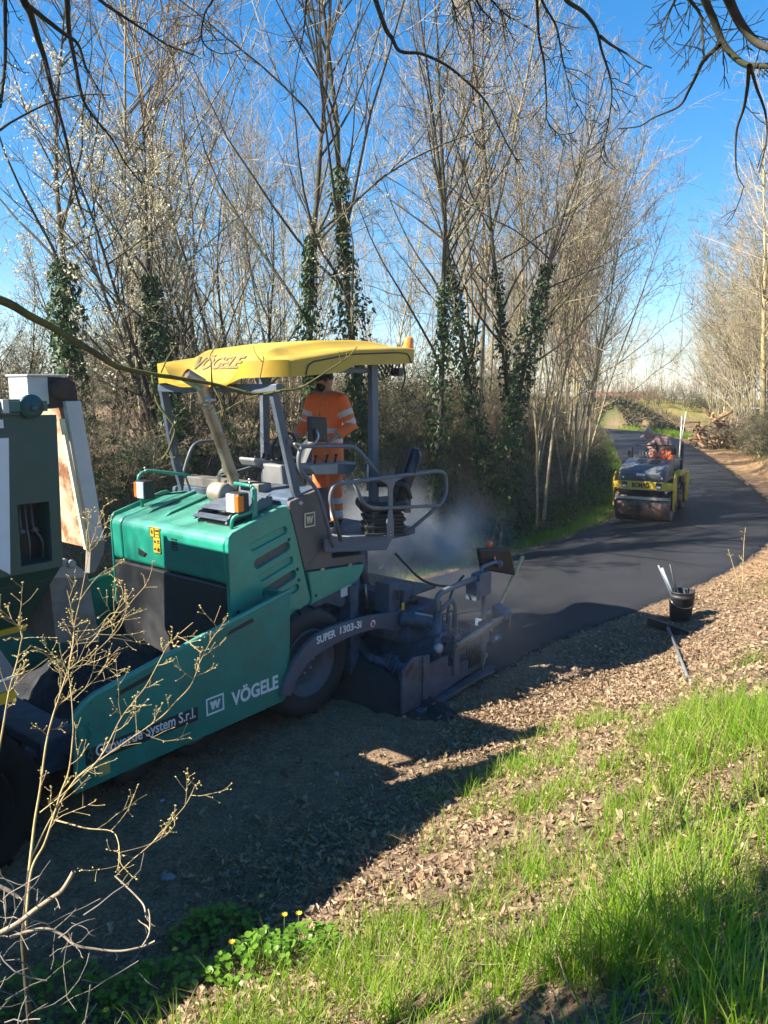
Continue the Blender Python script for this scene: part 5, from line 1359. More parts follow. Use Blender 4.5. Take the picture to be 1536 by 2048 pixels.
def tree_meshes(seed, H, stems=3, spread=.12, n1=22, n2=8, n3=6, ang=38, r0=.065, l1=.42, base_r=.3, t0=.22, flowers=0, up=.06, wander0=.05):
    rg = np.random.default_rng(seed)
    a = rg.random(stems) * 6.28 + np.arange(stems) * 6.28 / stems
    S0 = np.stack([np.cos(a) * base_r * rg.random(stems) * (stems > 1), np.sin(a) * base_r * rg.random(stems) * (stems > 1), np.full(stems, -.25)], 1)
    tilt = spread * (.4 + rg.random(stems))
    D0 = np.stack([np.cos(a) * tilt, np.sin(a) * tilt, np.ones(stems)], 1); D0 /= np.linalg.norm(D0, axis=1, keepdims=True)
    L0 = H * (.72 + .3 * rg.random(stems)); L0[0] = H
    P0 = walk(rg, S0, D0, L0, 14, wander0, .02)
    r0s = r0 * (.65 + .45 * rg.random(stems)); r0s[0] = r0
    R0_ = r0s[:, None] * np.linspace(1, .10, 14)[None, :] ** .85
    R0_[:, 0] *= 1.35
    P1, L1, par1, t1_ = children(rg, P0, L0, n1, t0, .99, ang, l1, 8, .10, up, bias=.8)
    rp = R0_[par1, np.minimum((t1_ * 13).astype(int), 13)]
    R1 = np.minimum(rp * .55, .006 + L1 * .007)[:, None] * np.linspace(1, .25, 8)[None, :]
    P2, L2, par2, _ = children(rg, P1, L1, n2, .15, 1.0, 40, .42, 5, .16, up)
    R2 = np.clip(.0025 + L2 * .0045, .003, .010)[:, None] * np.linspace(1, .45, 5)[None, :]
    P3, L3, par3, _ = children(rg, P2, L2, n3, .1, 1.0, 42, .55, 4, .22, up * .6)
    R3 = np.full(len(P3), .0034)[:, None] * np.linspace(1, .6, 4)[None, :]
    trunk = cat_mesh([batch_tubes(P0, R0_, 8), batch_tubes(P1, R1, 5)])
    crown = cat_mesh([batch_tubes(P2, R2, 3), batch_tubes(P3, R3, 3)])
    fl = None
    if flowers:
        k = rg.integers(0, len(P3), flowers); f = rg.random(flowers)[:, None]
        C_ = P3[k, 1] * (1 - f) + P3[k, 3] * f + rg.normal(0, .02, (flowers, 3))
        fl = leaf_quads(rg, C_, .012, .030)
    return trunk, crown, fl, P0
def leaf_quads(rg, C_, s0, s1, N=None, flat=0.0, aspect=.7):
    """small folded leaves (two triangles as one bent quad) with random facing"""
    n = len(C_)
    d1 = rg.normal(0, 1, (n, 3)); d1 /= np.linalg.norm(d1, axis=1, keepdims=True)
    d2 = np.cross(d1, rg.normal(0, 1, (n, 3))); d2 /= np.linalg.norm(d2, axis=1, keepdims=True)
    if N is not None:
        nn = N + rg.normal(0, .45, (n, 3)); nn /= np.linalg.norm(nn, axis=1, keepdims=True)
        d1 = np.cross(nn, rg.normal(0, 1, (n, 3))); d1 /= np.linalg.norm(d1, axis=1, keepdims=True); d2 = np.cross(nn, d1)
    s = (s0 + (s1 - s0) * rg.random(n))[:, None]
    bend = np.cross(d1, d2) * s * .25
    V = np.stack([C_ - d1 * s, C_ + d2 * s * aspect * .8 + bend - d1 * s * .15, C_ + d1 * s * 1.1, C_ - d2 * s * aspect * .8 + bend - d1 * s * .15], 1).reshape(-1, 3)
    return V, np.arange(4 * n).reshape(-1, 4)
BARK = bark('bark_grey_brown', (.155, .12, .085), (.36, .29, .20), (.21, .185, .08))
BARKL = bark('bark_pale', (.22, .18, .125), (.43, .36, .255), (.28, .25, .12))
BARKD = bark('bark_dark', (.035, .028, .022), (.09, .075, .058), (.06, .065, .02))
TWIG = bark('twig_brown', (.17, .14, .088), (.36, .305, .20))
TWIGR = bark('twig_reddish', (.19, .14, .095), (.37, .285, .20))
PETAL = foliage('white_blossom', [(.52, .50, .38), (.64, .61, .50), (.42, .42, .26)], .35)
IVY = foliage('ivy_leaf', [(.014, .034, .011), (.03, .065, .018), (.06, .095, .028), (.045, .06, .022)], .2, rough=.55)
DRYL = foliage('dry_leaf_hedge', [(.08, .05, .03), (.16, .10, .06), (.05, .06, .02), (.10, .085, .035)], .25)

BUDS = foliage('opening_buds', [(.20, .19, .07), (.30, .28, .11), (.24, .17, .09)], .35)
def add_tree(tm, loc, rz, sc, label, group, cat='tree', name='bare_tree', bark_m=BARK, twig_m=TWIG, fl_m=None):
    e = empty(name, loc, rz, label, cat, group, sc)
    (tv, tf), (cv, cf), fl, _ = tm
    np_mesh('trunk', tv, tf, bark_m, e, smooth=True)
    c = np_mesh('crown', cv, cf, twig_m, e)
    if fl is not None: np_mesh('blossom', fl[0], fl[1], fl_m, e)
    elif name == 'bare_tree' and label and 'left bank' in label:
        rgb = np.random.default_rng(len(cv)); k = rgb.integers(0, len(cv), 2600)
        V, F_ = leaf_quads(rgb, cv[k] + rgb.normal(0, .012, (2600, 3)), .008, .020); np_mesh('buds', V, F_, BUDS, e)
    return e
variants = []
specs = [dict(H=11, stems=4, spread=.16, n1=17, n2=7, n3=4, r0=.042), dict(H=12, stems=2, spread=.08, n1=26, n2=8, n3=4, r0=.044), dict(H=10, stems=6, spread=.22, n1=12, n2=6, n3=4, r0=.034),
         dict(H=12.5, stems=3, spread=.11, n1=20, n2=8, n3=4, r0=.052), dict(H=9, stems=5, spread=.30, n1=14, n2=7, n3=4, r0=.034, ang=42), dict(H=11, stems=1, spread=.05, n1=36, n2=8, n3=5, r0=.062, t0=.18)]
far_park = (0, 60, -6)
for i, sp_ in enumerate(specs):
    variants.append(tree_meshes(100 + i, **sp_))
left_labs = ['four stemmed bare tree with spreading limbs on the wooded left bank', 'tall twin stemmed bare tree with reddish twigs on the wooded left bank', 'six stemmed pale barked bare tree on the wooded left bank', 'tall three stemmed bare tree with stout trunks on the wooded left bank', 'low wide spreading five stemmed bare tree on the wooded left bank', 'single stemmed pale bare tree with many short limbs on the wooded left bank']
protos = []
def place_left(i, x, y, rz, sc, lean=0.0):
    z = gz(x, y)
    if protos[i] is None:
        protos[i] = add_tree(variants[i], (x, y, z), rz, sc, left_labs[i], 'bare trees on the left bank, kind ' + 'abcdef'[i], bark_m=(BARK, BARK, BARKL, BARK, BARK, BARKL)[i], twig_m=(TWIG, TWIGR, TWIG, TWIG, TWIGR, TWIG)[i])
        o = protos[i]
    else:
        o = copy_tree(protos[i]); o.location = (x, y, z); o.rotation_euler = (0, 0, rz); o.scale = (sc,) * 3
    return o
protos = [None] * len(specs)
rt = random.Random(5)
def road_pt(t, off):
    """point at arclength t, off metres left of the centre line"""
    x, y = np.interp(t, CT, CL[:, 0]), np.interp(t, CT, CL[:, 1]); nx_, ny_ = np.interp(t, CT, NRM[:, 0]), np.interp(t, CT, NRM[:, 1])
    return x + nx_ * off, y + ny_ * off
t = -1.2
while t < 38:
    for rowoff, pr in ((2.5, .75 if t > 9 else 0), (3.6, .8), (5.6, .75), (8.5, .5), (12.5, .35)):
        if rt.random() < pr * (.5 if t < 2.6 else .88):
            off = HALF + rowoff - HALF * .75 + rt.uniform(-.7, .7)
            x, y = road_pt(t + rt.uniform(-.6, .6), off)
            if t > 33 and rowoff > 7: continue
            if 768 + F * x / max(y, 1) < 390 and rt.random() < .68: continue
            if 390 <= 768 + F * x / max(y, 1) < 900 and rt.random() < .25: continue
            i = rt.randrange(len(specs)); sc = rt.uniform(.78, 1.08) * np.interp(t, [0, 12, 25, 37], [1.0, .90, .72, .60])
            place_left(i, x, y, rt.uniform(0, 6.28), sc)
    t += rt.uniform(1.45, 2.0)
for k in range(2):                       # up-sun of the machines, outside the picture; their shadows reach in
    x, y = road_pt(-6.5 - k * 3.2, HALF + 4.4 + rt.uniform(-.4, 2.5)); place_left(rt.randrange(6), x, y, rt.uniform(0, 6), rt.uniform(.7, .95))

# ivy-grown trees, each told apart by where it stands
def ivy_tree(px, dist, top_py, rad, seed, label, lean=0.0, H=10.5, stems=1, sc=1.0, n=1500, rr=.10):
    b = unproj(px, 800, dist); x, y = b.x, b.y; z = gz(x, y)
    tm = tree_meshes(seed, H, stems=stems, spread=.05 + abs(lean), n1=22, n2=7, n3=4, r0=rr * .62, t0=.3)
    e = add_tree(tm, (x, y, z), 0, sc, label, None, name='ivy_tree', bark_m=BARKD)
    rg = np.random.default_rng(seed + 50); n = int(n * .8)
    ztop = (unproj(px, top_py, dist).z - z) / sc
    P0 = tm[3]; Vs = []
    for s_ in range(stems):
        zz = np.clip(rg.random(n) ** .85 * ztop, 0, ztop)
        cx_ = np.interp(zz, P0[s_, :, 2], P0[s_, :, 0]); cy_ = np.interp(zz, P0[s_, :, 2], P0[s_, :, 1])
        r_ = rad * .78 * (.45 + .8 * rg.random(n)) * (.55 + .75 * vnoise(zz, zz * 0, 1.6, seed)) * np.where(zz > ztop * .8, .6, 1)
        a = rg.random(n) * 6.28
        nrm = np.stack([np.cos(a), np.sin(a), .3 + 0 * a], 1)
        Vs.append(leaf_quads(rg, np.stack([cx_ + r_ * np.cos(a), cy_ + r_ * np.sin(a), zz], 1), .03, .065, nrm))
    V, F_ = cat_mesh(Vs)
    np_mesh('ivy', V, F_, IVY, e)
    return e
ivy_tree(775, 12.6, 345, .34, 301, 'tall tree with thick dark ivy up its trunk above the paver canopy rear', n=2600, rr=.12)
ivy_tree(848, 13.6, 560, .26, 302, 'ivy wrapped trunk right of the orange beacon', n=1500, stems=1)
ivy_tree(1000, 14.5, 520, .32, 303, 'thickly ivied twin trunk at the middle of the bank, left of the roller', n=2300, stems=2, rr=.1)
ivy_tree(1062, 15.5, 540, .22, 304, 'leaning ivy topped stem right of the thick twin trunk', n=1100, lean=.12)
ivy_tree(640, 12.4, 480, .24, 305, 'slender ivied trunk straight above the operator', n=1500)
ivy_tree(140, 12.2, 520, .36, 306, 'broad ivy clump on a trunk at the far left of the bank', H=7, n=2000)
ivy_tree(372, 12.0, 545, .32, 307, 'dark ivy mass below the white blossom, above the exhaust pipe', H=7, n=2000)
# blossoming trees
for k, (px, dist, sc, sd, lab) in enumerate(((345, 12.8, .92, 401, 'large white blossoming wild plum behind the left trunks'), (215, 14.5, .7, 402, 'small white blossoming tree left of the large one'), (480, 13.2, .85, 403, 'white blossoming tree right of the large one, behind bare stems'), (20, 14.5, .55, 404, 'white blossoming tree at the left edge of the wood'))):
    b = unproj(px, 800, dist)
    add_tree(tree_meshes(sd, 6.0, stems=7, spread=.36, n1=16, n2=8, n3=4, r0=.045, t0=.15, flowers=7500), (b.x, b.y, gz(b.x, b.y)), k, sc, lab, None, name='blossom_tree', bark_m=BARKD, twig_m=TWIG, fl_m=PETAL)
# thicket along the top of the bank
sh_specs = [tree_meshes(500 + i, h, stems=st, spread=sp_, n1=8, n2=6, n3=4, r0=.018, t0=.08, l1=.5, base_r=.6, up=.02, wander0=.10) for i, (h, st, sp_) in enumerate(((2.6, 12, .5), (3.2, 10, .4), (2.0, 14, .7)))]
sh_proto = [None] * 3
def thicket(i, x, y, rz, sc, lab, grp):
    global sh_proto
    if sh_proto[i] is None:
        e = add_tree(sh_specs[i], (x, y, gz(x, y)), rz, sc, lab, grp, 'shrub', 'bare_shrub', BARKD, TWIGR if i == 1 else BARK)
        rg = np.random.default_rng(i); P_ = sh_specs[i][1][0]
        k = rg.integers(0, len(P_), 1300 if i != 1 else 500); C_ = P_[k] * np.array([1, 1, .8]) + rg.normal(0, .05, (len(k), 3))
        V, F_ = leaf_quads(rg, C_, .018, .042); np_mesh('leaves', V, F_, IVY if i != 1 else DRYL, e)
        sh_proto[i] = e
    else:
        e = copy_tree(sh_proto[i]); e.location = (x, y, gz(x, y)); e.rotation_euler = (0, 0, rz); e.scale = (sc,) * 3; e['label'] = lab; e['group'] = grp
    return e
t = -2.5
while t < 33:
    for off in (2.1, 3.6, 6.5, 10.5, 15.0):
        x, y = road_pt(t + rt.uniform(-.4, .4), HALF + off + rt.uniform(-.3, .5))
        thicket(rt.randrange(3), x, y, rt.uniform(0, 6.28), rt.uniform(.55, .95) * (.72 if off < 2.5 else 1.5 if off > 8 else 1) * float(np.interp(t, [0, 20, 33], [1, .9, .6])), 'dark tangled shrub of the thicket on the left bank', 'thicket shrubs on the left bank')
    t += rt.uniform(1.0, 1.4)
t = -1.5
while t < 32:                            # brambles hanging over the face of the bank
    x, y = road_pt(t, HALF + float(np.interp(t, [0, 9, 16, 30], [2.0, 1.9, 1.4, .9])) + rt.uniform(-.35, .45))
    thicket(rt.choice((1, 1, 2, 0)), x, y, rt.uniform(0, 6.28), rt.uniform(.22, .42), 'small tangled bramble on the face of the left bank', 'brambles on the left bank face')
    t += rt.uniform(.55, .95)
# right bank trees
rl_lab = 'bare sunlit tree in the row on the right bank'
rproto = [None] * 6
def off_road(px, dist, d):
    """go out along the line of sight until the spot is clear of the road"""
    while True:
        b = unproj(px, 850, dist)
        if road_coords([b.x], [b.y])[0][0] < -(HALF + d): return b
        dist += .4
def place_right(i, px, dist, rz, sc, lab=rl_lab, grp='bare trees on the right bank'):
    b = off_road(px, dist, 2.3); z = gz(b.x, b.y)
    if rproto[i] is None:
        c = copy_tree(protos[i]); rproto[i] = c
        c.location = (b.x, b.y, z); c.rotation_euler = (0, 0, rz); c.scale = (sc,) * 3; c['label'] = lab; c['group'] = grp
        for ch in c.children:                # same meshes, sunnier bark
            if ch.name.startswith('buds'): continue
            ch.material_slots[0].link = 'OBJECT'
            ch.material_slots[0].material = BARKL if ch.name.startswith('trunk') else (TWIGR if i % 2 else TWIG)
    else:
        c = copy_tree(rproto[i]); c.location = (b.x, b.y, z); c.rotation_euler = (0, 0, rz); c.scale = (sc,) * 3; c['label'] = lab; c['group'] = grp
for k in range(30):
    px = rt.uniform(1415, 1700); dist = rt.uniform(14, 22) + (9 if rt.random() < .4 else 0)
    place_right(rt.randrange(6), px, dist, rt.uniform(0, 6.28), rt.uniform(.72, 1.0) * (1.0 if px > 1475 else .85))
for k in range(18):
    px = rt.uniform(1430, 1640); dist = rt.uniform(14, 26); b = off_road(px, dist, 1.9)
    thicket(rt.choice((0, 1, 1, 2)), b.x, b.y, rt.uniform(0, 6), rt.uniform(.5, .8), 'low sunlit bramble shrub on the right bank', 'shrubs on the right bank')
b = off_road(1526, 15.5, 1.7)
sol = tree_meshes(611, 11.5, stems=1, spread=.02, n1=30, n2=7, n3=4, r0=.11, t0=.22, ang=62, l1=.36, up=.03, wander0=.02)
add_tree(sol, (b.x, b.y, gz(b.x, b.y)), 2.2, 1.0, 'young tree with straight pale yellow trunk at the right picture edge', None, bark_m=bark('bark_yellowish', (.30, .23, .12), (.50, .40, .22), (.34, .30, .12)), twig_m=TWIG)
b = off_road(1585, 14, 2.0)
bi = tree_meshes(612, 11.5, stems=3, spread=.12, n1=24, n2=8, n3=4, r0=.06, t0=.25)
add_tree(bi, (b.x, b.y, gz(b.x, b.y)), .4, 1.0, 'tall silvery barked tree leaning in from the right edge', None, bark_m=bark('bark_silver', (.40, .36, .32), (.62, .58, .52)), twig_m=bark('twig_silver', (.30, .26, .22), (.5, .44, .38)))
# far trees on the field edge beyond the bend
for k, (px, dist, sc) in enumerate(((1288, 58, .42), (1312, 60, .50), (1328, 57, .46), (1350, 63, .40), (1395, 60, .42), (1262, 62, .5), (1240, 56, .55), (1420, 57, .5))):
    b = unproj(px, 800, dist); c = copy_tree(rproto[k % 6] or protos[k % 6]); c.location = (b.x, b.y, gz(b.x, b.y)); c.rotation_euler = (0, 0, k * 1.3); c.scale = (sc,) * 3
    c['label'] = 'small bare tree on the dry field edge beyond the road bend'; c['group'] = 'bare trees on the far field edge'
for k in range(16):
    px = 1215 + k * 14 + rt.uniform(-4, 4); dist = 49.5 + rt.uniform(-1.0, 3.0); b = unproj(px, 830, dist)
    thicket((1, 1, 2)[k % 3], b.x, b.y, k, rt.uniform(.45, .8), 'brown brushy shrub on the cut bank behind the bend', 'brush on the far cut bank')
# small red-roofed house beyond the wood
b = unproj(1254, 792, 92)
hz = b.z - 2.0
ho = empty('house', (b.x, b.y, hz - 1.5), .4, 'small distant house with a red tiled roof glimpsed beyond the left trees', 'house')
MB().box((-3.5, -2.5, 0), (3.5, 2.5, 2.6)).build('wall', pbr('plaster', (.5, .42, .33), .8), ho)
MB().prism([(-3.0, 2.55), (3.0, 2.55), (0, 4.0)], 'x', -3.9, 3.9).build('roof', pbr('roof_tile', (.35, .12, .07), .8, var=.3, scale=3), ho)
MB().box((-.5, -2.53, .9), (.5, -2.49, 2.0)).build('window', BLACK, ho)
# parked white car among the right trunks
b = off_road(1520, 33, 4.0)
cz = gz(b.x, b.y)
cr_ = empty('parked_car', (b.x, b.y, cz), R(75), 'white car parked behind the trunks on the right bank', 'car')
CARW = pbr('car_white', (.70, .70, .70), .3, var=.03, coat=.5)
cpf = [(-1.9, .28), (-1.95, .62), (-1.85, .82), (-1.0, .92), (-.35, 1.38), (.9, 1.42), (1.6, 1.0), (1.92, .88), (1.95, .35)]
MB().prism(cpf, 'y', -.82, .82).build('car_body', CARW, cr_, .07, 3)
MB().prism([(-.92, .93), (-.35, 1.33), (.85, 1.37), (1.45, .98)], 'y', -.835, .835).build('side_window', BLACK, cr_, .02)
MB().hexa([(-1.02, -.66, .935), (-.98, -.66, .92), (-.98, .66, .92), (-1.02, .66, .935), (-.42, -.58, 1.36), (-.36, -.58, 1.36), (-.36, .58, 1.36), (-.42, .58, 1.36)]).build('windscreen', BLACK, cr_)
for x in (-1.25, 1.2):
    for y, nn in ((-.84, True), (.84, False)): wheel(x, y, .31, .2, .2, nn, cr_, 'car_wheel')
# pile of cut logs and roots by the yard
b = unproj(1425, 880, 34.0)
lp = empty('log_pile', (b.x, b.y, gz(b.x, b.y)), 0, 'heap of cut orange brown logs and roots by the road bend', 'log pile', None, .82)
LOGM = bark('log_bark', (.16, .09, .05), (.36, .23, .13)); ENDM = pbr('cut_wood', (.50, .30, .15), .7, var=.3, scale=10)
for k in range(70):
    u, v = rt.uniform(-.95, .95), rt.random() ** .8
    hgt = 1.75 * v * (1 - .5 * abs(u)); yy = rt.uniform(-.5, .4); L_ = rt.uniform(.35, .8); r_ = rt.uniform(.03, .085)
    d = Vector((rt.uniform(-.7, .7), -1 * rt.uniform(.3, 1), rt.uniform(-.5, .6))).normalized() if rt.random() < .6 else Vector((rt.uniform(-1, 1), rt.uniform(-.4, .4), rt.uniform(-.3, .9))).normalized()
    p0 = Vector((u * 1.05, yy, hgt + .05)); p1 = p0 + d * L_ + Vector((rt.uniform(-.05, .05), 0, rt.uniform(-.06, .02)))
    mbx = MB().tube([p0, p0.lerp(p1, .5) + Vector((0, 0, rt.uniform(-.03, .05))), p1], [r_, r_ * .95, r_ * .85], 7)
    mbx.m = [1 if len(f) == 7 else 0 for f in mbx.f]
    mbx.build('log', [LOGM, ENDM], lp)
rgx = np.random.default_rng(77); n = 900
C_ = np.stack([rgx.normal(.4, .55, n), rgx.normal(.1, .35, n), np.abs(rgx.normal(.5, .5, n))], 1); C_ = C_[C_[:, 2] < 1.7]
D_ = rgx.normal(0, 1, (len(C_), 3)); D_ /= np.linalg.norm(D_, axis=1, keepdims=True)
V, F_ = batch_tubes(walk(rgx, C_, D_, np.full(len(C_), .5), 4, .25, 0), np.full((len(C_), 4), .009), 3)
tag(np_mesh('brushwood', V, F_, TWIG, lp), kind='stuff')

# ------------------------------------------------------------------ grass, litter, bank cover
GRASS = foliage('grass_blade', [(.09, .19, .010), (.16, .31, .014), (.22, .36, .022), (.33, .37, .07), (.12, .24, .014)], .55, rough=.45)
GRASSD = foliage('verge_grass', [(.07, .17, .016), (.12, .25, .022), (.17, .27, .04)], .45)
STRAW = foliage('dry_grass', [(.30, .23, .13), (.40, .32, .19), (.20, .16, .09), (.20, .20, .06)], .25)
LITTER = foliage('dead_oak_leaf', [(.15, .095, .055), (.27, .175, .10), (.37, .26, .155), (.20, .13, .078), (.46, .35, .225), (.09, .06, .038), (.24, .165, .11)], .18, rough=.6)
def blades(rg, B, h, w, lean=.35, curve=.5, K=4):
    """grass blades from base points B: tapering strips that bend over"""
    n = len(B); a = rg.random(n) * 6.28; az = np.stack([np.cos(a), np.sin(a), 0 * a], 1); side = np.stack([-np.sin(a), np.cos(a), 0 * a], 1)
    ln = (lean * rg.random(n))[:, None]; cv = (curve * rg.random(n) ** 1.5)[:, None]; hh = np.asarray(h)[:, None]
    ta = rg.normal(0, .8, n)[:, None]
    vs = []
    for k in range(K):
        u = k / (K - 1)
        c = B + az * hh * (ln * u + cv * u * u) + np.array([0, 0, 1]) * hh * (u * (1 - .35 * cv * u))
        sd = side * np.cos(ta * u * .6) + az * np.sin(ta * u * .6)
        ww = (np.asarray(w)[:, None]) * (1 - u ** 1.6) * (.75 + .5 * u)
        vs += [c - sd * ww, c + sd * ww]
    V = np.stack(vs, 1)                                        # n, 2K, 3
    id_ = np.arange(n)[:, None] * 2 * K
    F_ = np.stack([np.stack([id_[:, 0] + 2 * k, id_[:, 0] + 2 * k + 1, id_[:, 0] + 2 * k + 3, id_[:, 0] + 2 * k + 2], 1) for k in range(K - 1)], 1).reshape(-1, 4)
    return V.reshape(-1, 3), F_
rg = np.random.default_rng(21)
def samp(n, x0, x1, y0, y1): return rg.uniform(x0, x1, n), rg.uniform(y0, y1, n)
# foreground grass: tufts
def grass_weight(x, y, q):
    A_, B_ = np.array([1.15, 6.3]), np.array([-.55, 2.9])
    d_ = (B_ - A_) / np.linalg.norm(B_ - A_); nrm = np.array([-d_[1], d_[0]])      # to the right of the line
    sd = (x - A_[0]) * nrm[0] + (y - A_[1]) * nrm[1]
    d = np.abs(q) - HALF
    m = smooth(-.25, .35, sd) * smooth(.95, 1.5, d)
    far = 1 - smooth(5.6, 6.5, y + .15 * (x - 2) + .8 * (vnoise(x, y, .8, 34) - .5))
    patch = smooth(.44, .60, vnoise(x, y, 1.5, 31) * .6 + vnoise(x, y, 3.7, 32) * .4)
    m = np.maximum(m, .8 * smooth(1.0, 1.3, d) * (1 - smooth(3.0, 3.5, y)))
    return m * far * (.05 + .95 * patch) + .05 * (1 - m) * smooth(.8, 1.3, d) * smooth(.5, .7, vnoise(x, y, 2.2, 33))
nt_ = 13500
x, y = samp(nt_, -2.2, 5.6, 1.6, 8.2); z, q, tt_, _ = ground(x, y); q = q.ravel()
keep = (rg.random(nt_) < grass_weight(x, y, q)) & (q < 0)
tx_, ty_ = x[keep], y[keep]
per = 13
bx = np.repeat(tx_, per) + rg.normal(0, .035, len(tx_) * per); by = np.repeat(ty_, per) + rg.normal(0, .035, len(tx_) * per)
bz = ground(bx, by)[0]
tall = np.repeat(.07 + .14 * rg.random(len(tx_)) + .24 * smooth(.36, .62, vnoise(tx_, ty_, .9, 41)) * smooth(-.2, 1.0, tx_ - .1 * ty_) * (1 - smooth(4.0, 5.5, ty_)), per)
h = tall * rg.uniform(.45, 1.15, len(bx))
V, F_ = blades(rg, np.stack([bx, by, bz - .01], 1), h, rg.uniform(.0016, .0038, len(bx)), .55, .95, 4)
tag(np_mesh('foreground_grass', V, F_, GRASS), kind='stuff')
k = rg.random(len(bx)) < .15
V, F_ = blades(rg, np.stack([bx, by, bz - .01], 1)[k] + rg.normal(0, .03, (k.sum(), 3)) * np.array([1, 1, 0]), h[k] * .9, rg.uniform(.001, .002, k.sum()), .9, 1.0, 5)
tag(np_mesh('dry_grass', V, F_, STRAW), kind='stuff')
# leaf litter: lobed curled oak leaves near the camera, simpler ones farther off
def oak_leaves(rg, C_, N_, size):
    n = len(C_); us = np.array([-1, -.45, .0, .45, 1.0]); hw = np.array([.05, .32, .22, .46, .06])
    nn = N_ + rg.normal(0, .55, (n, 3)); nn /= np.linalg.norm(nn, axis=1, keepdims=True)
    d1 = np.cross(nn, rg.normal(0, 1, (n, 3))); d1 /= np.linalg.norm(d1, axis=1, keepdims=True); d2 = np.cross(nn, d1)
    s = size[:, None]; c1 = rg.normal(.25, .45, n)[:, None]; c2 = rg.normal(.35, .5, n)[:, None]; tw = rg.normal(0, .5, n)[:, None]
    vs = []
    for u, w_ in zip(us, hw):
        m = C_ + d1 * s * u + nn * s * c1 * u * u * .7
        jit = 1 + rg.normal(0, .18, n)[:, None]
        e = d2 * s * w_ * jit + nn * s * (c2 * w_ * 1.2 + tw * u * w_)
        f = -d2 * s * w_ * jit + nn * s * (c2 * w_ * 1.2 - tw * u * w_)
        vs += [m + e, m, m + f]
    V = np.stack(vs, 1); K = len(us); id_ = (np.arange(n) * 3 * K)[:, None]
    F_ = []
    for k in range(K - 1):
        for a in (0, 1):
            F_.append(np.stack([id_[:, 0] + 3 * k + a, id_[:, 0] + 3 * k + a + 1, id_[:, 0] + 3 * k + 4 + a, id_[:, 0] + 3 * k + 3 + a], 1))
    return V.reshape(-1, 3), np.stack(F_, 1).reshape(-1, 4)
UP = np.array([0, 0, 1.0])
n = 48000
x, y = samp(n, -2.6, 5.5, 1.5, 8.0); z, q, tt_, _ = ground(x, y); q = q.ravel(); d = np.abs(q) - HALF
dens = smooth(.05, 1.0, d + .7 * (vnoise(x, y, 1.1, 61) - .5)) * (.18 + .82 * smooth(.34, .58, vnoise(x, y, 1.3, 62) * .7 + vnoise(x, y, 4.1, 66) * .3)) * np.where(q < 0, 1, 0)
dens *= np.where((x < .6) & (d < 1.5), .75 + .2 * smooth(-1.5, .6, x), 1)
k = rg.random(n) < dens
V, F_ = oak_leaves(rg, np.stack([x, y, z + .012 + .02 * rg.random(n)], 1)[k], UP, rg.uniform(.008, .032, k.sum()) * (1 - .25 * (rg.random(k.sum()) < .4)))
tag(np_mesh('leaf_litter', V, F_, LITTER), kind='stuff')
n = 95000
x, y = samp(n, .5, 13, 6.0, 18); z, q, tt_, _ = ground(x, y); q = q.ravel(); d = np.abs(q) - HALF
k = (q < 0) & (d > .12) & (rg.random(n) < smooth(.1, 1.0, d + .8 * (vnoise(x, y, .8, 63) - .5)) * (1 - .6 * smooth(9, 15, y)))
V, F_ = leaf_quads(rg, np.stack([x, y, z + .015], 1)[k],   .011, .030, np.tile(UP, (k.sum(), 1)), aspect=.9)
tag(np_mesh('leaf_litter', V, F_, LITTER), kind='stuff')
n = 5200                                                        # broken twigs lying among the leaves
x, y = samp(n, -2.4, 8, 1.6, 12); z, q, tt_, _ = ground(x, y); q = q.ravel(); k = (q < 0) & (np.abs(q) - HALF > .35); n = int(k.sum())
C_ = np.stack([x, y, z + .012], 1)[k]; a = rg.random(n) * 6.283; D_ = np.stack([np.cos(a), np.sin(a), rg.normal(0, .12, n)], 1)
V, F_ = batch_tubes(walk(rg, C_, D_, rg.uniform(.03, .22, n) * (rg.random(n) + .3), 4, .22, 0), rg.uniform(.0009, .0026, n)[:, None] * np.ones((1, 4)), 3)
tag(np_mesh('broken_twigs', V, F_, bark('litter_twig', (.12, .09, .06), (.34, .26, .18))), kind='stuff')
n = 70000                                                       # crumbled leaf bits
x, y = samp(n, -2.4, 7, 1.6, 10); z, q, tt_, _ = ground(x, y); q = q.ravel(); d = np.abs(q) - HALF
k = (q < 0) & (rg.random(n) < smooth(.05, .8, d + .5 * (vnoise(x, y, 1.1, 61) - .5)))
V, F_ = leaf_quads(rg, np.stack([x, y, z + .006], 1)[k], .004, .013, np.tile(UP, (k.sum(), 1)), aspect=.8)
tag(np_mesh('leaf_crumbs', V, F_, LITTER), kind='stuff')
n = 4200                                                        # larger loose leaves blown against the wheel tracks
x, y = samp(n, -2.3, 2.6, 2.9, 8.0); z, q, tt_, _ = ground(x, y); q = q.ravel(); d = np.abs(q) - HALF
k = (q < 0) & (rg.random(n) < .18 + .8 * smooth(.25, .7, d + .5 * (vnoise(x, y, 1.4, 67) - .5))) & (d > -.2)
V, F_ = oak_leaves(rg, np.stack([x, y, z + .02], 1)[k], UP, rg.uniform(.022, .044, k.sum()))
tag(np_mesh('loose_leaves', V, F_, LITTER), kind='stuff')
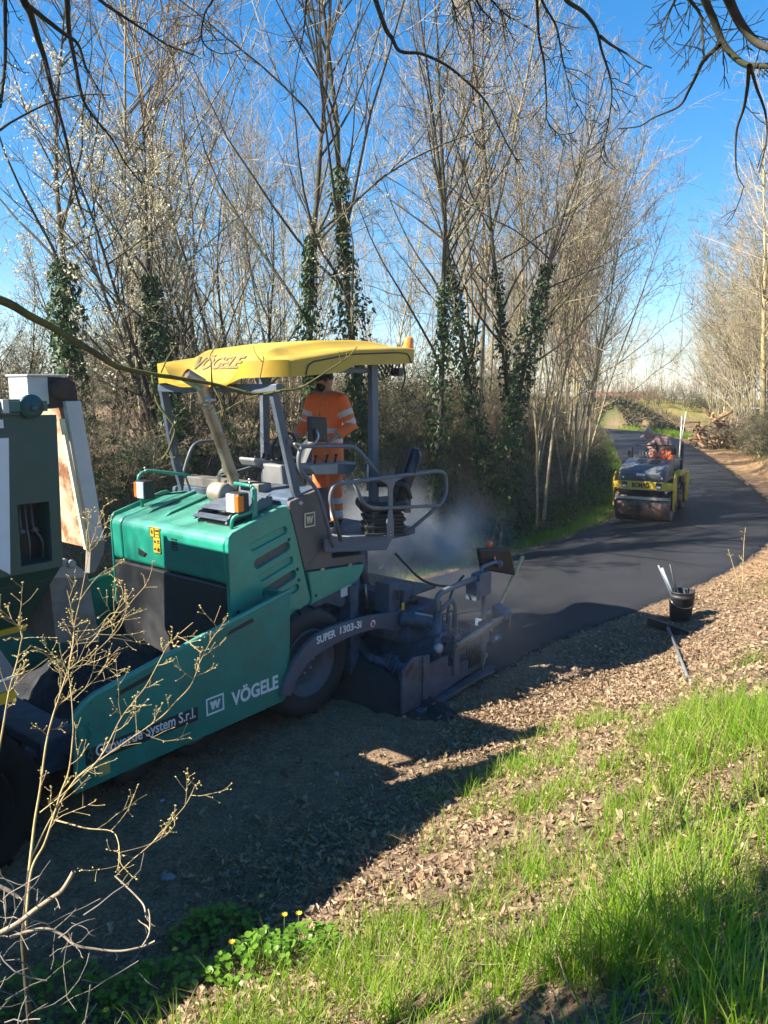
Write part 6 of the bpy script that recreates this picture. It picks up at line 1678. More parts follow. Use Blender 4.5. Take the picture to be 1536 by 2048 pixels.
# crumbs of asphalt and gravel
GRAV = foliage('gravel', [(.09, .07, .055), (.18, .145, .11), (.30, .27, .235), (.12, .09, .065), (.26, .20, .145)], 0.0, rough=.85)
def stones(rg, C_, s):
    n = len(C_); oc = np.array([(1, 0, 0), (-1, 0, 0), (0, 1, 0), (0, -1, 0), (0, 0, .7), (0, 0, -.7)], float)
    V = C_[:, None, :] + oc[None] * s[:, None, None] * rg.uniform(.6, 1.2, (n, 6, 1)) + rg.normal(0, .15, (n, 6, 3)) * s[:, None, None]
    f = np.array([(0, 2, 4), (2, 1, 4), (1, 3, 4), (3, 0, 4), (2, 0, 5), (1, 2, 5), (3, 1, 5), (0, 3, 5)])
    return V.reshape(-1, 3), (np.arange(n)[:, None, None] * 6 + f[None]).reshape(-1, 3)
n = 11000
x, y = samp(n, -3.2, 5, 2.5, 9.0); z, q, tt_, _ = ground(x, y); q = q.ravel(); tt_ = tt_.ravel(); d = np.abs(q) - HALF
k = (d < 1.2 - .5 * vnoise(x, y, 1.1, 64)) & (q < .5) & ((d > .02) | (tt_ < 1.2)) & (rg.random(n) < .75)
V, F_ = stones(rg, np.stack([x, y, z], 1)[k], rg.uniform(.004, .014, k.sum()) * (1 + 1.2 * (rg.random(k.sum()) > .96)))
tag(np_mesh('gravel', V, F_, GRAV), kind='stuff')
n = 5200                                                          # loose edge of the new mat
t_ = rg.uniform(1.8, 30, n); off = -(HALF + .03 + np.abs(rg.normal(0, .05, n))) * np.where(rg.random(n) < .75, 1, -1)
x, y = road_pt(t_, off); z = ground(x, y)[0]
V, F_ = stones(rg, np.stack([x, y, z + .004], 1), rg.uniform(.005, .016, n))
tag(np_mesh('asphalt_crumbs', V, F_, ASPH), kind='stuff')
for k, (px, py, s_, lab, colr) in enumerate(((336, 1757, .045, 'bluish grey stone on the dark gravel, right of the bush', (.16, .19, .20)), (325, 1603, .024, 'small pale blue chip on the gravel near the hopper', (.34, .40, .42)), (674, 1549, .026, 'pale grey pebble on the gravel below the rear tyre', (.30, .31, .28)), (300, 1812, .03, 'dull blue stone half buried below the long arched twig', (.10, .13, .15)))):
    p = hit(px, py); mbs = MB(); mbs.ball((0, 0, 0), (s_ * 1.2, s_ * .8, s_ * .5), 8, 6, M=Matrix.Rotation(k, 3, 'Z'))
    rr_ = random.Random(k); mbs.v = [tuple(c * rr_.uniform(.85, 1.12) for c in v) for v in mbs.v]
    o = mbs.build('stone', pbr('stone_%d' % k if False else 'stone_grey', colr, .8, var=.3, scale=30), None, smooth=False); o.location = p + Vector((0, 0, s_ * .2)); tag(o, lab, 'stone')
# left verge and bank
n = 26000
t_ = rg.uniform(2, 34, n); off = HALF + .02 + rg.random(n) ** .8 * np.interp(t_, [0, 9, 16, 30], [1.2, 1.15, .8, .6])
off += .12 * (vnoise(t_, t_ * 0, 1.1, 71) - .3)
x, y = road_pt(t_, off); z = ground(x, y)[0]
V, F_ = blades(rg, np.stack([x, y, z - .01], 1), rg.uniform(.06, .20, n) * (.5 + vnoise(x, y, 1.2, 72)), rg.uniform(.003, .006, n), .5, .7, 3)
tag(np_mesh('verge_grass', V, F_, GRASSD), kind='stuff')
n = 46000
t_ = rg.uniform(-4, 34, n); off = HALF + np.interp(t_, [0, 9, 16, 30], [.75, .7, .45, .3]) + rg.random(n) * 2.5
x, y = road_pt(t_, off); z = ground(x, y)[0]
k = rg.random(n) < (.30 + .9 * smooth(.35, .65, vnoise(x, y, .8, 73)))
nb = np.stack([np.interp(t_, CT, -NRM[:, 0]), np.interp(t_, CT, -NRM[:, 1]), 0 * t_ + .7], 1)
C_ = np.stack([x, y, z], 1) + nb * rg.random(n)[:, None] * .16
V, F_ = leaf_quads(rg, C_[k], .022, .055, nb[k])
tag(np_mesh('bank_ivy', V, F_, IVY), kind='stuff')
n = 36000
t_ = rg.uniform(-4, 36, n); off = HALF + np.interp(t_, [0, 9, 16, 30], [.7, .65, .4, .25]) + rg.random(n) * 2.6
x, y = road_pt(t_, off); z = ground(x, y)[0]
V, F_ = blades(rg, np.stack([x, y, z], 1), rg.uniform(.10, .40, n), rg.uniform(.0015, .004, n), 1.6, 1.2, 3)
tag(np_mesh('bank_dry_grass', V, F_, foliage('bank_straw', [(.16, .13, .07), (.24, .19, .11), (.07, .10, .03), (.08, .08, .04)], .25)), kind='stuff')
# right bank: grass and litter
n = 30000
t_ = rg.uniform(6.5, 30, n); off = -(HALF + .35 + rg.random(n) * 4.2)
x, y = road_pt(t_, off); z = ground(x, y)[0]
k = rg.random(n) < smooth(.35, .6, vnoise(x, y, .7, 74)) * smooth(.5, 1.6, -off - HALF)
V, F_ = blades(rg, np.stack([x, y, z], 1)[k], rg.uniform(.07, .32, k.sum()), rg.uniform(.003, .006, k.sum()), .9, .9, 4)
tag(np_mesh('right_bank_grass', V, F_, foliage('olive_grass', [(.10, .12, .03), (.20, .17, .07), (.14, .16, .04), (.28, .22, .11)], .4)), kind='stuff')
n = 9000
t_ = rg.uniform(33, 48, n); off = -(HALF + .1 + rg.random(n) * 1.0) * np.where(rg.random(n) < .5, 1, -1)
x, y = road_pt(t_, off); z = ground(x, y)[0]
V, F_ = blades(rg, np.stack([x, y, z], 1), rg.uniform(.1, .35, n), rg.uniform(.006, .012, n), .6, .7, 4)
tag(np_mesh('bend_grass', V, F_, GRASS), kind='stuff')
n = 14000
t_ = rg.uniform(38, 62, n); off = -(HALF + .9 + rg.random(n) * 2.6)
x, y = road_pt(t_, off); z = ground(x, y)[0]
V, F_ = blades(rg, np.stack([x, y, z], 1), rg.uniform(.15, .55, n), rg.uniform(.006, .014, n), 1.0, .8, 4)
k = 22000; t2 = rg.uniform(37, 64, k); o2 = -(HALF + .75 + rg.random(k) * 1.5); x2, y2 = road_pt(t2, o2); z2 = ground(x2, y2)[0]
Vi, Fi = leaf_quads(rg, np.stack([x2, y2, z2 + .02 + .25 * rg.random(k)], 1), .04, .11)
tag(np_mesh('cutting_shade_leaves', Vi, Fi, foliage('shade_dark_leaf', [(.028, .026, .018), (.055, .046, .028), (.028, .042, .016), (.075, .058, .035)], .15)), kind='stuff')  # dark leaves added; their colour stands in for shade on the cutting
tag(np_mesh('cutting_scrub', V, F_, foliage('scrub_straw', [(.10, .08, .05), (.20, .15, .08), (.06, .06, .03)], .2)), kind='stuff')
# ------------------------------------------------------------------ near twigs: the bush, the overhanging boughs
TWIGY = bark('twig_yellow_green', (.27, .195, .085), (.50, .39, .20))
BUD = foliage('bud', [(.45, .42, .14), (.62, .55, .25), (.50, .38, .18)], .35)
DEADW = bark('dead_wood', (.17, .13, .09), (.38, .31, .22))
def traced(px_pts, dist0, dist1, bulge=.0, n=6):
    """a limb seen along these photo pixels, running from dist0 to dist1 away from the lens, bowed in depth"""
    k = len(px_pts); P = []
    for i, (a, b) in enumerate(px_pts):
        u = i / max(1, k - 1)
        P.append(unproj(a, b, dist0 + (dist1 - dist0) * u + bulge * math.sin(math.pi * u)))
    return catmull(np.array(P), n)
def twiggy(rg, mains, r0s, n_side=9, L=(.10, .28), ang=48, buds=True, sub=3, r_side=.0017, up=.05, t0=.2):
    """side twigs, sub twigs and buds on traced limbs; returns wood mesh and bud mesh"""
    wood = []; budc = []
    for P, (ra, rb) in zip(mains, r0s):
        K_ = len(P); Rm = (rb + (ra - rb) * (1 - np.linspace(0, 1, K_)) ** 1.45)[None]
        wood.append(batch_tubes(P[None], Rm, 7))
        ln = np.linalg.norm(np.diff(P, axis=0), axis=1).sum()
        ns = max(2, int(n_side * ln))
        P1, L1, par, t_ = children(rg, P[None], np.array([1.0]), ns, t0, 1.0, ang, 1.0, 5, .14, up, taper=False)
        L1 = rg.uniform(*L, ns) * (1.1 - .5 * t_)
        P1 = P1[:, :1] + (P1 - P1[:, :1]) * (L1[:, None, None] / np.maximum(1e-3, np.linalg.norm(P1[:, -1] - P1[:, 0], axis=1))[:, None, None])
        wood.append(batch_tubes(P1, np.minimum(r_side * 1.3, rb * 1.4) * np.linspace(1, .6, 5)[None].repeat(ns, 0), 5))
        if sub:
            P2, L2, _, _ = children(rg, P1, L1, sub, .25, .95, 45, .5, 3, .15, up)
            wood.append(batch_tubes(P2, np.full((len(P2), 3), r_side * .75), 4))
            budc.append(P2[:, -1])
        budc += [P1[:, -1], P1[:, 2] + rg.normal(0, .002, P1[:, 2].shape), P1[:, 3] + rg.normal(0, .002, P1[:, 3].shape), P1[:, -1] + rg.normal(0, .005, P1[:, -1].shape)]
    Bm = None
    if buds:
        C_ = np.concatenate(budc); n = len(C_)
        V, F_ = stones(rg, C_, rg.uniform(.003, .0052, n)); Bm = (V, F_)
    return cat_mesh(wood), Bm
rg = np.random.default_rng(91)
D0 = 3.45
base = (52, 1850)
stem1 = [(45, 1880), (55, 1770), (60, 1725), (70, 1640), (80, 1580), (92, 1490), (105, 1435), (120, 1390), (135, 1340), (145, 1290), (150, 1245), (160, 1200), (170, 1150), (180, 1095), (196, 1050), (208, 1010)]
stem2 = [(50, 1870), (62, 1745), (88, 1690), (105, 1640), (122, 1585), (138, 1540), (146, 1470), (146, 1440), (141, 1370), (137, 1345), (146, 1290), (147, 1255), (142, 1215), (134, 1180)]
stem3 = [(-60, 1800), (-20, 1600), (5, 1460), (15, 1400), (24, 1360), (35, 1320), (42, 1285), (45, 1275), (42, 1262), (28, 1244), (0, 1218), (-40, 1180)]
br4 = [(80, 1625), (135, 1580), (200, 1515), (240, 1440), (270, 1400), (292, 1372), (320, 1320), (335, 1292), (352, 1274), (386, 1245)]
br5 = [(60, 1720), (100, 1640), (150, 1560), (200, 1520), (250, 1485), (320, 1436), (350, 1405), (382, 1370), (402, 1320), (428, 1272), (446, 1256)]
br6 = [(110, 1640), (140, 1648), (175, 1657), (222, 1662), (236, 1682), (239, 1715), (234, 1742)]
br7 = [(232, 1752), (262, 1722), (300, 1690), (322, 1664), (345, 1640), (368, 1614), (382, 1590), (391, 1568)]
br8 = [(138, 1340), (110, 1322), (85, 1305), (60, 1290)]
br9 = [(152, 1282), (180, 1275), (205, 1255), (222, 1238), (236, 1215), (248, 1185)]
br10 = [(140, 1330), (168, 1330), (190, 1305), (215, 1282), (240, 1254), (250, 1230)]
br11 = [(146, 1400), (165, 1382), (190, 1358), (210, 1335), (225, 1318), (237, 1305)]
br12 = [(160, 1200), (185, 1165), (205, 1145), (232, 1132)]
br13 = [(172, 1295), (195, 1270), (218, 1230), (245, 1222), (270, 1195), (292, 1170)]
br14 = [(240, 1705), (290, 1692), (330, 1672), (350, 1650)]
BK = 1.0
mains = [traced(stem1, 3.5 * BK, 3.2 * BK, .1), traced(stem2, 3.5 * BK, 3.35 * BK, -.05), traced(stem3, 3.3 * BK, 3.15 * BK), traced(br4, 3.45 * BK, 3.0 * BK, -.1), traced(br5, 3.5 * BK, 3.2 * BK, .12), traced(br6, 3.5 * BK, 3.3 * BK), traced(br7, 3.3 * BK, 3.15 * BK), traced(br8, 3.35 * BK, 3.1 * BK), traced(br9, 3.35 * BK, 3.5 * BK), traced(br10, 3.4 * BK, 3.6 * BK), traced(br11, 3.4 * BK, 3.55 * BK), traced(br12, 3.3 * BK, 3.4 * BK), traced(br13, 3.32 * BK, 3.2 * BK), traced(br14, 3.25 * BK, 3.3 * BK)]
rads = [(.0095, .0015), (.0080, .0014), (.0066, .0018), (.0038, .0018), (.0058, .0018), (.0055, .002), (.0026, .0015), (.0042, .003), (.003, .0015), (.003, .0015), (.003, .0015), (.0025, .0015), (.003, .0015), (.002, .0015)]
bl = Vector(mains[0][0]); bush_loc = Vector((bl.x, bl.y, gz(bl.x, bl.y)))
rads = [(a * .68, b * .72) for a, b in rads]
bush = empty('budding_bush', (0, 0, 0), 0, 'leafless bush with pale budding twigs in front of the hopper', 'bush')
bush.location = bush_loc
def child_world(o, par):
    o.parent = par; o.matrix_parent_inverse = par.matrix_basis.inverted()
(wv, wf), (bv, bf) = twiggy(rg, mains, rads, n_side=15, L=(.06, .24), sub=3, r_side=.0011)
off_ = np.array(bush_loc)
np_mesh('stems', wv - off_, wf, TWIGY, bush, smooth=True)
tag(np_mesh('buds', bv - off_, bf, BUD, bush), kind='stuff')
# stem foot to the ground; dark bark over the lower stem paints in shade
p0 = Vector(mains[0][0]) - bush_loc
MB().tube([(p0.x, p0.y, -.15), tuple(p0), tuple(Vector(mains[0][10]) - bush_loc)], [.0105, .009, .0068], 8).build('shaded_stem_foot', BARKD, bush)
# dead grey tangle and fallen sticks at the lower left
st_specs = [([(-30, 1880), (30, 1850), (70, 1820), (105, 1795), (122, 1783), (135, 1765), (147, 1743)], 3.15, 3.0, .013, .009, 'thick pale broken stick low in the left bush'),
            ([(20, 1875), (60, 1862), (95, 1858), (125, 1870), (150, 1890), (190, 1898), (240, 1902), (285, 1893), (310, 1882)], 3.0, 2.9, .008, .004, 'long arching dead twig over the gravel, lower left'),
            ([(285, 1892), (298, 1868), (300, 1838), (297, 1818)], 2.9, 2.92, .004, .003, 'short upright dead twig at the end of the arching one'),
            ([(230, 1752), (255, 1775), (275, 1795), (288, 1812), (292, 1835)], 3.2, 3.1, .004, .004, 'thin dead twig hanging above the gravel'),
            ([(-20, 1765), (15, 1780), (38, 1795)], 3.1, 3.1, .011, .008, 'pale broken stub at the left edge of the bush')]
for pts_, d0, d1, r0_, r1_, lab in st_specs:
    P = traced(pts_, d0, d1)
    (v_, f_), _ = twiggy(rg, [P], [(r0_ * .75, r1_ * .75)], n_side=5, L=(.04, .14), buds=False, sub=1)
    tag(np_mesh('fallen_stick', v_, f_, DEADW, smooth=True), lab, 'stick')
n = 80
cen = np.array(unproj(20, 1930, 2.85)); C_ = cen + rg.normal(0, 1, (n, 3)) * np.array([.17, .18, .13]); 
D_ = rg.normal(0, 1, (n, 3)) * np.array([1, .6, .7]); D_ /= np.linalg.norm(D_, axis=1, keepdims=True)
V, F_ = batch_tubes(walk(rg, C_, D_, rg.uniform(.08, .30, n), 6, .3, 0), rg.uniform(.001, .0026, n)[:, None] * np.linspace(1, .6, 6)[None], 5)
tg_ = np_mesh('dead_bramble', V, F_, bark('bramble_grey', (.13, .11, .09), (.30, .26, .21)), smooth=True); tag(tg_, 'tangle of dead grey bramble stems in the lower left corner', 'bramble', kind='stuff')

# boughs hanging into the top of the picture; their trunks stand beside the photographer
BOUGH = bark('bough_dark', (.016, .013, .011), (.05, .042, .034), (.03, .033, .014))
def over_tree(name, trunk_pts, trunk_r, limbs, label, seed, side=6, L=(.10, .30)):
    rg = np.random.default_rng(seed); T = [Vector(p) for p in trunk_pts]
    loc = Vector((T[0].x, T[0].y, gz(T[0].x, T[0].y)))
    e = empty(name, loc, 0, label, 'tree')
    tr = catmull(np.array([tuple(p - loc) for p in T]), 5)
    MB().tube([tuple(p) for p in tr], list(np.linspace(trunk_r, trunk_r * .45, len(tr))), 12).build('trunk', BARK, e)
    hub = T[-1]
    for px_pts, d0, d1, ra, rb, fork in limbs:
        P = traced(px_pts, d0, d1, .15)
        if fork is None:                      # joined to the trunk above the picture
            s_ = Vector(P[0]); dr = (Vector(P[0]) - Vector(P[3])).normalized()
            mid_ = s_ + dr * .5 + (hub - s_) * .35
            P = np.concatenate([catmull(np.array([tuple(hub), tuple(hub.lerp(mid_, .6) + Vector((0, 0, .2))), tuple(mid_), tuple(s_)]), 6)[:-1], P])
            rr = [(max(ra * 1.5, .014), rb)]
        else: rr = [(ra, rb)]
        (v_, f_), _ = twiggy(rg, [P], rr, n_side=side * .5, L=L, buds=False, sub=2, r_side=.0022, up=.0, t0=.5 if fork is None else .1)
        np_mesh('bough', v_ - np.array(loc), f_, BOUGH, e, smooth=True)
    return e
h2 = lambda pts, ox=768: [(ox + a / 2, b / 2) for a, b in pts]
L_l = [
 (h2([(60, -120), (95, 0), (120, 50), (150, 150), (180, 240), (205, 350), (235, 450), (265, 560), (285, 680), (310, 800), (345, 890)], 0), 4.3, 4.6, .018, .005, None),
 (h2([(110, 20), (250, 130), (310, 175), (345, 275), (400, 370), (435, 440)], 0), 4.35, 4.2, .012, .004, 1),
 (h2([(262, -140), (268, 0), (275, 120), (300, 250), (330, 390), (370, 460), (450, 560), (500, 650), (570, 740)], 0), 4.6, 5.2, .016, .004, None),
 (h2([(360, -60), (400, 0), (500, 70), (600, 135), (680, 185), (780, 220)], 0), 5.0, 5.4, .013, .004, None),
 (h2([(24, -140), (20, 0), (20, 250), (0, 430)], 0), 4.0, 4.2, .011, .007, None),
 (h2([(870, -80), (850, 0), (820, 50), (805, 140), (830, 190), (890, 215), (960, 200)], 0), 5.2, 5.3, .009, .003, None),
 (h2([(1235, -80), (1225, 0), (1215, 120), (1190, 240), (1170, 370)], 0), 5.4, 5.6, .010, .003, None),
 (h2([(0, 520), (60, 480), (200, 410), (330, 380), (440, 380)], 0), 6.0, 6.3, .009, .004, 1)]
L_r = [
 (h2([(-60, -80), (0, 100), (30, 150), (65, 205), (150, 215), (250, 262), (340, 335), (410, 410), (450, 490), (490, 570), (535, 650)]), 4.9, 5.3, .013, .004, None),
 (h2([(680, -90), (730, 0), (800, 50), (850, 120), (870, 200), (905, 310), (910, 400), (890, 530), (860, 650)]), 4.6, 5.0, .013, .003, None),
 (h2([(865, 145), (910, 180), (970, 215), (1020, 250), (1070, 272)]), 4.7, 4.6, .009, .003, 1),
 (h2([(1240, -120), (1285, 0), (1320, 80), (1360, 180), (1440, 255), (1536, 265), (1640, 275)]), 4.0, 3.8, .016, .011, None),
 (h2([(1330, -120), (1380, 0), (1430, 100), (1480, 160), (1536, 190), (1640, 215)]), 3.8, 3.7, .019, .014, None),
 (h2([(1345, 178), (1280, 240), (1250, 300), (1220, 360), (1180, 425), (1080, 470), (1020, 505), (935, 515)]), 4.0, 4.4, .011, .003, 1),
 (h2([(1460, 262), (1455, 340), (1440, 430), (1410, 530), (1410, 680), (1440, 750)]), 3.9, 4.1, .010, .003, 1),
 (h2([(1465, 262), (1490, 350), (1525, 450), (1530, 560), (1500, 690)]), 3.9, 4.0, .008, .003, 1),
 (h2([(1200, -60), (1225, 0), (1265, 60), (1275, 160), (1280, 230)]), 4.2, 4.1, .008, .005, None),
 (h2([(390, -60), (430, 0), (490, 60), (570, 102)]), 4.8, 4.7, .009, .003, None),
 (h2([(612, -60), (612, 0), (620, 150), (640, 250), (650, 400), (652, 480), (700, 535), (760, 530)]), 4.9, 5.2, .010, .003, None),
 (h2([(600, -80), (640, 20), (690, 110), (715, 240), (745, 360), (775, 425)]), 4.9, 5.0, .008, .003, None),
 (h2([(250, -60), (275, 10), (300, 100), (345, 160)]), 5.0, 5.1, .007, .003, None),
 (h2([(330, -60), (345, 30), (360, 120), (355, 280)]), 5.2, 5.4, .006, .003, None),
 (h2([(350, -50), (385, 30), (430, 80), (420, 120)]), 5.0, 5.0, .007, .004, None),
 (h2([(1185, -40), (1150, 30), (1130, 90), (1115, 160)]), 4.3, 4.3, .006, .003, None)]
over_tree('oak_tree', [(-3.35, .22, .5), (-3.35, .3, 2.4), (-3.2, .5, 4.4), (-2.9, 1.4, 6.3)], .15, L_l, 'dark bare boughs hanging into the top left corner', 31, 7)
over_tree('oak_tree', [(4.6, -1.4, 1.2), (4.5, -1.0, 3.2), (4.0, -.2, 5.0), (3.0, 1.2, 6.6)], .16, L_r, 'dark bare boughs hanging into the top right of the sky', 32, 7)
# the ivy on that left-hand trunk: its shade lies on the near grass
oak_l = [o for o in bpy.data.objects if o.name.startswith('oak_tree')][0]
rgi = np.random.default_rng(8); n = 3800
zz = .6 + 5.6 * rgi.random(n); a = rgi.random(n) * 6.283; r_ = (.2 + .42 * np.sqrt(rgi.random(n))) * np.interp(zz, [.6, 2, 4.5, 6.2], [.7, .9, 1.1, .7])
V, F_ = leaf_quads(rgi, np.stack([-3.3 + .06 * (zz - 2) + r_ * np.cos(a), .22 + .05 * zz + r_ * np.sin(a), zz], 1) - np.array(oak_l.location), .045, .09)
np_mesh('ivy', V, F_, IVY, oak_l)
# mossy branch across the view, left to middle
MOSS = bark('mossy_branch', (.06, .05, .022), (.15, .135, .05), (.10, .105, .028))
mpts = [(-420, 470), (-180, 545), (0, 600), (60, 632), (110, 658), (190, 706), (235, 733), (300, 748), (360, 757), (425, 768), (475, 782), (505, 788), (565, 781), (600, 776), (640, 752), (665, 735), (695, 715), (714, 694)]
mb_P = traced(mpts, 2.7, 3.5, .1)
subs = [([(305, 750), (308, 775), (316, 808), (338, 838), (350, 856), (345, 880), (335, 905), (324, 920)], 3.1, 3.05, .0065, .005), ([(330, 905), (338, 914), (352, 914), (362, 907)], 3.05, 3.0, .003, .002), ([(424, 767), (422, 725), (420, 712), (432, 690), (446, 662)], 3.2, 3.3, .0042, .002), ([(322, 745), (335, 716), (352, 690)], 3.15, 3.2, .004, .002), ([(430, 770), (450, 815), (444, 835), (440, 815)], 3.2, 3.2, .003, .002), ([(560, 782), (500, 795), (460, 815), (430, 828)], 3.3, 3.4, .004, .002), ([(470, 805), (500, 840), (516, 866)], 3.4, 3.4, .0025, .0015), ([(420, 765), (440, 800), (446, 832)], 3.2, 3.15, .004, .0025), ([(520, 755), (526, 725), (528, 718)], 3.35, 3.35, .003, .0018), ([(500, 786), (462, 776), (448, 776)], 3.3, 3.3, .005, .006)]
mains = [mb_P] + [traced(a, b, c) for a, b, c, _, _ in subs]
rad_ = [(.017, .0026)] + [(d * .85, e) for *_, d, e in subs]
(v_, f_), _ = twiggy(np.random.default_rng(55), mains, rad_, n_side=2.2, L=(.03, .10), buds=False, sub=0, r_side=.0022, t0=.5)
root_pt = Vector(mb_P[0])
mt = empty('mossy_tree', (root_pt.x - .5, root_pt.y - .6, gz(root_pt.x - .5, root_pt.y - .6)), 0, 'mossy green branch reaching across the view in front of the yellow canopy', 'tree')
o_ = np.array(mt.location)
np_mesh('branch', v_ - o_, f_, MOSS, mt, smooth=True)
rp0 = root_pt - Vector(mt.location)
MB().tube([(0, 0, -.2), (.05, .05, 1.0), (.2, .25, rp0.z * .75), tuple(rp0), tuple(rp0 + Vector((-.1, -.2, 1.6)))], [.06, .05, .04, .03, .02], 10).build('trunk', BARK, mt)

# ------------------------------------------------------------------ low green plants with their leaves
def heart_leaf():
    """round heart-shaped leaf, cupped, on its stalk"""
    out = [(0, -.18), (.30, -.36), (.62, -.22), (.78, .18), (.62, .58), (.28, .84), (0, .96)]
    rim = out + [(-x, y) for x, y in out[-2:0:-1]]
    V = [(0, .18, -.05)] + [(x, y, .16 * (x * x) + .08 * (y - .2) ** 2) for x, y in rim]
    n = len(rim)
    return V, [(0, 1 + i, 1 + (i + 1) % n) for i in range(n)]
HV, HF = heart_leaf()
PLANTM = foliage('plant_leaf', [(.05, .14, .012), (.09, .21, .02), (.14, .26, .03), (.19, .27, .05)], .4, rough=.3)
def leaf_mat_random():
    return PLANTM
lm = bpy.data.meshes.new('leaf'); lm.from_pydata(HV, [], HF); lm.materials.append(PLANTM)
lm.polygons.foreach_set('use_smooth', [True] * len(HF)); lm.update()
PET = pbr('celandine_yellow', (.80, .55, .02), .4, var=.05)
rp2 = random.Random(12)
for (px, py, rad, nl, hgt, lab, flw) in ((545, 1940, .28, 290, .19, 'bright sunlit clump of round green leaves, largest at the bottom centre', [(-.22, .1), (.02, .32), (.10, .30)]), (430, 1875, .22, 190, .14, 'shaded dark green leaf clump just behind the sunlit one', [(.25, .12)]), (290, 1990, .28, 200, .13, 'patch of heart shaped leaves left of the sunlit clump', [(-.10, -.25), (.12, .14)]), (110, 2010, .28, 170, .12, 'shaded leafy patch under the bramble in the lower left corner', [])):
    c = hit(px, py); e = empty('wild_plant', c, 0, lab, 'plant')
    stalks = MB()
    for k in range(nl):
        a = rp2.uniform(0, 6.283); r_ = rad * math.sqrt(rp2.random()); hx, hy = r_ * math.cos(a) * 1.25, r_ * math.sin(a) * .9
        gzv = gz(c.x + hx, c.y + hy) - c.z
        hz_ = gzv + hgt * (1.05 - .75 * (r_ / rad) ** 2) * rp2.uniform(.55, 1.1) + .01
        s_ = rp2.uniform(.014, .029)
        o = bpy.data.objects.new('leaf', lm); COL.objects.link(o); o.parent = e
        o.location = (hx, hy, hz_); o.scale = (s_, s_, s_)
        o.rotation_euler = (rp2.gauss(-.25, .35), rp2.gauss(0, .3), rp2.uniform(0, 6.283))
        stalks.tube([(hx * .6, hy * .6, gzv * .6 - .01), (hx * .9, hy * .9, hz_ * .6), (hx, hy, hz_)], .0016, 4)
    stalks.build('stalks', PLANTM, e)
    for fx, fy in flw:
        zz = gz(c.x + fx, c.y + fy) - c.z
        mbf = MB()
        for k in range(8):
            a = k * math.pi / 4
            mbf.add([(fx, fy, zz + .13), (fx + .012 * math.cos(a - .3), fy + .012 * math.sin(a - .3), zz + .138), (fx + .02 * math.cos(a), fy + .02 * math.sin(a), zz + .142), (fx + .012 * math.cos(a + .3), fy + .012 * math.sin(a + .3), zz + .138)], [(0, 1, 2, 3)])
        f_ = mbf.build('flower', PET, e)
        MB().tube([(fx * .9, fy * .9, zz), (fx, fy, zz + .13)], .0015, 4).build('flower_stalk', PLANTM, f_)
# thin weeds at the right road edge
wd = hit(1484, 1176); wdist = (wd - Vector((0, 0, CAMH))).length
P = [traced([(1484, 1182), (1486, 1130), (1488, 1085), (1491, 1055)], wdist, wdist - .1), traced([(1480, 1180), (1466, 1130), (1456, 1098)], wdist, wdist)]
(v_, f_), _ = twiggy(np.random.default_rng(3), P, [(.005, .003), (.004, .003)], n_side=6, L=(.06, .2), buds=False, sub=1, r_side=.0025)
tag(np_mesh('dry_weed', v_, f_, TWIGY), 'thin dry weed stalk at the road edge above the bucket', 'weed')
# fallen branch on the grass
p1_, p2_ = hit(1340, 1668, .03), hit(1425, 1645, .03)
tag(MB().tube([p1_, p1_.lerp(p2_, .5) + Vector((0, 0, .02)), p2_], [.018, .02, .014], 8).build('fallen_branch', bark('mossy_log', (.14, .12, .06), (.30, .26, .14))), 'short mossy fallen branch lying in the sunlit grass at right', 'branch')

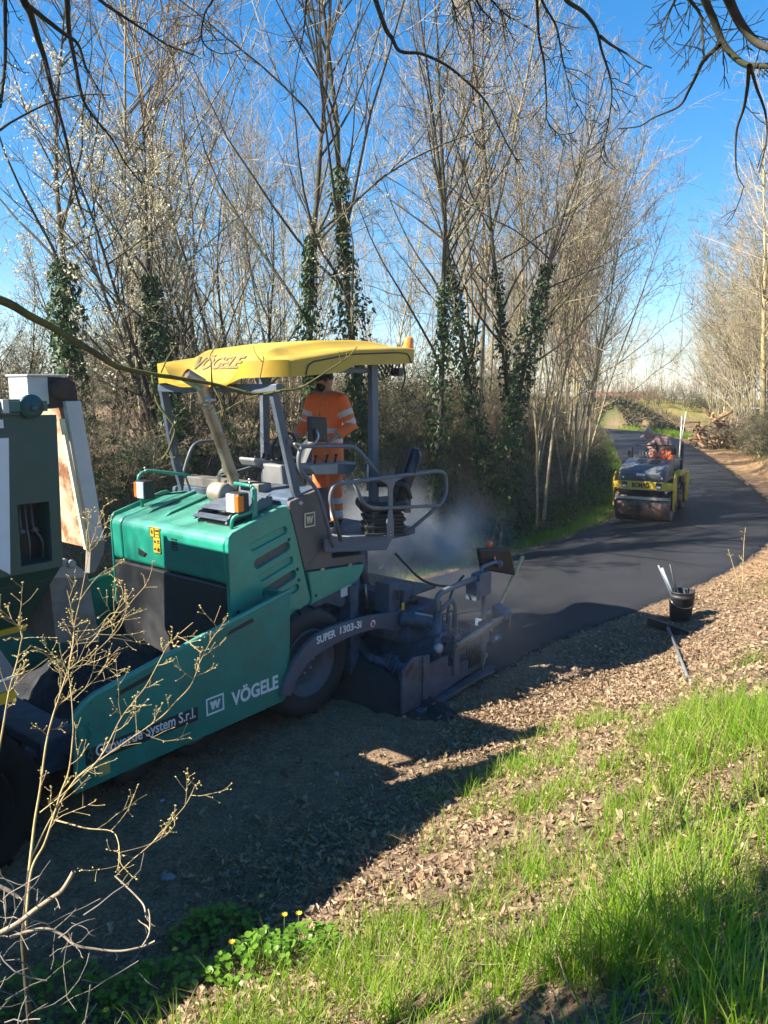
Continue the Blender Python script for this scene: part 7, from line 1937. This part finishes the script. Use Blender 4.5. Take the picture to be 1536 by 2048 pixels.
# ------------------------------------------------------------------ steam from the hot asphalt
def steam(loc, rad, dens, seed):
    mb = MB().ball((0, 0, 0), rad, 24, 14)
    m = bpy.data.materials.new('steam'); m.use_nodes = True; nt = m.node_tree
    for n in list(nt.nodes): nt.nodes.remove(n)
    out = nt.nodes.new('ShaderNodeOutputMaterial'); pvn = nt.nodes.new('ShaderNodeVolumePrincipled')
    tc = nt.nodes.new('ShaderNodeTexCoord'); mp = nt.nodes.new('ShaderNodeMapping'); mp.vector_type = 'POINT'
    mp.inputs['Scale'].default_value = tuple(1 / r for r in rad)
    vl = nt.nodes.new('ShaderNodeVectorMath'); vl.operation = 'LENGTH'
    mr = nt.nodes.new('ShaderNodeMapRange'); mr.inputs[1].default_value = 1.0; mr.inputs[2].default_value = .1; mr.interpolation_type = 'SMOOTHERSTEP'
    nz = nt.nodes.new('ShaderNodeTexNoise'); nz.inputs['Scale'].default_value = 1.5; nz.inputs['Detail'].default_value = 4
    mr2 = nt.nodes.new('ShaderNodeMapRange'); mr2.inputs[1].default_value = .42; mr2.inputs[2].default_value = .72
    mu = nt.nodes.new('ShaderNodeMath'); mu.operation = 'MULTIPLY'; mu2 = nt.nodes.new('ShaderNodeMath'); mu2.operation = 'MULTIPLY'; mu2.inputs[1].default_value = dens
    Lk = nt.links
    Lk.new(tc.outputs['Object'], mp.inputs['Vector']); Lk.new(mp.outputs[0], vl.inputs[0]); Lk.new(vl.outputs['Value'], mr.inputs[0])
    Lk.new(tc.outputs['Object'], nz.inputs['Vector']); Lk.new(nz.outputs['Fac'], mr2.inputs[0])
    Lk.new(mr.outputs[0], mu.inputs[0]); Lk.new(mr2.outputs[0], mu.inputs[1]); Lk.new(mu.outputs[0], mu2.inputs[0]); Lk.new(mu2.outputs[0], pvn.inputs['Density'])
    pvn.inputs['Color'].default_value = (.92, .95, 1.0, 1); pvn.inputs['Anisotropy'].default_value = .2
    Lk.new(pvn.outputs[0], out.inputs['Volume'])
    o = mb.build('steam', m); o.location = loc
    return tag(o, kind='stuff')
steam(W(2.5, 1.2, 1.05), (2.2, 1.8, 1.3), 1.9, 1)
steam(W(1.7, -.75, .75), (1.1, .7, .8), .32, 2)
SC.cycles.volume_step_rate = 2.0
SC.cycles.volume_max_steps = 64

# thin spring haze
hm = bpy.data.materials.new('haze'); hm.use_nodes = True; hn = hm.node_tree
for n_ in list(hn.nodes): hn.nodes.remove(n_)
ho_ = hn.nodes.new('ShaderNodeOutputMaterial'); hv = hn.nodes.new('ShaderNodeVolumePrincipled')
hv.inputs['Density'].default_value = .0008; hv.inputs['Color'].default_value = (.90, .95, 1.0, 1); hv.inputs['Anisotropy'].default_value = .1
hn.links.new(hv.outputs[0], ho_.inputs['Volume'])
tag(MB().box((-405, -305, -45), (425, 505, 18)).build('haze', hm), kind='stuff')
